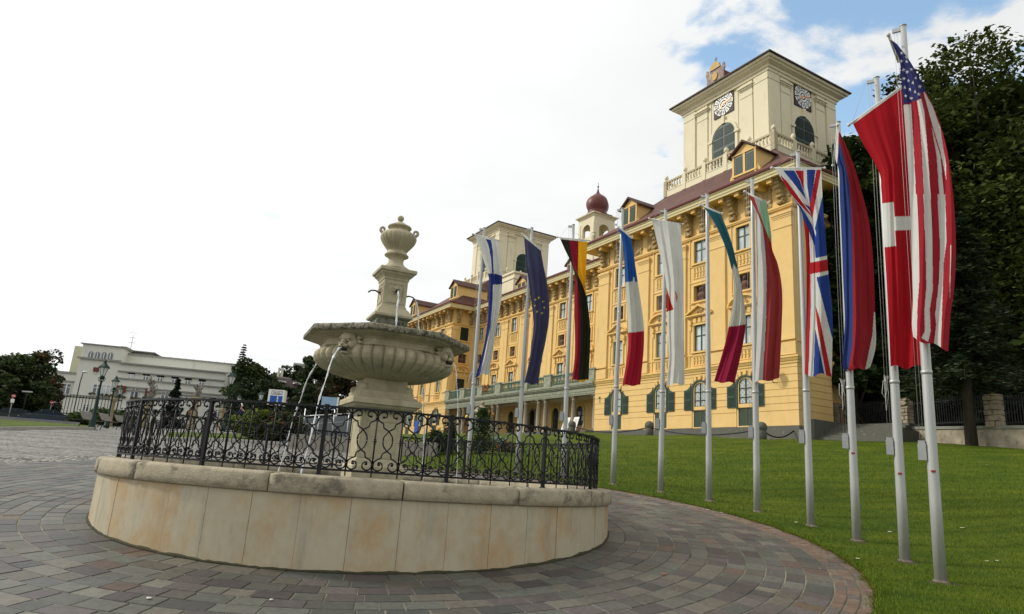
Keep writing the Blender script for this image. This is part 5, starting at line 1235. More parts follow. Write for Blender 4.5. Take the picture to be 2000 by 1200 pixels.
FLAGS = [
 dict(base=(912, 940), top=(946, 446), col=WH, L=Z1([(60, 65), (100, 180), (150, 330), (160, 400), (155, 500), (150, 650), (130, 800), (100, 930), (65, 1045)]), R=Z1([(225, 105), (245, 250), (250, 350), (245, 500), (220, 650), (195, 800), (180, 920), (165, 985), (172, 1020)]),
  P=[(BLU, Z1([(135, 90), (172, 98), (186, 180), (192, 345), (182, 345), (172, 220), (155, 140)])), (BLU, Z1([(140, 333), (190, 335), (255, 350), (255, 408), (190, 410), (150, 392)])), (BLU, Z1([(150, 390), (186, 400), (184, 520), (170, 700), (135, 860), (92, 1060), (50, 1060), (90, 900), (140, 650)]))],
  fl='white flag with a dark blue cross, hanging before the far palace tower', am=.10, k=1.3),
 dict(base=(1008, 940), top=(1039, 446), col=DBL, L=Z1([(400, 70), (410, 200), (425, 330), (445, 480), (462, 620), (465, 700), (452, 820), (435, 940), (402, 1090)]), R=Z1([(515, 165), (535, 280), (560, 400), (575, 560), (572, 660), (550, 800), (525, 920), (502, 1060), (500, 1100)]),
  P=[((.6, .55, .05), Z1(star(x, y, 9.5))) for x, y in ((478, 515), (502, 502), (530, 528), (473, 555), (540, 570), (489, 596), (525, 607))],
  fl='dark blue flag with a ring of small yellow stars hanging from its pole', am=.10, k=1.2),
 dict(base=(1099, 945), top=(1120, 440), col=BLK, L=Z2([(45, 120), (85, 210), (128, 300), (150, 380), (148, 480), (147, 600), (150, 720), (152, 860), (148, 960), (130, 1105)]), R=Z2([(238, 140), (232, 250), (225, 400), (228, 500), (240, 580), (252, 680), (258, 780), (256, 900), (250, 1010), (245, 1112)]),
  P=[(CRI, Z2([(110, 120), (175, 120), (172, 240), (172, 385), (140, 315), (125, 230)])), (GLD, Z2([(175, 120), (250, 120), (240, 250), (240, 540), (228, 520), (205, 450), (172, 375)])), (CRI, Z2([(150, 375), (165, 420), (180, 500), (187, 650), (188, 800), (185, 950), (170, 1125), (110, 1125), (130, 900), (130, 400)])), (GLD, Z2([(170, 1106), (250, 1098), (250, 1130), (170, 1130)]))],
  fl='black, red and gold flag twisted on itself, third pole from the left', am=.09, k=1.2),
 dict(base=(1197, 953), top=(1216, 408), col=(.60, .60, .55), L=Z2([(445, 40), (470, 110), (485, 180), (492, 300), (497, 430), (507, 560), (515, 700), (518, 830), (510, 950), (478, 1140)]), R=Z2([(535, 115), (555, 230), (570, 330), (585, 430), (605, 560), (622, 680), (628, 790), (625, 900), (615, 1010), (602, 1140)]),
  P=[((.02, .10, .36), Z2([(420, 10), (600, 100), (600, 428), (566, 425), (562, 395), (552, 395), (550, 422), (480, 434)])), ((.38, .015, .035), Z2([(500, 776), (560, 775), (640, 762), (640, 1160), (450, 1160)]))],
  fl='blue, white and red flag in three level bands, before the palace pilasters', am=.08, k=1.4),
 dict(base=(1290, 966), top=(1300, 410), col=WH, L=Z3([(40, 120), (75, 270), (115, 440), (130, 540), (133, 700), (140, 850), (145, 980), (133, 1140)]), R=Z3([(220, 150), (225, 250), (235, 400), (238, 560), (238, 700), (240, 850), (242, 1000), (243, 1138)]),
  P=[((.36, .02, .015), Z3([(125, 525), (140, 570), (175, 680), (125, 695)])), ((.55, .18, .09), Z3([(183, 560), (196, 580), (202, 605), (193, 640)]))],
  fl='white flag with part of a red disc showing in its fold', am=.10, k=.9),
 dict(base=(1385, 981), top=(1381, 380), col=(.58, .58, .52), L=Z3([(355, 38), (400, 100), (450, 190), (500, 310), (530, 420), (545, 500), (545, 600), (520, 760), (490, 900), (425, 1125)]), R=Z3([(460, 80), (500, 170), (535, 270), (560, 370), (580, 460), (605, 600), (618, 700), (618, 800), (590, 960), (550, 1130)]),
  P=[((.03, .135, .175), Z3([(330, 10), (600, 60), (600, 425), (565, 425), (545, 395), (538, 430), (500, 432)])), ((.27, .012, .045), Z3([(500, 785), (560, 780), (640, 766), (640, 1150), (400, 1150)]))],
  fl='curving teal, white and wine red flag blown into a long S', am=.09, k=1.2),
 dict(base=(1479, 998), top=(1469, 350), col=(.56, .56, .54), L=Z4([(55, 105), (85, 165), (100, 220), (103, 300), (108, 500), (112, 700), (110, 850), (105, 1000), (98, 1160)]), R=Z4([(160, 155), (175, 230), (190, 340), (195, 420), (225, 500), (245, 600), (252, 700), (248, 850), (242, 1000), (234, 1145)]),
  P=[((.30, .50, .33), Z4([(125, 120), (175, 140), (200, 330), (200, 420), (165, 330), (130, 240)])), ((.34, .045, .045), Z4([(40, 100), (92, 125), (135, 250), (165, 330), (200, 410), (270, 500), (270, 1170), (140, 1170), (150, 1000), (162, 800), (163, 550), (155, 400), (140, 290), (100, 190)]))],
  fl='pale red flag with white left half and a light green corner', am=.12, k=1.0),
 dict(base=(1584, 1027), top=(1558, 298), col=(.022, .055, .25), L=Z5([(35, 100), (95, 200), (155, 295), (175, 340), (190, 450), (196, 600), (196, 800), (192, 1000), (187, 1155)]), R=Z5([(272, 100), (278, 250), (290, 400), (300, 540), (308, 640), (322, 760), (330, 880), (328, 1000), (325, 1155)]),
  P=[(WH, Z5([(20, 90), (290, 90), (290, 200), (278, 240), (236, 420), (215, 300), (120, 240)])), ((.022, .055, .25), Z5([(78, 113), (135, 115), (165, 170), (195, 262), (140, 190)])), (RED, Z5([(138, 113), (182, 113), (182, 215), (165, 165)])), ((.022, .055, .25), Z5([(198, 110), (243, 108), (215, 305), (200, 190)])), (RED, Z5([(247, 108), (271, 106), (225, 365), (212, 300)])), (WH, Z5([(40, 110), (215, 320), (245, 430), (238, 505), (180, 335), (95, 205)])), (RED, Z5([(62, 135), (98, 170), (215, 330), (232, 370), (215, 340), (160, 285), (92, 205)])),
     ((.022, .055, .25), Z5([(80, 195), (170, 300), (225, 390), (272, 548), (240, 500), (160, 330)])),
     (RED, Z5([(165, 335), (212, 420), (218, 600), (216, 800), (213, 1000), (210, 1170), (170, 1170), (180, 800)])), (WH, Z5([(210, 425), (238, 500), (243, 560), (310, 545), (315, 640), (247, 658), (340, 985), (340, 1170), (205, 1170), (218, 800), (217, 600)])),
     ((.022, .055, .25), Z5([(243, 560), (264, 548), (238, 500)])), (RED, Z5([(214, 583), (315, 563), (315, 622), (214, 642)])), (RED, Z5([(241, 800), (262, 860), (326, 1170), (298, 1170), (250, 900)])), ((.022, .055, .25), Z5([(241, 920), (292, 1170), (230, 1170)])),
     ((.022, .055, .25), Z5([(247, 658), (340, 640), (340, 990), (325, 960)]))],
  fl='blue flag with crossed red and white bars beside the palace corner', am=.07, k=1.0),
 dict(base=(1674, 1061), top=(1637, 240), col=(.33, .022, .032), L=Z6([(82, 75), (72, 200), (88, 260), (92, 380), (100, 560), (108, 760), (115, 950), (105, 1130), (125, 1165)]), R=Z6([(92, 85), (150, 220), (190, 350), (222, 480), (240, 620), (248, 760), (252, 900), (255, 1050), (230, 1150)]),
  P=[((.028, .055, .20), Z6([(60, 140), (92, 140), (110, 200), (135, 320), (145, 450), (150, 700), (152, 900), (150, 1050), (128, 1180), (90, 1180), (90, 600)])), (WH, Z6([(60, 60), (88, 75), (86, 170), (80, 240), (50, 240)])), (WH, Z6([(247, 900), (270, 900), (270, 1180), (206, 1165), (240, 1000)]))],
  fl='red flag with a blue edge at its left, hanging furled narrow before the dark trees', am=.12, k=1.1),
 dict(base=(1768, 1101), top=(1712, 153), col=(.40, .010, .018), L=[(1664.6, 239.5), (1685, 280), (1716.5, 335.5), (1721, 370), (1723, 398), (1727.5, 483.5), (1732, 560), (1736.5, 650), (1739.5, 717.5)], R=[(1766, 166), (1772, 250), (1778, 330), (1784, 400), (1790, 484), (1795, 560), (1798, 650), (1800, 717)],
  P=[(WH, Z8([(100, 60), (185, 50), (190, 145), (400, 140), (400, 228), (195, 235), (200, 335), (110, 347)]))],
  fl='large red flag with a white cross, behind the striped flag', am=.07, k=1.0),
 dict(base=(1838, 1143), top=(1764, 52), col=(.37, .022, .035), L=[(1737, 74), (1755.5, 115), (1759, 139), (1761.5, 175), (1764.5, 205), (1769, 265), (1776.5, 385), (1780, 480), (1782, 550), (1783, 590), (1781, 635), (1783.6, 660.5)], R=[(1750, 84), (1772, 112), (1790, 142), (1808, 178), (1832, 232), (1850, 295), (1860.5, 370), (1866, 440), (1867, 494), (1864, 560), (1856.5, 614), (1852, 684)],
  P=[((.040, .045, .16), Z7([(300, 80), (420, 130), (575, 470), (540, 465), (525, 510), (400, 558)])), (WH, Z7([(410, 552), (465, 545), (480, 800), (497, 1140), (450, 1140)])), (WH, Z8([(280, 0), (335, 0), (350, 350), (352, 560), (340, 720), (335, 945), (280, 945)])),
     (WH, Z7([(503, 525), (530, 508), (552, 600), (572, 850), (592, 1140), (549, 1140), (535, 850), (520, 640)])), (WH, Z8([(378, 0), (425, 0), (438, 350), (440, 620), (420, 750), (425, 890), (410, 960), (365, 935), (388, 890), (385, 750), (398, 600), (392, 350)])),
     (WH, Z7([(598, 685), (655, 880), (680, 1140), (648, 1140), (632, 900)])), (WH, Z8([(470, 0), (520, 0), (530, 300), (510, 450), (500, 750), (492, 1000), (448, 970), (462, 850), (455, 780), (480, 560), (487, 350)])),
     (WH, Z7([(545, 465), (552, 465), (605, 560), (655, 700), (693, 950), (694, 1040), (655, 850), (605, 690)])), (WH, Z8([(554, 330), (559, 330), (556, 560), (550, 700), (548, 560)]))]
   + [(WH, Z7(star(x, y, 12.5, .1))) for x, y in ((403, 213), (436, 268), (402, 265), (467, 320), (415, 322), (438, 337), (495, 375), (420, 380), (448, 392), (476, 406), (424, 436), (458, 450), (490, 465), (430, 492), (464, 508), (522, 432), (515, 482), (408, 530), (436, 240))],
  fl='red and white striped flag with white stars on dark blue, nearest flag at the right', am=.07, k=1.6),
]
ORD = ['leftmost', 'second', 'third', 'fourth', 'fifth', 'sixth', 'seventh', 'eighth', 'ninth', 'tenth', 'rightmost']
CARR = ['blue cross flag', 'blue flag with yellow stars', 'black, red and gold flag', 'level banded blue, white and red flag', 'white flag with the red disc', 'teal, white and wine red flag', 'pale red flag with green corner', 'blue flag with crossed bars', 'red flag with blue left edge', 'red flag with the white cross', 'striped flag with white stars']
def polyat(P, v):
    y = P[0][1] + (P[-1][1] - P[0][1]) * v
    for (x0, y0), (x1, y1) in zip(P, P[1:]):
        if y <= y1 or (x1, y1) == P[-1]:
            t = (y - y0) / (y1 - y0) if abs(y1 - y0) > 1e-6 else 0; return x0 + (x1 - x0) * t, y
def smoothpoly(P):
    """Catmull-Rom through the traced points, resampled"""
    out = []
    for i in range(len(P) - 1):
        p0 = P[max(i - 1, 0)]; p1 = P[i]; p2 = P[i + 1]; p3 = P[min(i + 2, len(P) - 1)]
        for q in range(5):
            t = q / 5; out.append(tuple(.5 * ((2 * p1[k]) + (-p0[k] + p2[k]) * t + (2 * p0[k] - 5 * p1[k] + 4 * p2[k] - p3[k]) * t * t + (-p0[k] + 3 * p1[k] - 3 * p2[k] + p3[k]) * t ** 3) for k in (0, 1)))
    return out + [P[-1]]
def paramat(P, v):
    Ls = [0]
    for a, b in zip(P, P[1:]): Ls.append(Ls[-1] + hypot(b[0] - a[0], b[1] - a[1]))
    q = v * Ls[-1]
    for i in range(len(P) - 1):
        if q <= Ls[i + 1] or i == len(P) - 2:
            t = (q - Ls[i]) / max(1e-9, Ls[i + 1] - Ls[i]); return P[i][0] + (P[i + 1][0] - P[i][0]) * t, P[i][1] + (P[i + 1][1] - P[i][1]) * t
for fi, F in enumerate(FLAGS):
    u, v = F['base']; d = ray(u, v); a = atan2(d.x, d.y)
    # pole stands on the ring 9.14 m from the fountain centre, far side of the ray
    bb = FX * sin(a) + FY * cos(a); cc = FX * FX + FY * FY - 9.14 ** 2; D = bb + sqrt(max(0, bb * bb - cc))
    if fi == 10: D = hypot(*atg(u, v).xy)
    bx, by = D * sin(a), D * cos(a); bz = gz(bx, by); top = at(*F['top'], D)
    H_ = top.z - bz; tx, ty = bx, by
    pr = empty('flagpole', (bx, by, bz), label='%s grey flagpole from the left, carrying the %s' % (ORD[fi], CARR[fi]) if fi not in (0, 10) else '%s tall grey flagpole, carrying the %s' % (ORD[fi], CARR[fi]), cat='flagpole', group='flagpoles in an arc on the lawn')
    m = MB(); lean = Vector((top.x - bx, top.y - by, 0)); N_ = 8
    m.tube([Vector((0, 0, -.1)) + lean * 0] + [lean * (k / N_) + Vector((0, 0, H_ * k / N_)) for k in range(1, N_ + 1)], [.082] + [.082 - .036 * k / N_ for k in range(1, N_ + 1)], 14)
    zc = H_ * .33; m.tube([lean * .33 + Vector((0, 0, zc)), lean * .33 + Vector((0, 0, zc + .06))], .078, 14)
    m.build('pole', M_POLE, pr)
    toc = Vector((-sin(a), -cos(a), 0)); lft = Vector((-cos(a), sin(a), 0))
    m = MB(); p = Vector((0, 0, 0)); m.lathe([(.19, -.03), (.19, .012), (.12, .03), (.10, .05)], 14); m.build('foot', M_FOOT, pr)
    if fi >= 8:
        m = MB(); N2 = 18; m.rings([[((r_ + .10 * sin(k * 2.3 + fi) * r_ / .4) * cos(2 * pi * k / N2) * 1.3, (r_ + .06 * sin(k * 3.1)) * sin(2 * pi * k / N2), z_) for k in range(N2)] for r_, z_ in ((.25, .002), (.18, .022), (.10, .03))], True, False, True, True); m.build('soil_patch', M_EARTH, pr)
    m = MB(); tp = lean + Vector((0, 0, H_)); Mx = Matrix.Translation(tp) @ Matrix.Rotation(atan2(lft.y, lft.x), 4, 'Z'); m.box(-.02, .17, -.02, .02, -.085, -.02, Mx); m.lathe([(.052, 0), (.06, .015), (.02, .03)], 10, c=tuple(tp)); m.build('pulley_arm', M_POLE, pr)
    hb = 1.72; Mb = Matrix.Translation(lean * (hb / H_) + Vector((0, 0, hb))) @ Matrix.Rotation(atan2(lft.y, lft.x), 4, 'Z')
    m = MB(); m.box(.07, .18, -.06, .06, 0, .24, Mb); m.box(.08, .17, -.045, .045, .24, .29, Mb); m.build('winch_box', M_BOX, pr)
    m = MB(); 
    for off in (.12, .165): m.tube([Mb @ Vector((off - .02, 0, .32)), tp + lft * (off - .02) + Vector((0, 0, -.10))], .0032, 4)
    if fi in (0, 8, 9):
        kp = Mb @ Vector((.14, 0, 1.05))
        for q in range(3): m.tube([kp + Vector((random.uniform(-.04, .04), random.uniform(-.04, .04), .32 - .05 * q)), kp + lft * .05 * (q - 1), kp + Vector((0, 0, -.30 + .1 * q)), kp + lft * -.03 * q + Vector((0, 0, .3))], .006, 4)
    m.build('halyard', M_ROPE, pr)
    if fi in (8, 9, 10):
        m = MB(); zz = (1.62, 1.40, 1.55)[fi - 8]; c = lean * (zz / H_) + Vector((0, 0, zz)) + toc * .078 ; m.box(c.x - .03, c.x + .03, c.y - .012, c.y + .012, zz, zz + .03); m.build('sticker', M_STRP, pr)
    # flag
    Df = D - .17; Lp, Rp = smoothpoly(F['L']), smoothpoly(F['R']); o0 = at(*F['L'][0], Df); w_ = max(hypot(F['R'][i][0] - F['L'][i][0], 0) for i in range(min(len(F['L']), len(F['R']))))
    wpx = max(abs(r[0] - l[0]) for l, r in zip(F['L'], F['R'])); hpx = F['L'][-1][1] - F['L'][0][1]
    NX = int(max(36, min(150, wpx / .9))); NY = int(hpx / 1.8)
    ph = random.uniform(0, 6); am = F['am']; P = []; PX = []
    bow = lambda s, q: am * (.9 * sin(2 * pi * F['k'] * (s + .18 * sin(q * 3 + ph)) + ph + q * 1.5) + .35 * sin(2 * pi * 2.9 * s + 4 * q + ph * 2) + .12 * sin(2 * pi * 6.5 * s + 9 * q + ph) + .10 * sin(2 * pi * 2.0 * s - 26 * q + ph) * (1 - q)) * min(1, .25 + q * 3)
    for i in range(NY + 1):
        q = i / NY; l = paramat(Lp, q); r = paramat(Rp, q); row = []; rp = []
        for j in range(NX + 1):
            s = j / NX; x = l[0] + (r[0] - l[0]) * s; y = l[1] + (r[1] - l[1]) * s + (2.2 * sin(s * 9 + ph) * q ** 6 * (wpx / 60))
            rp.append((x, y)); row.append(at(x, y, Df + bow(s, q) - .05 * sin(pi * s)))
        P.append(row); PX.append(rp)
    pats = [(c, pg, min(p[0] for p in pg), max(p[0] for p in pg), min(p[1] for p in pg), max(p[1] for p in pg)) for c, pg in F['P']]
    cols = []
    for i in range(NY):
        rc = []
        for j in range(NX):
            x = (PX[i][j][0] + PX[i + 1][j + 1][0]) / 2; y = (PX[i][j][1] + PX[i + 1][j + 1][1]) / 2; c = F['col']
            for cc_, pg, x0, x1, y0, y1 in pats:
                if x0 <= x <= x1 and y0 <= y <= y1 and inpoly(pg, x, y): c = cc_
            if i < max(1, int(5 / 2.2)): c = WH
            rc.append(c)
        cols.append(rc)
    fr = empty('flag', o0, label=F['fl'], cat='flag', group='flags on the poles')
    inv = Vector(o0)
    m = MB(); m.grid([[p - inv for p in row] for row in P], True, cols); m.build('cloth', M_CLOTH, fr)
    b0 = at(*F['L'][0], Df) - inv; b1 = at(*F['R'][0], Df) - inv
    if fi == 8: b1 = b0 + Vector((.10, .45, -.55)); b0 = b0 + Vector((0, 0, .02)); 
    if fi == 10: b1 = b0 + (b1 - b0) * 1.0 + toc * -.5
    d_ = (b1 - b0).normalized(); m = MB(); m.tube([b0 - d_ * .05, b1 + d_ * .05], .016 if fi < 9 else .022, 8); m.sphere(b0 - d_ * .07, .036, 9, 7); m.sphere(b1 + d_ * .07, .030, 9, 7); m.build('crossbar', M_BAR, fr)
    m = MB(); tw = tp + Vector((bx, by, bz)) + lft * .2 + Vector((0, 0, -.1)) - inv
    for e in (b0, b1): m.tube([e, tw], .003, 4)
    m.build('suspension_cord', M_ROPE, fr)
# ------------------------------------------------------------------ trees and shrubs
M_LEAF = attr_mat('foliage', .75, 0, 10, .01, .15, 2.0, translucent=.18, spec=.15)
M_BARK = pmat('bark', (.075, .06, .045), .95, .3, 6, bump=.8, bscale=14, dist=.03, col2=(.035, .028, .022), stretch=(1, 1, .3))
def leaves(mb, pts, size, cols, flat=.5, rng=np.random):
    """leaf sprays: small irregular quads around given points"""
    n = len(pts); 
    if n == 0: return
    a = rng.uniform(0, 2 * pi, n); tilt = rng.normal(0, flat, n); s = size * rng.uniform(.6, 1.4, n); b0 = len(mb.v)
    ux = np.stack([np.cos(a), np.sin(a), np.sin(tilt) * .6], 1); b = a + pi / 2 + rng.normal(0, .4, n); t2 = rng.normal(0, flat, n); vx = np.stack([np.cos(b) * np.cos(t2), np.sin(b) * np.cos(t2), np.sin(t2)], 1)
    s = s[:, None]; P = np.asarray(pts); ks = rng.uniform(.35, .75, (n, 1))
    q = np.stack([P - ux * s, P - vx * s * ks, P + ux * s, P + vx * s * ks], 1).reshape(-1, 3)
    mb.v += [tuple(r) for r in q.tolist()]
    for i in range(n):
        mb.cc = cols[i]; mb.face((b0 + 4 * i, b0 + 4 * i + 1, b0 + 4 * i + 2, b0 + 4 * i + 3))
def leafcols(n, base, var=.35, warm=None, wf=0.):
    out = []
    for i in range(n):
        k = 1.25 * max(.35, random.gauss(1, var)); c = warm if (warm and random.random() < wf) else base; out.append((c[0] * k, c[1] * k, c[2] * k))
    return out
def tree(name, loc, h, cr, label, cat='tree', base=(.045, .075, .016), n=9000, leaf=.16, trunk=.28, z0=.28, clumps=38, shape='round', warm=None, wf=0., group=None, seed=1, cw=1.0, open_=.0, parent=None):
    rs = np.random.RandomState(seed); random.seed(seed)
    root = empty(name, loc, label=label, cat=cat, group=group)
    tb = MB(); cl = []
    zc0 = h * z0
    for k in range(clumps):
        for _ in range(40):
            v = rs.uniform(-1, 1, 3)
            if v @ v < 1: break
        if shape == 'round': r = rs.uniform(.5, 1.0); v = v / max(.01, sqrt(v @ v)) * r; x, y = v[0] * cr, v[1] * cr; z = zc0 + (h - zc0) * (.5 + .5 * v[2]); rad = cr * rs.uniform(.22, .40)
        elif shape == 'cone': q = rs.uniform(0, 1) ** 1.3; rr = cr * (1 - q) ** .85 * rs.uniform(.3, 1.0); aa = rs.uniform(0, 2 * pi); x, y = rr * cos(aa), rr * sin(aa); z = zc0 + (h - zc0) * q; rad = max(.12 * cr, cr * .30 * (1 - q * .75))
        elif shape == 'column': q = rs.uniform(0, 1); prof = sin(min(1, q * 1.15 + .12) * pi) ** .5; rr = cr * prof * rs.uniform(.2, .9); aa = rs.uniform(0, 2 * pi); x, y = rr * cos(aa), rr * sin(aa); z = zc0 + (h - zc0) * q; rad = cr * .34
        x *= cw; cl.append((x, y, min(z, h - rad * .6), rad))
    lean = rs.uniform(-.04, .04, 2) * h
    tp = [Vector((lean[0] * t, lean[1] * t, h * (z0 + .45) * t)) for t in np.linspace(0, 1, 6)]
    tb.tube([Vector((0, 0, -.4))] + tp, [trunk * 1.5] + [trunk * (1.25 if i == 0 else 1 - .75 * i / 5) for i in range(6)], 9)
    for (x, y, z, rad) in cl[:int(clumps * .75)]:
        s = tp[min(5, max(1, int(rs.uniform(1.5, 5))))]; mid = Vector(((s.x + x) / 2 + rs.normal(0, .05) * cr, (s.y + y) / 2 + rs.normal(0, .05) * cr, (s.z * .6 + z * .4)))
        tb.tube([s, mid, Vector((x, y, z))], [trunk * .30, trunk * .18, trunk * .05], 5)
    tb.build('trunk', M_BARK, root)
    lb = MB(); per = n // clumps
    for (x, y, z, rad) in cl:
        g = rs.normal(0, 1, (per, 3)); g /= np.linalg.norm(g, axis=1)[:, None]; rr = rad * rs.uniform(.35, 1.0, per) ** .45 * (1 + .07 * rs.normal(0, 1, per))
        P = g * rr[:, None] * np.array([1.15, 1.15, .72]) + np.array([x, y, z])
        tone = max(.5, random.gauss(1, .22)); hi = tuple(c * tone for c in base)
        leaves(lb, P, leaf, leafcols(per, hi, .28, warm, wf), .8, rs)
    lb.build('crown', M_LEAF, root)
    return root
def conifer(name, loc, h, cr, label, base=(.03, .05, .022), n=9000, leaf=.2, seed=3, z0=.12, trunk=.25, droop=.25, cat='tree', levels=24):
    rs = np.random.RandomState(seed); random.seed(seed); root = empty(name, loc, label=label, cat=cat)
    tb = MB(); tb.tube([(0, 0, -.4), (0, 0, h * .5), (0, 0, h * .98)], [trunk * 1.3, trunk * .7, .03], 8); lb = MB(); per = max(6, n // (levels * 9))
    for k in range(levels):
        q = k / (levels - 1); z = h * (z0 + (1 - z0) * q); R_ = cr * (1 - q) ** .8 * rs.uniform(.8, 1.12) + .12
        nb = 9 if q < .8 else 5
        for j in range(nb):
            a = rs.uniform(0, 2 * pi); L_ = R_ * rs.uniform(.7, 1.1); e = Vector((L_ * cos(a), L_ * sin(a), z - droop * L_))
            tb.tube([(0, 0, z), e], [trunk * .16 * (1 - q) + .012, .01], 4)
            t = rs.uniform(.15, 1.05, per); P = np.stack([e.x * t, e.y * t, z + (e.z - z) * t ** 1.4], 1) + rs.normal(0, 1, (per, 3)) * np.array([.13, .13, .06]) * L_ * .8
            leaves(lb, P, leaf, leafcols(per, base, .3), .35, rs)
    tb.build('trunk', M_BARK, root); lb.build('crown', M_LEAF, root); return root

def grass():
    rs = np.random.RandomState(9); mb = MB(); n = 0; V = []; Fc = []
    while n < 120000:
        D = 8 + 36 * rs.uniform(0, 1) ** 1.7; a = radians(rs.uniform(-6, 42)); x, y = D * sin(a), D * cos(a)
        if not in_lawn(x, y, .02) or rs.uniform() < (D - 24) / 20: continue
        z = gz(x, y) + .02; h = rs.uniform(.018, .045) * (1 + D / 40); w = .0028 * (1 + D / 9); t = rs.uniform(0, 2 * pi); lx, ly = rs.normal(0, .012, 2)
        k = rs.uniform(.55, 1.45); mb.cc = (.092 * k * rs.uniform(.8, 1.25), .148 * k, .010 * k); mb.v += [(x - w * cos(t), y - w * sin(t), z), (x + w * cos(t), y + w * sin(t), z), (x + lx, y + ly, z + h)]; mb.face((3 * n, 3 * n + 1, 3 * n + 2)); n += 1
    put(mb.build('grass', M_LEAF), 'short mown green grass blades covering the sloping lawn', 'grass', kind='stuff')
grass()

def edges():
    rs = np.random.RandomState(4); mb = MB(); n = 0
    while n < 9000:
        a = radians(rs.uniform(-62, 80)); r = 8.13 + rs.normal(0, .035) + .03 * sin(a * 41) + .02 * sin(a * 97); x, y = FX + r * cos(a), FY + r * sin(a); z = gz(x, y); h = rs.uniform(.02, .055); w = .004; t = rs.uniform(0, 2 * pi); k = rs.uniform(.5, 1.5)
        mb.cc = (.10 * k * rs.uniform(.8, 1.4), .125 * k, .012 * k); mb.v += [(x - w * cos(t), y - w * sin(t), z), (x + w * cos(t), y + w * sin(t), z), (x + rs.normal(0, .03), y + rs.normal(0, .03), z + h)]; mb.face((3 * n, 3 * n + 1, 3 * n + 2)); n += 1
    put(mb.build('edge_grass', M_LEAF), 'ragged grass blades spilling over the brick edging', 'grass', kind='stuff')
    mb = MB(); P = []
    for i in range(1500):
        a = radians(rs.uniform(-62, 70)); r = 8.08 + rs.normal(0, .10) if i < 1100 else rs.uniform(4.4, 8); x, y = FX + r * cos(a), FY + r * sin(a); P.append((x, y, gz(x, y) + .014))
    leaves(mb, P, .010, [random.choice(((.20, .13, .06), (.32, .26, .16), (.10, .07, .04), (.42, .38, .28))) for _ in P], .3, rs)
    put(mb.build('leaf_litter', M_LEAF), 'tiny dry leaf fragments scattered along the brick edging', 'leaf litter', kind='stuff')
    mb = MB(); R = []
    for k in range(361):
        a = radians(k); x, y = 4.335 * cos(a), 4.335 * sin(a); z = gz(FX + x, FY + y); h = .012 + .02 * abs(sin(k * .37)) * abs(sin(k * .083)) + rs.uniform(0, .012); o = .012 + rs.uniform(0, .02)
        R.append([(4.325 * cos(a), 4.325 * sin(a), z - .03), (4.325 * cos(a), 4.325 * sin(a), z + h), ((4.335 + o * .5) * cos(a), (4.335 + o * .5) * sin(a), z + h * .7), ((4.335 + o) * cos(a), (4.335 + o) * sin(a), z + .004)])
    mb.rings(R, True, False, False, True); mb.build('moss', pmat('moss', (.035, .042, .015), .95, .4, 20, bump=.8, bscale=60, dist=.01, col2=(.06, .05, .03)), basin)
edges()
# ------------------------------------------------------------------ park wall, railings, trees on the right
def wl(u, v=860):                             # point of the wall line seen at pixel column u
    d = ray(u, v); a = Vector((d.x, d.y)).normalized(); A = Vector((WALL_A.x, WALL_A.y)); D_ = Vector((WALL_D.x, WALL_D.y))
    t = (a.x * A.y - a.y * A.x) / (a.y * D_.x - a.x * D_.y); return A + D_ * t
M_RUB = pmat('rubble_stone', (.40, .33, .22), .9, .35, 2.6, bump=.8, bscale=7, dist=.05, col2=(.20, .165, .115), stain=[((.08, .07, .05), 6, .52, .68, .7, 1)])
M_PWALL = pmat('park_wall_plaster', (.42, .37, .27), .9, .3, 1.6, bump=.5, bscale=8, dist=.03, col2=(.25, .22, .16), stain=[((.10, .09, .07), 2.4, .52, .66, .8, .5), ((.30, .14, .07), 3.0, .60, .70, .6, 1)])
M_CAP = pmat('wall_capstone', (.26, .27, .22), .85, .25, 3, bump=.3)
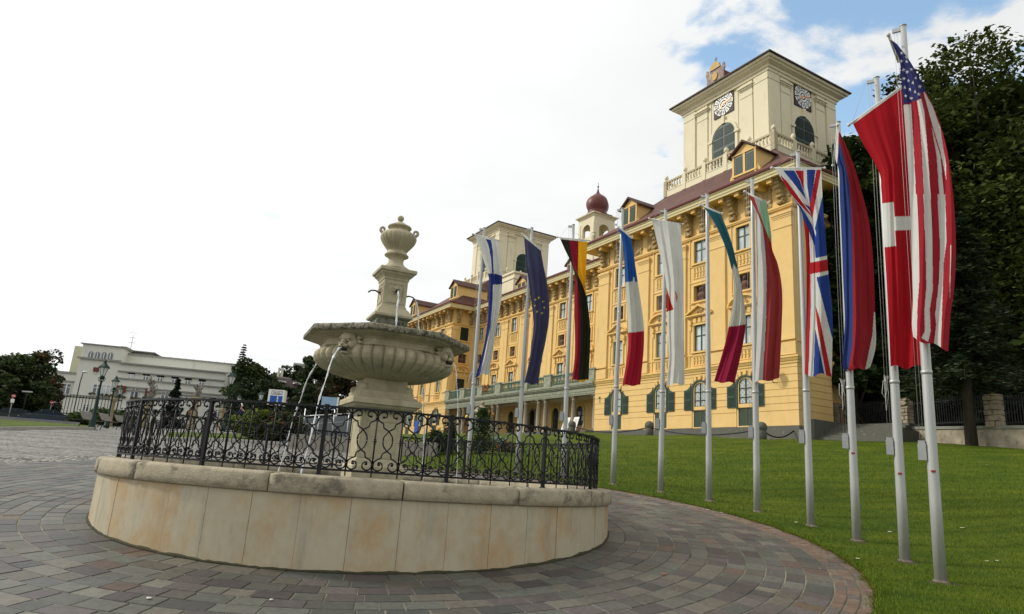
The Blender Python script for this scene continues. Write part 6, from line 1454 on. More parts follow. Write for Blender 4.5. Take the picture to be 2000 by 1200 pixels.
def rightside():
    us = [1660, 1700, 1762, 1846, 1930, 2000, 2080, 2170]; tops = [835.2, 835, 834, 833, 832, 831, 830, 829]
    pts = [];
    for u, v in zip(us, tops):
        p = wl(u); D = p.length; pts.append((p, at(u, v, D).z))
    zt = sum(z for _, z in pts[:5]) / 5
    a = pts[0][0]; b = pts[-1][0]; ang = atan2((b - a).y, (b - a).x); L_ = (b - a).length + 22
    z0 = gz(a.x, a.y) - 1.2; t0, t1 = pts[0][1], pts[-2][1]; Ls = (pts[-2][0] - a).length
    root = empty('park_wall', (a.x, a.y, 0), ang, label='long low plastered park wall with a stone cap, stained and crumbling, behind the lawn', cat='wall')
    sl = (t1 - t0) / Ls; zz = lambda x: t0 + sl * x
    m = MB(); R = []
    for k in range(61):
        x = L_ * k / 60; R.append([(x, -.02 + .0, z0 - 1.5), (x, -.0 + .015 * sin(k * 2.1), z0 + 1.0), (x, .0, zz(x) - .16), (x, .45, zz(x) - .16), (x, .45, z0 - 1.5)])
    m.rings(R, True, True, True, False); m.build('wall', M_PWALL, root)
    m = MB(); m.rings([[(x, y, zz(x) + z) for y, z in ((-.07, -.16), (-.07, -.03), (.0, 0), (.45, .02), (.52, -.03), (.52, -.16))] for x in np.linspace(-.1, L_, 30)], True, True, True, False); m.build('capstone', M_CAP, root)
    # pillars of rough stone
    pil = []
    for i, (u0, u1, vt, nm) in enumerate(((1617, 1637, 787, 'rough stone pillar beside the palace corner, first of the park fence'), (1761, 1780, 779, 'rough stone pillar of the park fence seen between the two nearest flagpoles'), (1927, 1961, 770, 'widest rough stone pillar of the park fence, right of the tree trunk'), (2120, 2150, 762, 'rough stone pillar of the park fence beyond the right picture edge'))):
        if i == 3: continue
        p0, p1 = wl(u0), wl(u1); w = max(.6, (p1 - p0).length * .8); c = (p0 + p1) / 2; x = (c - a).dot((b - a).normalized()); zb = zz(x) - .1; h = at((u0 + u1) / 2, vt, c.length).z - zb
        pr = empty('stone_pillar', (c.x, c.y, zb), ang, label=nm, cat='pillar', group='pillars of the park fence'); pil.append((x, w))
        m = MB(); z = 0; n = 0
        while z < h - .05:
            hh = min(random.uniform(.16, .34), h - z); xx = -w / 2
            while xx < w / 2 - .02:
                ww = random.uniform(.25, .55)
                if w / 2 - xx - ww < .15: ww = w / 2 - xx
                e = random.uniform(-.04, .03); m.box(xx + .02, xx + ww - .02, -.10 + e * 1.5, .40, z + .018, z + hh - .018); xx += ww
            z += hh
        m.box(-w / 2 + .07, w / 2 - .07, .0, .36, 0, h - .03); m.build('stonework', M_RUB, pr)
    # railings between the pillars
    segs = [(pil[0][0] + .5, pil[1][0] - .5, 'left'), (pil[1][0] + .5, pil[2][0] - .5, 'mid'), (pil[2][0] + .5, L_, 'r')]
    lab = ['dark iron railing of the park fence next to the palace corner', 'dark iron railing of the park fence behind the tree trunk', 'dark iron railing of the park fence at the right picture edge']
    d = (b - a).normalized(); o = a
    for (x0, x1, _), lb in zip(segs, lab):
        p = o + d * x0; rt = empty('iron_railing', (p.x, p.y, 0), ang, label=lb, cat='railing', group='iron railings of the park fence'); m = MB(); zb = zz(x0); hh = 1.55
        m.box(0, x1 - x0, .18, .22, zb + .12, zb + .17); m.box(0, x1 - x0, .18, .22, zb + hh - .22, zb + hh - .17); m.build('rails', M_IRON, rt); m = MB()
        x = .06
        while x < x1 - x0: m.box(x - .016, x + .016, .185, .215, zb + .03, zb + hh); x += .145
        q = m.build('bars', M_IRON, rt)
    # stair block and fence beside the palace corner
    c = cas(-.5, -3.2); st = empty('stone_stairs', (c.x, c.y, 0), CAS_A, label='dark stone steps beside the right corner of the palace', cat='stairs')
    m = MB(); zg = gz(c.x, c.y)
    for k in range(7): m.box(-4.6 + 0 * k, -.0, -1.2 + -.0 * k, 2.2 - .33 * k, zg - .8 + .0, zg + .16 * (k + 1))
    m.box(-5.0, -4.6, -1.4, 2.5, zg - .8, zg + .65); m.box(-.1, .15, -1.4, 2.6, zg - .8, zg + 1.25); m.build('steps', M_PLIN, st)
    m = MB()
    for k in range(18): m.box(-3.2 + k * .17 - .014, -3.2 + k * .17 + .014, -2.4, -2.37, zg + .9, zg + 2.7)
    m.box(-3.3, .1, -2.42, -2.36, zg + 2.45, zg + 2.5); m.build('iron_bars', M_IRON, st)
rightside()
def ptree(u, D, vtop, **k):
    p = at(u, 800, D); z = gz(p.x, p.y); h = at(u, vtop, D).z - z; return (p.x, p.y, z - .2), h
G1 = (.040, .062, .014)
def rtrees():
    p, h = ptree(1962, 56, 84); tree('deciduous_tree', p, h, 8.2, 'huge dark green tree with gaps in its crown at the right picture edge', base=(.044, .060, .012), n=105000, leaf=.19, trunk=.55, z0=.12, clumps=150, seed=11)
    p, h = ptree(2120, 60, 60); tree('deciduous_tree', p, h, 10, 'tall dark tree behind the park wall, mostly outside the right picture edge', base=(.034, .052, .012), n=9000, leaf=.5, trunk=.5, z0=.1, clumps=50, seed=12)
    p, h = ptree(1835, 60, 225); tree('deciduous_tree', p, h, 6.4, 'dark leafy tree seen between the striped flag and the big tree', base=(.026, .044, .010), n=20000, leaf=.34, trunk=.4, z0=.05, clumps=70, seed=13)
    p, h = ptree(1722, 54, 262); tree('deciduous_tree', p, h, 5.0, 'dense dark tree right of the palace tower behind the flags', base=(.024, .042, .011), n=22000, leaf=.34, trunk=.4, z0=.04, clumps=75, seed=14)
    p, h = ptree(1668, 51.3, 292); tree('deciduous_tree', p, h, 2.9, 'dark tree touching the right corner of the palace', base=(.026, .044, .011), n=13000, leaf=.28, trunk=.3, z0=.03, clumps=55, seed=15)
    p, h = ptree(1752, 74, 300); tree('deciduous_tree', p, h, 8.5, 'dark background tree behind the cross flag', base=(.020, .034, .010), n=13000, leaf=.5, trunk=.4, z0=.0, clumps=60, seed=16)
    p, h = ptree(1905, 72, 300); tree('deciduous_tree', p, h, 9.5, 'dark background tree behind the spruce', base=(.018, .030, .009), n=13000, leaf=.5, trunk=.4, z0=.0, clumps=60, seed=17)
    p, h = ptree(2030, 66, 330); tree('deciduous_tree', p, h, 8.5, 'brownish dark tree low at the right picture edge', base=(.026, .030, .012), n=12000, leaf=.5, trunk=.4, z0=.0, clumps=60, seed=18, warm=(.055, .03, .012), wf=.15)
    q = wl(1898); D = q.length - 1.0; p = at(1898, 868, D); z = gz(p.x, p.y); h = at(1890, 350, D).z - z
    conifer('spruce_tree', (p.x, p.y, z - .1), h, 3.3, 'grey green conifer with a bare trunk standing before the park wall', base=(.036, .052, .026), n=34000, leaf=.13, seed=21, z0=.24, trunk=.24, droop=.35, levels=26)
    # branch reaching in front of the palace corner
    # shrubs behind the railings
    for i, (u, D, r) in enumerate(((1655, 56, 2.6), (1705, 56, 2.8), (1750, 55, 2.6), (1800, 54, 2.8), (1850, 53, 2.8), (1905, 52, 2.8), (1955, 51, 2.8), (2005, 50, 2.8))):
        p = at(u, 800, D); z = gz(p.x, p.y); tree('shrub', (p.x, p.y, z - .2), 5.2, r, ['dark shrub behind the railing nearest the palace', 'dark shrub behind the railing below the red and blue flag', 'dark shrub behind the railing left of the middle pillar', 'dark shrub behind the railing right of the middle pillar', 'dark shrub behind the railing left of the tree trunk', 'dark shrub behind the railing right of the tree trunk', 'dark shrub behind the widest pillar', 'dark shrub behind the railing at the right picture edge'][i], cat='shrub', base=(.016, .024, .008), n=5000, leaf=.28, trunk=.1, z0=0, clumps=30, seed=40 + i, group='shrubs behind the park railing')
rtrees()
# ------------------------------------------------------------------ things before the palace
def forecourt():
    # stone bollards with chain
    bl = MB(); bl.lathe([(.30, -.3), (.30, .50), (.27, .55), (.33, .60), (.35, .70), (.33, .85), (.24, .98), (.10, 1.05)], 14); first = None; pos = []
    for i, (u, v, nm) in enumerate(((1117, 838, 'rounded stone bollard before the porch, left end of the chain'), (1268, 846, 'rounded stone bollard between the fourth and fifth flagpoles'), (1487, 844, 'rounded stone bollard half hidden behind the seventh flagpole'), (1577, 838, ''))):
        d = ray(u, v); s_ = ((cas(0, 3.0) - Vector((0, 0, CAMH))).dot(CN)) / d.dot(CN); P = Vector((0, 0, CAMH)) + d * s_; z = gz(P.x, P.y)
        if i == 3: pos.append(cas(.3, .16, -.35)); continue
        r = empty('bollard', (P.x, P.y, z), label=nm, cat='bollard', group='stone bollards carrying the chain'); pos.append(Vector((P.x, P.y, z + .62)))
        if first is None: first = bl.build('stone', M_PLIN, r)
        else: c = first.copy(); COL.objects.link(c); c.parent = r
    for i in range(3):
        m = MB(); a, b = pos[i], pos[i + 1]; n = 40; q = (b - a).length
        pts = [a.lerp(b, k / n) + Vector((0, 0, -.45 * 4 * (k / n) * (1 - k / n))) for k in range(n + 1)]; m.tube(pts, .045, 6)
        put(m.build('chain', M_IRON), ['drooping black chain between the porch bollard and the next one', 'drooping black chain across the foot of the two middle windows', 'drooping black chain at the palace corner'][i], 'chain', 'chains between the bollards')
    # sentry box
    P = cas(39.6, 1.6); r = empty('stone_sentry_box', (P.x, P.y, gz(P.x, P.y) - .1), CAS_A, label='grey stone sentry box with a domed cap before the palace porch', cat='sentry box')
    m = MB(); m.lathe([(1.0, 0), (1.0, .25), (.85, .3), (.82, 2.35), (.92, 2.42), (1.05, 2.5), (1.05, 2.6)], 8, a0=pi / 8, smooth=False); m.build('body', M_BALC, r)
    m = MB(); m.lathe([(1.08, 2.58), (1.0, 2.72), (.80, 2.95), (.55, 3.2), (.32, 3.35), (.18, 3.42), (.14, 3.5), (.24, 3.62), (.26, 3.75), (.2, 3.88), (.08, 3.95)], 12); m.build('dome', M_COLST, r)
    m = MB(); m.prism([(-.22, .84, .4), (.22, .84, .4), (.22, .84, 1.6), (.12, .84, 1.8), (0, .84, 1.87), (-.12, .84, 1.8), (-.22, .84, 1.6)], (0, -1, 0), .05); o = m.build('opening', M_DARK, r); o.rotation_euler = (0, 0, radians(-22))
    # display boards
    for i, (t, nm) in enumerate(((22.6, 'white display board leaning by the porch, the right one of two'), (24.0, 'white display board leaning by the porch, the left one of two'))):
        P = cas(t, 1.25); z = gz(P.x, P.y); r = empty('display_board', (P.x, P.y, CAS_O.z - .35), CAS_A + (.1 if i else -.1), label=nm, cat='sign', group='display boards at the porch')
        Mx = Matrix.Rotation(radians(16), 4, 'X'); m = MB(); m.box(-.45, .45, -.03, 0, .25, 1.6, Mx); m.box(-.45, -.40, -.6, -.55, 0, 1.2, Mx); m.box(-.4, .4, -.02, .01, 0, .25, Mx) ; m.build('board', pmat('board_white', (.78, .78, .74), .6, .06, 3) if 'board_white' not in MATS else MATS['board_white'], r)
        m = MB(); 
        for k in range(5): m.box(-.3, .3 - .1 * (k % 2), .002, .008, 1.35 - k * .09, 1.38 - k * .09, Mx)
        m.box(-.18, .18, .002, .008, .5, .85, Mx); m.build('printing', pmat('print_grey', (.25, .25, .28) if i else (.5, .32, .15), .7, .1, 3), r)
    # wall lantern on the corner and the number by the porch
    P = cas(1.55, .06, 3.35); r = empty('wall_lantern', P, CAS_A, label='black wall lantern on a curled bracket at the right corner of the palace', cat='lantern')
    m = MB(); m.tube([(0, 0, -.55), (0, .25, -.62), (0, .45, -.45), (0, .62, -.35), (0, .62, -.22)], .028, 6); m.tube([(0, 0, -.2), (0, .2, -.35), (0, .42, -.45)], .02, 5); m.build('bracket', M_IRON, r)
    m = MB(); m.lathe([(.10, -.22), (.13, -.18)], 6, c=(0, .62, 0)); m.lathe([(.30, .30), (.28, .36), (.12, .52), (.06, .58), (.04, .66)], 6, c=(0, .62, 0), smooth=False)
    for k in range(6): a = pi / 3 * k; m.tube([(.13 * cos(a), .62 + .13 * sin(a), -.18), (.26 * cos(a), .62 + .26 * sin(a), .31)], .014, 4)
    m.build('cage', M_IRON, r); m = MB(); m.lathe([(.11, -.18), (.24, .30)], 6, c=(0, .62, 0), smooth=False); m.build('glass', M_PANE2, r)
    m = MB(); m.box(20.2, 20.27, .05, .07, 2.45, 3.0); m.poly([(20.27, .07, 3.0), (20.44, .07, 2.86), (20.42, .07, 2.78), (20.27, .07, 2.88)]); m.build('house_number', M_BLK, pal)
    # blue notice by the far wing
    P = cas(58.5, 1.5); r = MB(); r.box(-.6, .6, -.06, .06, .5, 2.2); o = r.build('blue_board', pmat('blue_board', (.03, .10, .42), .6, .1, 3)); o.location = (P.x, P.y, CAS_O.z - .4); o.rotation_euler = (0, 0, CAS_A); put(o, 'small blue notice board standing before the far wing of the palace', 'sign')
forecourt()
# flower bed and rose bushes on the lawn, behind the fountain fence
def bed():
    rs = np.random.RandomState(5); cols = [((.035, .06, .016), 'dark green'), ((.07, .11, .03), 'light green'), ((.16, .19, .15), 'silvery grey'), ((.05, .07, .03), 'mixed')]
    spots = [(852, 851, .9, 0, 'low dark green plant at the left end of the flower bed'), (880, 850, 1.0, 2, 'silvery grey plant in the flower bed, left one'), (905, 850, .9, 1, 'light green plant left of the second flagpole in the bed'), (930, 853, .9, 0, 'dark green plant below the tall rose bush'), (952, 852, .9, 1, 'light green plant in the middle of the flower bed'), (972, 850, 1.1, 2, 'silvery grey plant in the flower bed, right one'), (992, 855, .8, 3, 'low green plant at the right end of the flower bed'), (836, 853, .8, 3, 'low reddish plant beside the fountain shaft')]
    for i, (u, v, r, c, nm) in enumerate(spots):
        D = 31 + (i % 3) * .8; p = at(u, v, D); z = gz(p.x, p.y); root = empty('bedding_plant', (p.x, p.y, z), label=nm, cat='plant', group='plants of the flower bed')
        m = MB(); n = 900; P = rs.normal(0, 1, (n, 3)); P /= np.linalg.norm(P, axis=1)[:, None]; P *= rs.uniform(.4, 1, n)[:, None]; P[:, 2] = np.abs(P[:, 2]) * .85; P *= r * .75
        leaves(m, P, .07, leafcols(n, cols[c][0], .3, (.45, .16, .02) if c in (0, 3) else None, .10), .6, rs); m.build('leaves', M_LEAF, root)
    M_ROSE = attr_mat('rose_petals', .7, 0, 10, .01, .15, 8)
    for i, (u, vb, vt, D, w, fl, nm) in enumerate(((940, 855, 792, 29, .55, [(953, 804), (962, 809), (950, 817), (944, 806)], 'tall rose bush with orange and yellow roses behind the iron fence'), (878, 855, 822, 29, .35, [(912, 814), (866, 826), (922, 838)], 'small rose bush with pale orange roses left of the flagpole'), (850, 856, 838, 28.5, .5, [(846, 842), (858, 838), (873, 836), (842, 848)], 'low bush with orange blossoms beside the fountain shaft'))):
        p = at(u, vb, D); z = gz(p.x, p.y); h = at(u, vt, D).z - z; root = empty('rose_bush', (p.x, p.y, z), label=nm, cat='bush', group='rose bushes on the lawn')
        m = MB(); n = 2200; P = np.stack([rs.normal(0, w * .5, n), rs.normal(0, w * .5, n), rs.uniform(.0, 1, n) ** .8 * h * .95], 1); P[:, :2] *= (1.1 - .7 * P[:, 2:3] / h); leaves(m, P, .06, leafcols(n, (.04, .065, .02), .35), .6, rs); m.build('leaves', M_LEAF, root)
        m = MB(); s = MB()
        for (fu, fv) in fl:
            q = at(fu, fv, D) - Vector((p.x, p.y, z)); c = random.choice(((.70, .30, .06), (.72, .42, .08), (.75, .60, .18), (.70, .33, .16)))
            m.cc = c
            for k in range(7): m.sphere(q + Vector((random.gauss(0, .018), random.gauss(0, .018), random.gauss(0, .015))), .05, 6, 5)
            m.build('rose', M_ROSE, root); m = MB()
            s.tube([(q.x * .3, q.y * .3, h * .3), (q.x * .8, q.y * .8, q.z * .7), q], .012, 4)
        s.build('stems', M_BARK, root)
bed()
# litter on the lawn and paving
M_LIT = attr_mat('litter', .8, 0, 10, .01, .1, 10)
for i, (u, v, c, nm) in enumerate(((1928, 910, (.5, .48, .4), 'pale fallen leaf on the lawn right of the nearest pole'), (1948, 1100, (.5, .48, .4), 'white scrap on the lawn near the right edge'), (1928, 1101, (.5, .46, .38), 'crumpled white scrap beside another on the lawn'), (1738, 1044, (.7, .7, .6), 'small white blossom on the lawn left of the tenth pole'), (1555, 1025, (.6, .55, .4), 'dry leaf on the lawn beside the eighth pole'), (1675, 1097, (.7, .65, .5), 'pale leaf on the brick edging'), (1381, 996, (.72, .7, .66), 'white paper scrap at the lawn edge behind the basin'), (1296, 1121, (.70, .16, .04), 'small orange leaf lying on the paving'), (292, 1167, (.72, .7, .66), 'torn white scrap on the paving at the lower left'), (530, 1172, (.72, .7, .66), 'small white scrap on the paving at the bottom'), (1880, 1035, (.6, .55, .4), 'yellowed leaf on the lawn right of the striped flag pole'), (1410, 1002, (.66, .6, .5), 'tiny pale pebble at the lawn edge'))):
    p = atg(u, v, .02); m = MB(); m.cc = c; r = .014 + .012 * random.random() + .0010 * p.length
    pts = [(r * random.uniform(.6, 1.2) * cos(2 * pi * k / 7), r * random.uniform(.6, 1.2) * sin(2 * pi * k / 7), .004 + random.uniform(0, .008)) for k in range(7)]; m.rings([[(x, y, 0) for x, y, z in pts], pts], True, False, True, False)
    o = m.build('fallen_leaf' if 'leaf' in nm or 'blossom' in nm else ('pebble' if 'pebble' in nm else 'paper_scrap'), M_LIT); o.location = (p.x, p.y, gz(p.x, p.y) + (.055 if in_lawn(p.x, p.y) else .012)); put(o, nm, 'litter')
# ------------------------------------------------------------------ left background
M_WHT = pmat('white_render', (.66, .66, .59), .85, .10, .5, col2=(.58, .58, .51), stain=[((.36, .36, .31), .5, .55, .72, .5, .3)])
M_WHT2 = pmat('pale_yellow_render', (.56, .55, .38), .85, .10, .5)
M_BAND = pmat('grey_band', (.30, .30, .27), .85, .15, 1)
M_WFR = pmat('white_frame', (.80, .80, .78), .5, .05, 4)
M_AWN = pmat('brown_awning', (.16, .05, .035), .85, .15, 4)
M_RAILD = pmat('dark_railing', (.035, .038, .035), .6, .2, 9)
def white_building():
    A = at(161, 800, 118.0); B = at(453, 800, 113.3); A.z = B.z = 0; d = (B - A).normalized(); n = Vector((d.y, -d.x, 0))
    if n.dot(-A) < 0: n = -n
    root = empty('white_building', (A.x, A.y, 0), atan2(d.y, d.x), label='long white flat-roofed institutional building with a raised block at its left end', cat='building')
    def sz(u, v, off=0.):
        q = ray(u, v); o = A + n * off; s_ = (o - Vector((0, 0, CAMH))).dot(n) / q.dot(n); P = Vector((0, 0, CAMH)) + q * s_; return (P - A).dot(d), P.z
    G = 1.5; loc = lambda s, off, z: (s, -off, z)     # local y = -n side: check below
    ysgn = -1 if (Vector((-d.y, d.x, 0)) - n).length > .1 else 1
    def box(m, s0, s1, o0, o1, z0, z1): m.box(s0, s1, min(ysgn * o0, ysgn * o1), max(ysgn * o0, ysgn * o1), z0, z1)
    s0, zt = sz(163, 671); s1, _ = sz(236, 700); _, zt2 = sz(236, 680)
    zt = (zt + zt2) / 2
    sL = sz(150, 760)[0]; m = MB(); box(m, min(s0, sL + .5), s1, 0, -14, G, zt); m.build('wall', M_WHT, root)
    m = MB(); box(m, s0 - .3, s1 + .2, .25, -14.2, zt, zt + .14); zb = sz(200, 703)[1]; box(m, s0 - .3, s1 + .2, .35, 0, zb - .13, zb + .13); zc = sz(180, 775)[1]; box(m, s0 - .2, s1, .15, 0, zc - .09, zc + .09); m.build('string_course', M_BAND, root)
    # block behind to the left
    sb0 = sz(141, 700, -9)[0]; zb_ = sz(150, 676, -9)[1]; m = MB(); box(m, sb0, s0 + 1, -9, -20, G, zb_); m.build('wall', M_WHT2, root)
    # main wing with stepped attic
    s2 = sz(436, 760)[0]; zl = sz(335, 719.5)[1]; m = MB(); box(m, s1, s2, 0, -12, G, zl); m.build('wall', M_WHT, root)
    s3 = sz(455, 740, -3)[0]; za = sz(373, 705, -3)[1]; m = MB(); box(m, s1, s3, -3, -14, G, za); m.build('wall', M_WHT, root)
    m = MB(); box(m, s1, s2 + .4, .4, 0, zl - .05, zl + .16); box(m, s1, s3 + .2, -2.8, -14, za, za + .2)
    bands = [sz(340, 735)[1], sz(340, 748.5)[1], sz(340, 764)[1], sz(340, 770)[1]]
    for z in bands: box(m, s1, s2, .28, 0, z - .09, z + .09)
    m.build('string_course', M_BAND, root)
    m = MB(); su, zu = sz(250, 683, -4); sv, _ = sz(292, 692, -4); box(m, sz(238, 680, -3)[0], sz(249, 682, -3)[0], -2.5, -7, za, za + 1.15); m.build('roof_hut', M_BAND, root); m = MB(); box(m, su - .5, sv, -5, -12, za, za + .8); box(m, su - 1, sv + .6, -4.5, -12.5, za + .8, za + .95)
    m.build('penthouse', M_BAND, root)
    for k in range(14): m = MB(); box(m, s1 + 6 + k * 1.15, s1 + 6.05 + k * 1.15, -3.1, -3.2, za, za + .32); m.build('vent_pipe', M_BAND, root)
    for q in (348, 372): m = MB(); a_ = sz(q, 700, -4)[0]; box(m, a_ - .6, a_ + .6, -5, -7, za, za + .45); m.build('chimney', M_BAND, root)

    # annexes
    e0, e1 = sz(88, 770, -1)[0], sz(150, 770, -1)[0]; ze = sz(120, 729, -1)[1]; m = MB(); box(m, e0, e1 + 1, -1, -14, G, ze); m.build('wall', M_WHT, root)
    m = MB(); box(m, e0 - .2, e1 + 1, -.8, -14, ze, ze + .3); z = sz(120, 744, -1)[1]; box(m, e0 - .1, e1, -.75, -1, z - .1, z + .1); z = sz(120, 771, -1)[1]; box(m, e0, e1, -.8, -1, z - .1, z + .1)
    for k in range(4): z = sz(90, 750 + 6.5 * k, -1)[1]; box(m, e0, e0 + 1.3, -.85, -1, z - .06, z + .06)
    m.build('string_course', M_BAND, root)
    f0, f1 = s2, sz(471, 770, -4)[0]; zf = sz(455, 764, -4)[1]; m = MB(); box(m, f0, f1, -4, -14, G, zf); m.build('wall', M_WHT, root); m = MB(); box(m, f0, f1 + .2, -3.8, -14.2, zf, zf + .3); m.build('string_course', M_BAND, root)
    def win(u, v, w, h, off=0., arch=False, awn=0, two=True):
        s, z = sz(u, v, off); w2, h2 = w / 2, h / 2; m = MB(); 
        if arch: 
            pts = [(s + x, ysgn * (off + .06), zz) for x, zz in [(-w2, z - h2), (w2, z - h2)] + archpoly(0, w2, z + h2 - w2, w2, 8)]; m.prism(pts, (0, ysgn, 0), .04); o = m.build('arched_window', M_PANE2, root)
            g = MB(); box(g, s - .05, s + .05, off + .10, off + .15, z - h2, z + h2 - .1); g.build('frame', M_WFR, o); return
        box(m, s - w2, s - w2 + .07, off + .02, off + .12, z - h2, z + h2); box(m, s + w2 - .07, s + w2, off + .02, off + .12, z - h2, z + h2); box(m, s - w2 + .07, s + w2 - .07, off + .02, off + .12, z + h2 - .07, z + h2); box(m, s - w2 + .07, s + w2 - .07, off + .02, off + .12, z - h2, z - h2 + .07); box(m, s - .06, s + .06, off + .02, off + .13, z - h2 + .07, z + h2 - .07)
        box(m, s - w2 + .07, s + w2 - .07, off + .02, off + .11, z + h2 * .3, z + h2 * .3 + .07); o = m.build('window', M_WFR, root)
        g = MB(); box(g, s - w2 + .1, s + w2 - .1, off + .0, off + .05, z - h2 + .1, z + h2 - .1); g.build('pane', M_PANE2 if random.random() < .8 else M_PANE, o)
        if awn: g = MB(); box(g, s - w2 - .1, s + w2 + .1, off + .1, off + .3 if awn > 1 else off + .16, z + h2 - (.25 if awn == 1 else h * .62), z + h2 + .07); g.build('blind' if awn == 1 else 'awning', M_DARK if awn == 1 else M_AWN, o)
    for u in (177.6, 190.8, 203.5, 216): win(u, 693 + (u - 177) * .06, .58, .98, arch=True)
    for k, u in enumerate((256, 285, 313, 341, 367, 394)): win(u, 735 + (u - 256) * .105, .78, 1.1, awn=1)
    win(188, 725, .5, .9, awn=2)
    for u, v, aw in ((189.6, 761, 0), (207, 762.5, 0), (236, 765, 2), (263, 769, 0), (293, 771, 2), (322, 775, 0), (350, 779, 0)): win(u, v, 1.15, 1.55, awn=aw)
    win(129.6, 760, 1.2, 1.6, off=-1)
    for u, v in ((168, 797), (188, 800), (241, 803), (285, 806), (320, 810), (408, 806), (425, 807)): win(u, v, .9, 1.1)
    for u, v in ((198, 772), (236, 776), (264, 779)):
        m = MB()
        s, z = sz(u, v); 
        for k in range(26): m.sphere((s + random.uniform(-1.6 if u == 198 else -.7, 1.6 if u == 198 else .7), ysgn * .3, z + random.uniform(-.1, .15)), random.uniform(.09, .16), 6, 4)
        m.build('flower_box', MATS.get('box_flowers') or pmat('box_flowers', (.10, .07, .03), .9, .4, 4, col2=(.04, .06, .02)), root)
    m = MB(); s, z = sz(255, 682, -6); m.tube([(s, ysgn * -6, z - 1), (s, ysgn * -6, sz(258, 655, -6)[1])], .04, 4)
    for k in range(3): m.box(s - .5, s + .5, ysgn * -6 - .03, ysgn * -6 + .03, z + 1 + k * .8, z + 1.05 + k * .8)
    m.build('antenna', M_BAND, root)
white_building()
def lineobj(u0, v0, D0, u1, v1, D1): a, b = at(u0, v0, D0), at(u1, v1, D1); return a, b
def long_fence():
    a = at(-60, 812, 92); b = at(232, 815, 84); d = Vector((b.x - a.x, b.y - a.y, 0)); L_ = d.length; d.normalize(); z0 = gz(b.x, b.y); zt = at(150, 776, 86).z
    root = empty('iron_garden_fence', (a.x, a.y, 0), atan2(d.y, d.x), label='tall thin-barred dark fence before the white building', cat='fence'); m = MB(); x = 0
    while x < L_: m.box(x - .025, x + .025, -.02, .02, z0 - .5, zt + (.25 if int(x / .34) % 1 == 0 else 0)); x += .34
    m.build('bars', M_RAILD, root); m = MB(); m.box(0, L_, -.04, .04, zt - .05, zt + .05); m.box(0, L_, -.04, .04, z0 + .9, z0 + 1.0); m.build('rails', M_RAILD, root)
    m = MB(); m.box(0, L_, -.2, .2, z0 - 1.5, z0 + .55); m.build('base_wall', M_BAND, root)
long_fence()
def parapet():
    a = at(-60, 812, 56); b = at(158, 816, 55); d = Vector((b.x - a.x, b.y - a.y, 0)); L_ = d.length; d.normalize(); zt = (at(20, 812.5, 56).z + at(120, 814, 55).z) / 2
    root = empty('low_parapet', (a.x, a.y, 0), atan2(d.y, d.x), label='low grey concrete parapet with a dark handrail in front of the two parked cars', cat='wall')
    m = MB(); m.box(0, L_, -.12, .12, zt - 2.0, zt - .18); m.build('wall', pmat('parapet_concrete', (.24, .24, .24), .85, .2, 1.5), root)
    m = MB(); m.box(0, L_, -.03, .03, zt - .03, zt + .05)
    x = 1.5
    while x < L_: m.box(x - .035, x + .035, -.04, .04, zt - .9, zt); x += 1.95
    m.build('handrail', M_RAILD, root)
parapet()
M_CARGL = pmat('car_glass', (.010, .018, .022), .3, .1, 3, spec=.12); M_TYRE = pmat('tyre', (.02, .02, .02), .8); M_RIM = pmat('alloy', (.45, .45, .46), .35, .1, 6, metal=.8)
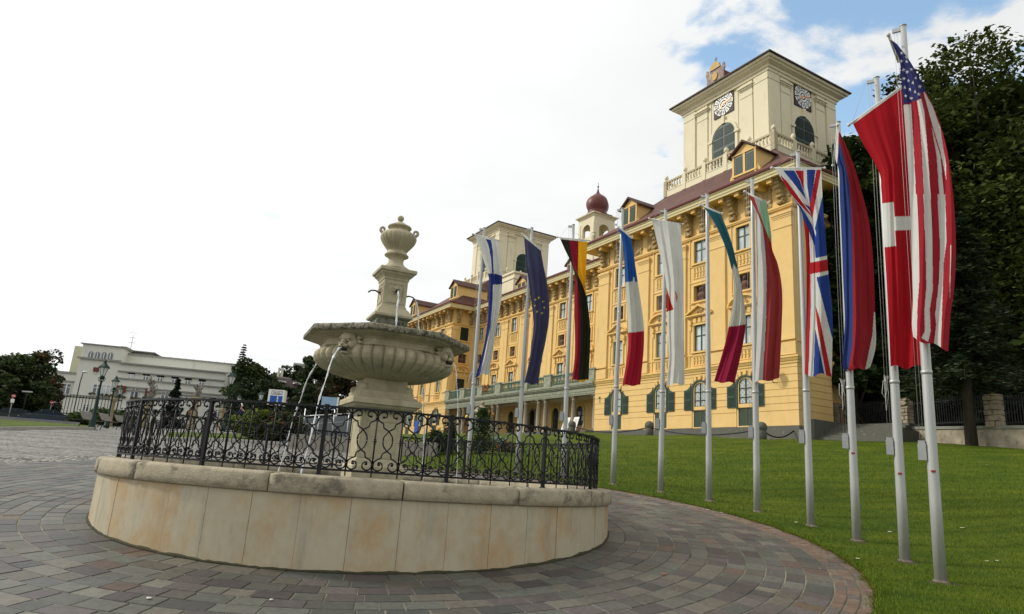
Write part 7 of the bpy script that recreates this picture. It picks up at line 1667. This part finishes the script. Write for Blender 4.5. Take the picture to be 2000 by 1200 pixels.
def car(name, loc, rz, label, col, hatch=True):
    root = empty(name, loc, rz, label=label, cat='car', group='cars parked behind the parapet')
    L_, W_ = 4.3, 1.72; low = [(-2.15, .35), (-2.13, .62), (-1.95, .82), (-1.15, .95), (-.9, .98), (1.25, .98), (1.8, .94 if hatch else .98), (2.1, .85), (2.15, .5), (2.1, .3)]
    roof = [(-1.2, .95), (-.45, 1.38), (.05, 1.46), (1.0, 1.44), (1.55, 1.28), (1.95, .95)] if hatch else [(-1.25, .95), (-.5, 1.36), (0, 1.43), (.75, 1.40), (1.55, 1.02), (1.6, .97)]
    def shell(P, w0, w1): 
        m = MB(); sec = []
        for y, k in ((-w0, .93), (-w0 + .08, 1), (w0 - .08, 1), (w0, .93)): sec.append([(x, y, .3 + (z - .3) * k if z > .9 else z) for x, z in P])
        m.rings(sec, True, True, True, False); return m
    shell(low + [(1.7, .25), (-1.9, .25)], W_ / 2, 0).build('body', pmat('car_paint_' + str(int(rz * 10) % 7) + name[-1], col, .35, .05, 3, coat=.1, spec=.25), root)
    m = MB(); R = []
    for s in (-1, 1):
        pass
    m.rings([[(x, s * (W_ / 2 - .06 - (z - .95) * .42), z) for x, z in roof] for s in (-1, 1)], True, True, True, False); g = m.build('cabin_glass', M_CARGL, root)
    m = MB(); top = [(x, z) for x, z in roof if z > 1.3]; m.rings([[(x, s * (W_ / 2 - .10 - (z - .95) * .42), z + .025) for x, z in top] + [(x, s * (W_ / 2 - .10 - (z - .95) * .42), z - .02) for x, z in top[::-1]] for s in (-1, 1)], True, True, True, False)
    for s in (-1, 1):
        for x in (-.45, .45, 1.2): m.tube([(x - .05, s * (W_ / 2 - .05), .96), (x, s * (W_ / 2 - .23), 1.38)], .03, 4)
    m.build('roof', bpy.data.materials[-1] if False else root.children[0].data.materials[0], root)
    for x in (-1.35, 1.35):
        for s in (-1, 1):
            m = MB(); R = [[(x + r * cos(2 * pi * k / 16), s * (W_ / 2 - .02) + y, .31 + r * sin(2 * pi * k / 16)) for k in range(16)] for r, y in ((.31, -.1), (.31, .08), (.22, .09))]; m.rings(R); w = m.build('wheel', M_TYRE, root)
            m = MB(); R = [[(x + r * cos(2 * pi * k / 16), s * (W_ / 2 - .02) + y, .31 + r * sin(2 * pi * k / 16)) for k in range(16)] for r, y in ((.20, -.11), (.20, .1))]; m.rings(R); m.build('rim', M_RIM, w)
    for s in (-1, 1):
        m = MB(); m.sphere((-2.05, s * .6, .68), .13, 8, 6, (.6, 1, .6)); m.build('headlight', M_WFR, root); m = MB(); m.box(2.06, 2.14, s * .7 - .12, s * .7 + .12, .6, .85); m.build('tail_light', M_STRP, root)
    return root
for (u, v, D, nm, lab, col, h, name) in ((18, 797, 76, 1, 'dark green hatchback parked at the far left behind the parapet', (.02, .035, .03), True, 'parked_car'), (92, 800, 76, 2, 'dark blue saloon car parked right of the other car', (.02, .04, .07), False, 'parked_car')):
    p = at(u, v, D); a = at(u + 50, v, D); car(name, (p.x, p.y, at(u, v, D).z - 1.46), atan2(a.y - p.y, a.x - p.x) + .12, lab, col, h)
# lamp posts ---------------------------------------------------------------
M_LAMPG = pmat('lamp_green', (.005, .028, .021), .5, .15, 8, spec=.25); M_LGLASS = pmat('lamp_glass', (.62, .66, .64), .15, .05, 4, spec=.8)
def lamp_post(h=3.75):
    root = empty('lamp_post'); m = MB(); m.lathe([(.20, 0), (.20, .18), (.15, .22), (.16, .5), (.11, .56), (.10, .9), (.075, .95), (.06, 1.6), (.05, h - 1.15), (.08, h - 1.1), (.05, h - 1.05)], 10); m.build('post', M_LAMPG, root)
    m = MB(); 
    for k in range(4): a = pi / 2 * k; m.tube([(0, 0, h - 1.15), (.16 * cos(a), .16 * sin(a), h - 1.08), (.20 * cos(a), .20 * sin(a), h - .94), (.12 * cos(a), .12 * sin(a), h - .88)], .02, 5)
    m.lathe([(.09, h - 1.02), (.13, h - .92), (.13, h - .84), (.10, h - .80)], 8); m.build('bracket', M_LAMPG, root)
    m = MB(); m.lathe([(.115, h - .80), (.24, h - .34)], 6, smooth=False); m.build('glass', M_LGLASS, root)
    m = MB()
    for k in range(6): a = pi / 3 * k; m.tube([(.12 * cos(a), .12 * sin(a), h - .80), (.245 * cos(a), .245 * sin(a), h - .33)], .012, 4)
    m.lathe([(.33, h - .36), (.32, h - .32), (.17, h - .18), (.09, h - .10), (.08, h - .04), (.10, h - .02), (.05, h), (.025, h + .10)], 6, smooth=False); m.build('lamp_cap', M_LAMPG, root)
    return root
LP = [(178, 838, 42, 702, 'green lamp post with a glass lantern, nearest of the row beside the benches'), (207, 836, 55, 733, 'green lamp post second in the row, behind the nearest one'), (221, 833, 68, 751, 'green lamp post third in the row before the white building'), (436, 840, 48, 722, 'green lamp post standing alone at the right end of the white building'), (504, 812, 60, 762, 'small green lamp post left of the blue garage sign'), (463, 806, 84, 769, 'far green lamp post with only its cap showing, right of the lone lamp'), (277, 806, 84, 769, 'far green lamp post before the white building beside the flaming stone statue')]
lp0 = lamp_post()
for i, (u, v, D, vt, nm) in enumerate(LP):
    p = at(u, v, D); z = gz(p.x, p.y); hh = at(u + (v - vt) * .15, vt, D).z - z; o = lp0 if i == 0 else copy_tree(lp0); o.location = (p.x, p.y, z); o.scale = (1, 1, 1); s = max(.9, min(1.15, hh / 3.85)); o.scale = (s, s, s); put(o, nm, 'lamp post', 'green lamp posts on the square')
# modern street lights
for u, v, D, vt, nm in ((45, 800, 78, 765, 'slim grey street light with a flat head above the parked cars'), (147, 790, 96, 725, 'curved grey street light before the white building')):
    p = at(u, v, D); z = gz(p.x, p.y); h = at(u, vt, D).z - z; r = empty('street_light', (p.x, p.y, z), label=nm, cat='street light'); m = MB(); m.tube([(0, 0, 0), (0, 0, h * .8), (.1, 0, h)], .06, 6); m.build('pole', M_RAILD, r); m = MB(); m.box(-.42, .42, -.12, .12, h - .03, h + .08) if vt == 765 else m.sphere((.3, 0, h), .32, 8, 6, (1, .6, .4)); m.build('lamp_head', M_LGLASS, r)
for u, vt, D, c, nm in ((19, 773, 70, 0, 'road signs on one post at the far left'), (97, 786, 80, 1, 'round red no entry sign on a post before the fence')):
    p = at(u, 805, D); z = gz(p.x, p.y); h = at(u, vt, D).z - z; r = empty('road_sign', (p.x, p.y, z), atan2(-p.y, -p.x) + pi / 2 + pi, label=nm, cat='road sign'); m = MB(); m.tube([(0, 0, 0), (0, 0, h)], .04, 5); m.build('post', M_BAND, r)
    m = MB(); R = [[(.17 * cos(2 * pi * k / 16), y, h + .17 * sin(2 * pi * k / 16)) for k in range(16)] for y in (.05, .08)]; m.rings(R, True, True, True, False); s = m.build('disc', M_STRP, r); 
    m = MB(); m.box(-.12, .12, .082, .09, h - .03, h + .03); m.box(-.12, .12, .03, .048, h - .03, h + .03); m.build('bar', M_WFR, s)
    if c == 0: m = MB(); m.box(-.13, .13, .04, .07, h - .55, h - .25); m.build('plate', M_WFR, r)
# benches --------------------------------------------------------------------
M_SLAT = pmat('bench_slats', (.19, .165, .135), .45, .2, 10, spec=.5); M_BIR = M_IRON
def bench():
    root = empty('park_bench'); m = MB(); L_ = 1.9
    for k in range(5): m.box(-L_ / 2, L_ / 2, -.02 + k * .085, .05 + k * .085, .425 + .005 * k, .45 + .005 * k)
    m.build('seat', M_SLAT, root); m = MB()
    for k in range(6): Mx = Matrix.Translation((0, -.06 - .045 * k, .52 + .075 * k)) @ Matrix.Rotation(radians(-60), 4, 'X'); m.box(-L_ / 2, L_ / 2, -.03, .03, -.01, .012, Mx)
    m.build('backrest', M_SLAT, root)
    for sx in (-.85, .85):
        m = MB(); m.tube([(sx, -.34, .98), (sx, -.05, .45), (sx, -.16, .2), (sx, -.22, 0)], .028, 5); m.tube([(sx, -.05, .42), (sx, .38, .44), (sx, .42, .25), (sx, .36, 0)], .026, 5); m.build('leg', M_BIR, root)
    return root
b0 = bench()
for i, (u, v, D, nm) in enumerate(((172, 835, 43, 'slatted park bench nearest the first green lamp post'), (207, 833.5, 48, 'slatted park bench in the middle of the three by the kerb'), (236, 832, 54, 'slatted park bench farthest of the three by the kerb'))):
    p = at(u, v, D); z = gz(p.x, p.y); o = b0 if i == 0 else copy_tree(b0); o.location = (p.x, p.y, z + .02); o.rotation_euler = (0, 0, radians(-77)); put(o, nm, 'bench', 'benches along the kerb'); o.scale = (.95, .95, .95)
# statues on pillars -----------------------------------------------------------
M_SAND = pmat('sandstone', (.30, .25, .15), .9, .2, 2, col2=(.22, .18, .11)); M_STAT = pmat('weathered_statue', (.27, .25, .21), .9, .4, 4, col2=(.12, .11, .10), stain=[((.42, .40, .34), 5, .5, .65, .7, 1)])
def statue(u, vb, vm, vt, D, nm, w=.75, seed=0, stuff='cluster'):
    p = at(u, vb, D); z = gz(p.x, p.y); hm = at(u, vm, D).z - z; ht = at(u, vt, D).z - z; r = empty('statue_on_pillar', (p.x, p.y, z), .3 + seed, label=nm, cat='statue')
    m = MB(); m.square([(w * .7, 0), (w * .7, .4), (w * .5, .5), (w * .46, hm - .35), (w * .7, hm - .25), (w * .8, hm - .1), (w * .65, hm)]); m.build('pillar', M_SAND, r)
    rs = random.Random(seed); m = MB(); H_ = ht - hm
    m.lathe([(w * .45, hm), (w * .6, hm + H_ * .2), (w * .5, hm + H_ * .45), (w * .32, hm + H_ * .7), (w * .12, hm + H_ * .8)], 10, smooth=True)
    m.sphere((0, 0, hm + H_ * .88), w * .2, 8, 7, (1, 1, 1.15))
    for k in range(16):
        a = rs.uniform(0, 6.28); q = rs.uniform(.15, .8); b = Vector((w * .35 * cos(a), w * .35 * sin(a), hm + H_ * q)); m.tube([b, b + Vector((w * .5 * cos(a), w * .5 * sin(a), H_ * .12)), b + Vector((w * .55 * cos(a + .4), w * .55 * sin(a + .4), H_ * rs.uniform(.18, .36)))], [w * .16, w * .12, w * .04], 6)
    m.build('figure', M_STAT, r)
statue(212, 830, 776, 756, 62, 'sandstone pillar with a small ornate top behind the first two lamp posts', .26, 1)
statue(283, 828, 778, 738, 64, 'flame-like weathered stone sculpture on a pillar before the white building', .46, 2)
statue(374, 832, 775, 750, 60, 'pale statue with raised arms on a moulded pillar, right of the clipped conifer', .40, 3)
statue(428, 838, 797, 789, 58, 'short sandstone pillar seen through the iron fence below the lone lamp', .22, 4)
# trees --------------------------------------------------------------------
def lt(u, D, vtop, cr, nm, **k):
    p = at(u, 800, D); z = gz(p.x, p.y); h = (at(u, vtop, D).z - z) * 1.05; k['leaf'] = k['leaf'] * .62; return tree('deciduous_tree', (p.x, p.y, z - .3), h, cr * p.y / 1310, nm, **k)
lt(18, 84, 692, 58, 'full round green tree at the far left', base=(.038, .058, .02), n=15000, leaf=.34, trunk=.35, z0=.02, clumps=55, seed=60)
lt(60, 96, 672, 40, 'reddish brown tipped tree with sky showing through its top, left of the white building', base=(.034, .046, .018), n=8000, leaf=.32, trunk=.35, z0=.0, clumps=60, seed=61, warm=(.10, .05, .02), wf=.25)
lt(-45, 80, 700, 60, 'green tree cut by the left picture edge', base=(.036, .054, .02), n=9000, leaf=.4, trunk=.35, z0=.02, clumps=45, seed=62)
lt(80, 92, 722, 30, 'lower reddish tree beside the white annex', base=(.05, .045, .02), n=5000, leaf=.26, trunk=.2, z0=.0, clumps=30, seed=63, warm=(.12, .05, .02), wf=.3)
lt(-20, 90, 768, 50, 'dark shrub mass under the trees at the far left', base=(.018, .030, .014), n=6000, leaf=.3, trunk=.15, z0=0, clumps=30, seed=64, cw=1.6)
lt(50, 90, 772, 44, 'dark hedge-like shrub behind the parked cars', base=(.016, .026, .013), n=7000, leaf=.3, trunk=.15, z0=0, clumps=36, seed=65, cw=1.5)
p = at(457, 800, 112); z = gz(p.x, p.y); conifer('spruce_tree', (p.x, p.y, z), at(452, 671, 112).z - z, 1.9, 'pointed dark spruce rising right of the white building', base=(.022, .034, .018), n=15000, leaf=.2, seed=66, z0=.1, levels=34, droop=.3)
lt(480, 104, 690, 40, 'broad green tree right of the spruce', base=(.040, .060, .020), n=12000, leaf=.34, trunk=.35, z0=.05, clumps=48, seed=67)
lt(478, 92, 735, 34, 'dark green tree at the end of the white building', base=(.028, .046, .017), n=7000, leaf=.3, trunk=.25, z0=.0, clumps=36, seed=68)
lt(512, 88, 742, 32, 'dark green tree behind the small lamp post', base=(.030, .048, .018), n=7000, leaf=.3, trunk=.25, z0=.0, clumps=36, seed=69)
lt(544, 118, 704, 27, 'distant round tree behind the dark mansard roof', base=(.038, .054, .022), n=8000, leaf=.34, trunk=.3, z0=.1, clumps=36, seed=70)
lt(612, 84, 690, 46, 'big dark tree left of the fountain bowl', base=(.028, .044, .014), n=15000, leaf=.28, trunk=.35, z0=.0, clumps=60, seed=71)
lt(655, 80, 724, 44, 'dark brownish tree under the left side of the fountain bowl', base=(.030, .036, .016), n=12000, leaf=.26, trunk=.35, z0=.0, clumps=55, seed=72, warm=(.08, .04, .02), wf=.2)
lt(692, 96, 752, 32, 'thin reddish tree behind the fountain neck', base=(.05, .042, .022), n=5000, leaf=.25, trunk=.25, z0=.0, clumps=36, seed=73, warm=(.12, .05, .03), wf=.3)
lt(590, 76, 764, 26, 'dark bush behind the garage sign', base=(.026, .042, .016), n=6000, leaf=.28, trunk=.2, z0=.0, clumps=30, seed=74)
lt(522, 94, 726, 26, 'green tree between the small lamp and the mansard house', base=(.034, .052, .018), n=6000, leaf=.3, trunk=.25, z0=.0, clumps=30, seed=76)
lt(580, 96, 716, 28, 'dark tree right of the mansard house', base=(.026, .042, .015), n=7000, leaf=.3, trunk=.25, z0=.0, clumps=32, seed=77)
p = at(333, 828, 66); z = gz(p.x, p.y); tree('clipped_conifer', (p.x, p.y, z), at(338, 740, 66).z - z, 1.05, 'dark clipped conifer with a slender tip before the white building', base=(.014, .026, .014), n=12000, leaf=.08, trunk=.12, z0=0, clumps=120, seed=75, shape='cone')
def bush(u, v, D, vt, cr, nm, base, warm=None, wf=0, seed=1, **k):
    p = at(u, v, D); z = gz(p.x, p.y); h = at(u, vt, D).z - z; tree('bush', (p.x, p.y, z), h, cr, nm, cat='bush', base=base, n=6500, leaf=.09, trunk=.05, z0=0, clumps=36, seed=seed, warm=warm, wf=wf, **k)
bush(505, 868, 35.5, 802, 1.25, 'round yellow green bush behind the iron fence, left one', (.075, .10, .018), seed=80)
bush(560, 872, 34.5, 806, 1.45, 'large dark bush with reddish stems behind the iron fence, right one', (.028, .045, .014), (.10, .035, .02), .2, seed=81)
bush(158, 826, 60, 806, .9, 'small green bush before the fence left of the benches', (.045, .07, .02), seed=82)
bush(203, 826, 66, 797, 1.3, 'green shrub behind the second lamp post', (.045, .07, .02), seed=83)
bush(232, 826, 66, 800, 1.6, 'green shrub behind the third lamp post', (.035, .055, .018), seed=84)
bush(655, 855, 40, 826, 1.0, 'light green bush above the concrete wall', (.07, .11, .02), seed=85)
# garage sign
def gsign():
    p = at(538, 800, 48); z = gz(p.x, p.y); zb = at(538, 792, 48).z; zt = at(538, 762, 48).z; a = atan2(-p.x, p.y); face = atan2(p.y, p.x) - pi / 2
    r = empty('garage_sign', (p.x, p.y, z), face - .25, label='boxy white and blue sign reading Garage with a walking figure', cat='sign')
    h = zt - zb; w = .52; m = MB(); m.box(-w, w, -.35, .35, zb - z, zt - z); m.build('box', M_WFR, r); m = MB(); m.tube([(0, 0, -.1), (0, 0, zb - z)], .07, 6); m.build('post', M_BAND, r)
    m = MB(); z0 = zb - z; m.box(-w * .72, w * .82, -.365, -.35, z0 + h * .04, z0 + h * .60); b = m.build('blue_panel', pmat('sign_blue', (.02, .10, .42), .5, .05, 3), r)
    f = MB(); c = .12; s = h * .24; zz = z0 + h * .32
    f.sphere((c, -.37, zz + s * .95), s * .17, 8, 6, (1, .15, 1))
    for seg, ww in ((((0, .72), (0, .05)), .13), (((0, .05), (-.3, -.9)), .09), (((0, .05), (.33, -.85)), .09), (((0, .6), (-.38, .1)), .07), (((0, .6), (.36, .2)), .07)):
        (x0, q0), (x1, q1) = seg; A_ = Vector((c + x0 * s, -.372, zz + q0 * s)); B_ = Vector((c + x1 * s, -.372, zz + q1 * s)); f.tube([A_, B_], ww * s, 5)
    f.box(-w * .6, -w * .2, -.37, -.366, zz - s * .9, zz - s * .75); f.build('walking_figure', M_WFR, b)
    m = MB(); t0, t1 = z0 + h * .68, z0 + h * .92; m.box(-w * .62, w * .72, -.362, -.35, t0, t1); pl = m.build('name_plate', pmat('plate_maroon', (.16, .07, .10), .6), r); m = MB(); m.box(-w * .56, w * .66, -.368, -.360, t0 + h * .035, t1 - h * .035); m.build('plate_face', M_WFR, pl)
    cu = bpy.data.curves.new('lettering', 'FONT'); cu.body = 'Garage'; cu.size = h * .17; cu.extrude = .003; cu.align_x = 'CENTER'; cu.align_y = 'CENTER'; t = bpy.data.objects.new('tmp', cu); COL.objects.link(t)
    dg = bpy.context.evaluated_depsgraph_get(); me = bpy.data.meshes.new_from_object(t.evaluated_get(dg)); bpy.data.objects.remove(t); me.materials.clear(); me.materials.append(M_BLK)
    o = bpy.data.objects.new('lettering', me); COL.objects.link(o); o.parent = r; o.location = (w * .05, -.373, (t0 + t1) / 2); o.rotation_euler = (pi / 2, 0, 0)
gsign()
# house with a dark mansard roof, far
def house():
    p = at(552, 800, 106); face = atan2(p.y, p.x) - pi / 2; r = empty('mansard_house', (p.x, p.y, 0), face + .15, label='light blue house with a dark mansard roof among the trees', cat='house')
    k = lambda v: at(552, v, 106).z
    m = MB(); m.box(-1.7, 2.1, 0, 8, 1, k(755)); m.build('wall', pmat('light_blue_render', (.38, .45, .52), .8, .1, .6), r)
    m = MB(); zt, ze = k(733), k(756); m.rings([[(-2.6, -.6, ze), (3.0, -.6, ze), (3.0, 8.5, ze), (-2.6, 8.5, ze)], [(-1.6, .8, zt - .4), (2.3, .8, zt - .4), (2.3, 7, zt - .4), (-1.6, 7, zt - .4)], [(-.8, 2.4, zt), (1.6, 2.4, zt), (1.6, 5.5, zt), (-.8, 5.5, zt)]], True, True, True, False); rf = m.build('roof', pmat('slate_brown', (.07, .055, .055), .8, .2, 3), r)
    for x in (-.7, 1.5):
        m = MB(); m.box(x - .55, x + .55, -.5, 1.5, ze + .6, zt - .9); d = m.build('dormer', M_WFR, rf); m = MB(); m.box(x - .38, x + .38, -.56, -.5, ze + .75, zt - 1.1); m.build('pane', M_PANE2, d)
    m = MB(); 
    for x in (-.9, -.4): m.box(x - .15, x + .15, 3, 3.4, zt - .3, zt + 1.4)
    m.build('chimney', M_WHT, rf)
    p = at(580, 800, 130); zt = at(580, 712, 130).z; zb = 3; m = MB(); m.box(-1.6, 1.8, 0, 5, zb, zt); m.box(-1.75, 1.95, -.15, 5.1, zt, zt + .25)
    q = empty('tower_block', (p.x, p.y, 0), face, label='pale grey narrow building top behind the trees left of the fountain bowl', cat='building'); m.build('wall', pmat('pale_grey_render', (.50, .54, .52), .8, .08, .5), q)
    # blue kiosk panel
    p = at(643, 792, 62); zb = gz(p.x, p.y); zt = at(643, 776, 62).z; q = empty('blue_panel_sign', (p.x, p.y, zb), face - .1, label='light blue and white panel sign standing left of the fountain capital', cat='sign'); m = MB(); m.box(-.7, .7, -.08, .08, zt - zb - 1.1, zt - zb); m.build('panel', pmat('pale_blue_panel', (.30, .45, .62), .6, .1, 3), q); m = MB(); m.box(.62, .78, -.1, .1, 0, zt - zb + .05); m.build('post', M_WFR, q)
house()
# garage ramp: concrete wall and steel railings
def ramp():
    a = at(566, 872, 30.0); b = at(712, 884, 28.5); d = Vector((b.x - a.x, b.y - a.y, 0)); L_ = d.length + 3; d.normalize(); zt = (at(566, 848, 30).z + at(690, 853, 28.7).z) / 2
    r = empty('ramp_wall', (a.x, a.y, 0), atan2(d.y, d.x), label='plain grey concrete wall of the garage ramp behind the fountain fence', cat='wall'); m = MB(); m.box(0, L_, 0, .25, .5, zt); m.box(-.0, .25, .25, 6, .5, zt); m.build('wall', pmat('ramp_concrete', (.27, .25, .21), .85, .15, 1.2), r)
    q = empty('steel_railing', (a.x, a.y, 0), atan2(d.y, d.x), label='grey steel railing of the garage ramp above the concrete wall', cat='railing'); m = MB()
    P0, P1 = at(560, 815, 34) - Vector((a.x, a.y, 0)), at(720, 806, 33) - Vector((a.x, a.y, 0)); Mi = Matrix.Rotation(-atan2(d.y, d.x), 3, 'Z'); P0, P1 = Mi @ P0, Mi @ P1
    m.tube([P0, P1], .03, 6); m.tube([P0 - Vector((0, 0, .38)), P1 - Vector((0, 0, .38))], .015, 5); m.build('rails', pmat('steel', (.50, .51, .50), .4, .1, 8, metal=.5), q)
    m = MB()
    for k in range(6): c = P0.lerp(P1, (k + .2) / 5.5); m.tube([(c.x, c.y, c.z + .35 * (k % 2)), (c.x, c.y, c.z - 1.6)], .028, 5)
    m.build('posts', MATS['steel'], q); m = MB()
    m.quad(P0 - Vector((0, 0, .1)), P1 - Vector((0, 0, .1)), P1 - Vector((0, 0, 1.2)), P0 - Vector((0, 0, 1.2))); g = m.build('glass', pmat('smoked_glass', (.06, .075, .08), .1, .3, 2, spec=.8), q)
ramp()
# people -----------------------------------------------------------------------
def person(u, v, D, nm, shirt, trousers, pose='stand', hair=(.05, .03, .02), helmet=False, rz=0.):
    p = at(u, v, D); z = gz(p.x, p.y); r = empty('person', (p.x, p.y, z), rz, label=nm, cat='person'); J = {}
    if pose == 'cycle': pel, che, nk = (0, 0, .98), (.22, 0, 1.32), (.34, 0, 1.50); legs = [[(0, .1, .95), (.42, .1, .80), (.22, .1, .36), (.36, .1, .32)], [(0, -.1, .95), (.34, -.1, .62), (.12, -.1, .22), (.26, -.1, .18)]]; arms = [[(.27, .2, 1.38), (.42, .22, 1.12), (.62, .18, 1.02)], [(.27, -.2, 1.38), (.42, -.22, 1.12), (.62, -.18, 1.02)]]
    else: pel, che, nk = (0, 0, .93), (0, 0, 1.30), (0, 0, 1.47); legs = [[(0, .09, .9), (.10, .10, .5), (-.02, .10, .08), (.14, .11, .04)], [(0, -.09, .9), (-.05, -.10, .5), (-.20, -.10, .10), (-.06, -.11, .04)]]; arms = [[(0, .19, 1.38), (-.06, .24, 1.12), (.08, .24, .88)], [(0, -.19, 1.38), (.08, -.24, 1.12), (.2, -.22, .9)]]
    M_S = pmat('clothing_' + nm[:6] + str(int(u)), shirt, .9, .15, 8); M_T = pmat('trousers_' + str(int(u)), trousers, .9, .15, 8); M_SK = MATS.get('skin') or pmat('skin', (.42, .24, .16), .6, .1, 8)
    def skin(nm_, chains, mat, parent=r):
        v, e, rd = [], [], []
        for ch in chains:
            prev = None
            for q in ch:
                pt, ra = q[:3], q[3]; idx = None
                for i, w in enumerate(v):
                    if (Vector(w) - Vector(pt)).length < 1e-4: idx = i
                if idx is None: idx = len(v); v.append(pt); rd.append(ra)
                if prev is not None: e.append((prev, idx))
                prev = idx
        me = bpy.data.meshes.new(nm_); me.from_pydata(v, e, []); me.materials.append(mat); o = bpy.data.objects.new(nm_, me); COL.objects.link(o); o.parent = parent; o.location = (0, 0, 0)
        md = o.modifiers.new('skin', 'SKIN'); sv = me.skin_vertices[0].data if me.skin_vertices else None
        if sv is None:
            bpy.context.view_layer.objects.active = o; o.select_set(True); bpy.ops.mesh.customdata_skin_add() if hasattr(bpy.ops.mesh, 'customdata_skin_add') else None; sv = me.skin_vertices[0].data
        for i, q in enumerate(rd): sv[i].radius = (q, q)
        sv[0].use_root = True; o.modifiers.new('sub', 'SUBSURF').levels = 1; o.modifiers['sub'].render_levels = 1; return o
    tor = [(*pel, .14), (*che, .155), (*nk, .06), (nk[0] + .02, 0, nk[2] + .13, .085), (nk[0] + .02, 0, nk[2] + .22, .07)]
    ch = [tor]
    for a in arms: ch.append([(*che, .155), (*a[0], .06), (*a[1], .045), (*a[2], .035), (a[2][0] + .06, a[2][1], a[2][2] - .04, .03)])
    for l in legs: ch.append([(*pel, .14), (*l[0], .09), (*l[1], .062), (*l[2], .045), (*l[3], .045)])
    body = skin('body', ch, M_SK)
    sh = [[(pel[0], pel[1], pel[2] + .02, .155), (*che, .17), (nk[0], 0, nk[2] - .05, .08)]] + [[(*che, .17), (*a[0], .072), (*a[1], .056), (a[2][0] * .8 + a[1][0] * .2, a[2][1], a[2][2] * .8 + a[1][2] * .2, .046)] for a in arms]
    skin('jacket', sh, M_S, body); skin('trousers', [[(*pel, .155), (*l[0], .10), (*l[1], .074), (*l[2], .058)] for l in legs], M_T, body)
    m = MB(); hc = (nk[0] + .0, 0, nk[2] + .20); m.sphere(hc, .115, 10, 8, (1, .9, 1.0)); m.build('helmet' if helmet else 'hair', M_WFR if helmet else pmat('hair_' + str(int(u)), hair, .8), body)
    return r, p, z
CYC = at(480, 800, 41)
person(474, 843, 46, 'cyclist in dark clothes with a white helmet, seen through the iron fence', (.02, .03, .05), (.02, .02, .025), 'cycle', helmet=True, rz=pi)
def bicycle():
    p = at(474, 843, 46); z = gz(p.x, p.y); r = empty('bicycle', (p.x, p.y, z), pi, label='dark bicycle ridden by the person with the white helmet', cat='bicycle')
    for x in (-.42, .62):
        m = MB(); m.tube([(x + .34 * cos(2 * pi * k / 20), 0, .35 + .34 * sin(2 * pi * k / 20)) for k in range(21)], .02, 5, False); w = m.build('wheel', M_TYRE, r); m = MB()
        for k in range(8): m.tube([(x, 0, .35), (x + .33 * cos(pi * k / 4), 0, .35 + .33 * sin(pi * k / 4))], .003, 3)
        m.build('spokes', M_RIM, w)
    m = MB(); 
    for a, b in (((-.42, .35), (.08, .32)), ((.08, .32), (-.12, .85)), ((-.12, .78), (.48, .80)), ((.48, .80), (.08, .32)), ((-.42, .35), (-.12, .78)), ((.45, .95), (.62, .35))): m.tube([(a[0], 0, a[1]), (b[0], 0, b[1])], .018, 6)
    m.build('frame', M_RAILD, r); m = MB(); m.tube([(.52, -.24, 1.0), (.46, 0, .98), (.52, .24, 1.0)], .016, 5); m.build('handlebar', M_RIM, r); m = MB(); m.sphere((-.14, 0, .90), .12, 8, 5, (1.1, .6, .35)); m.build('saddle', M_BLK, r)
bicycle()
person(410, 836, 62, 'standing person with red hair and a dark purple coat near the pillar', (.05, .03, .08), (.02, .02, .03), hair=(.28, .05, .02), rz=1.2)
person(366, 834, 60, 'walking person in brown clothes at the foot of the pale statue', (.14, .06, .03), (.03, .03, .04), hair=(.10, .04, .02), rz=2.2)
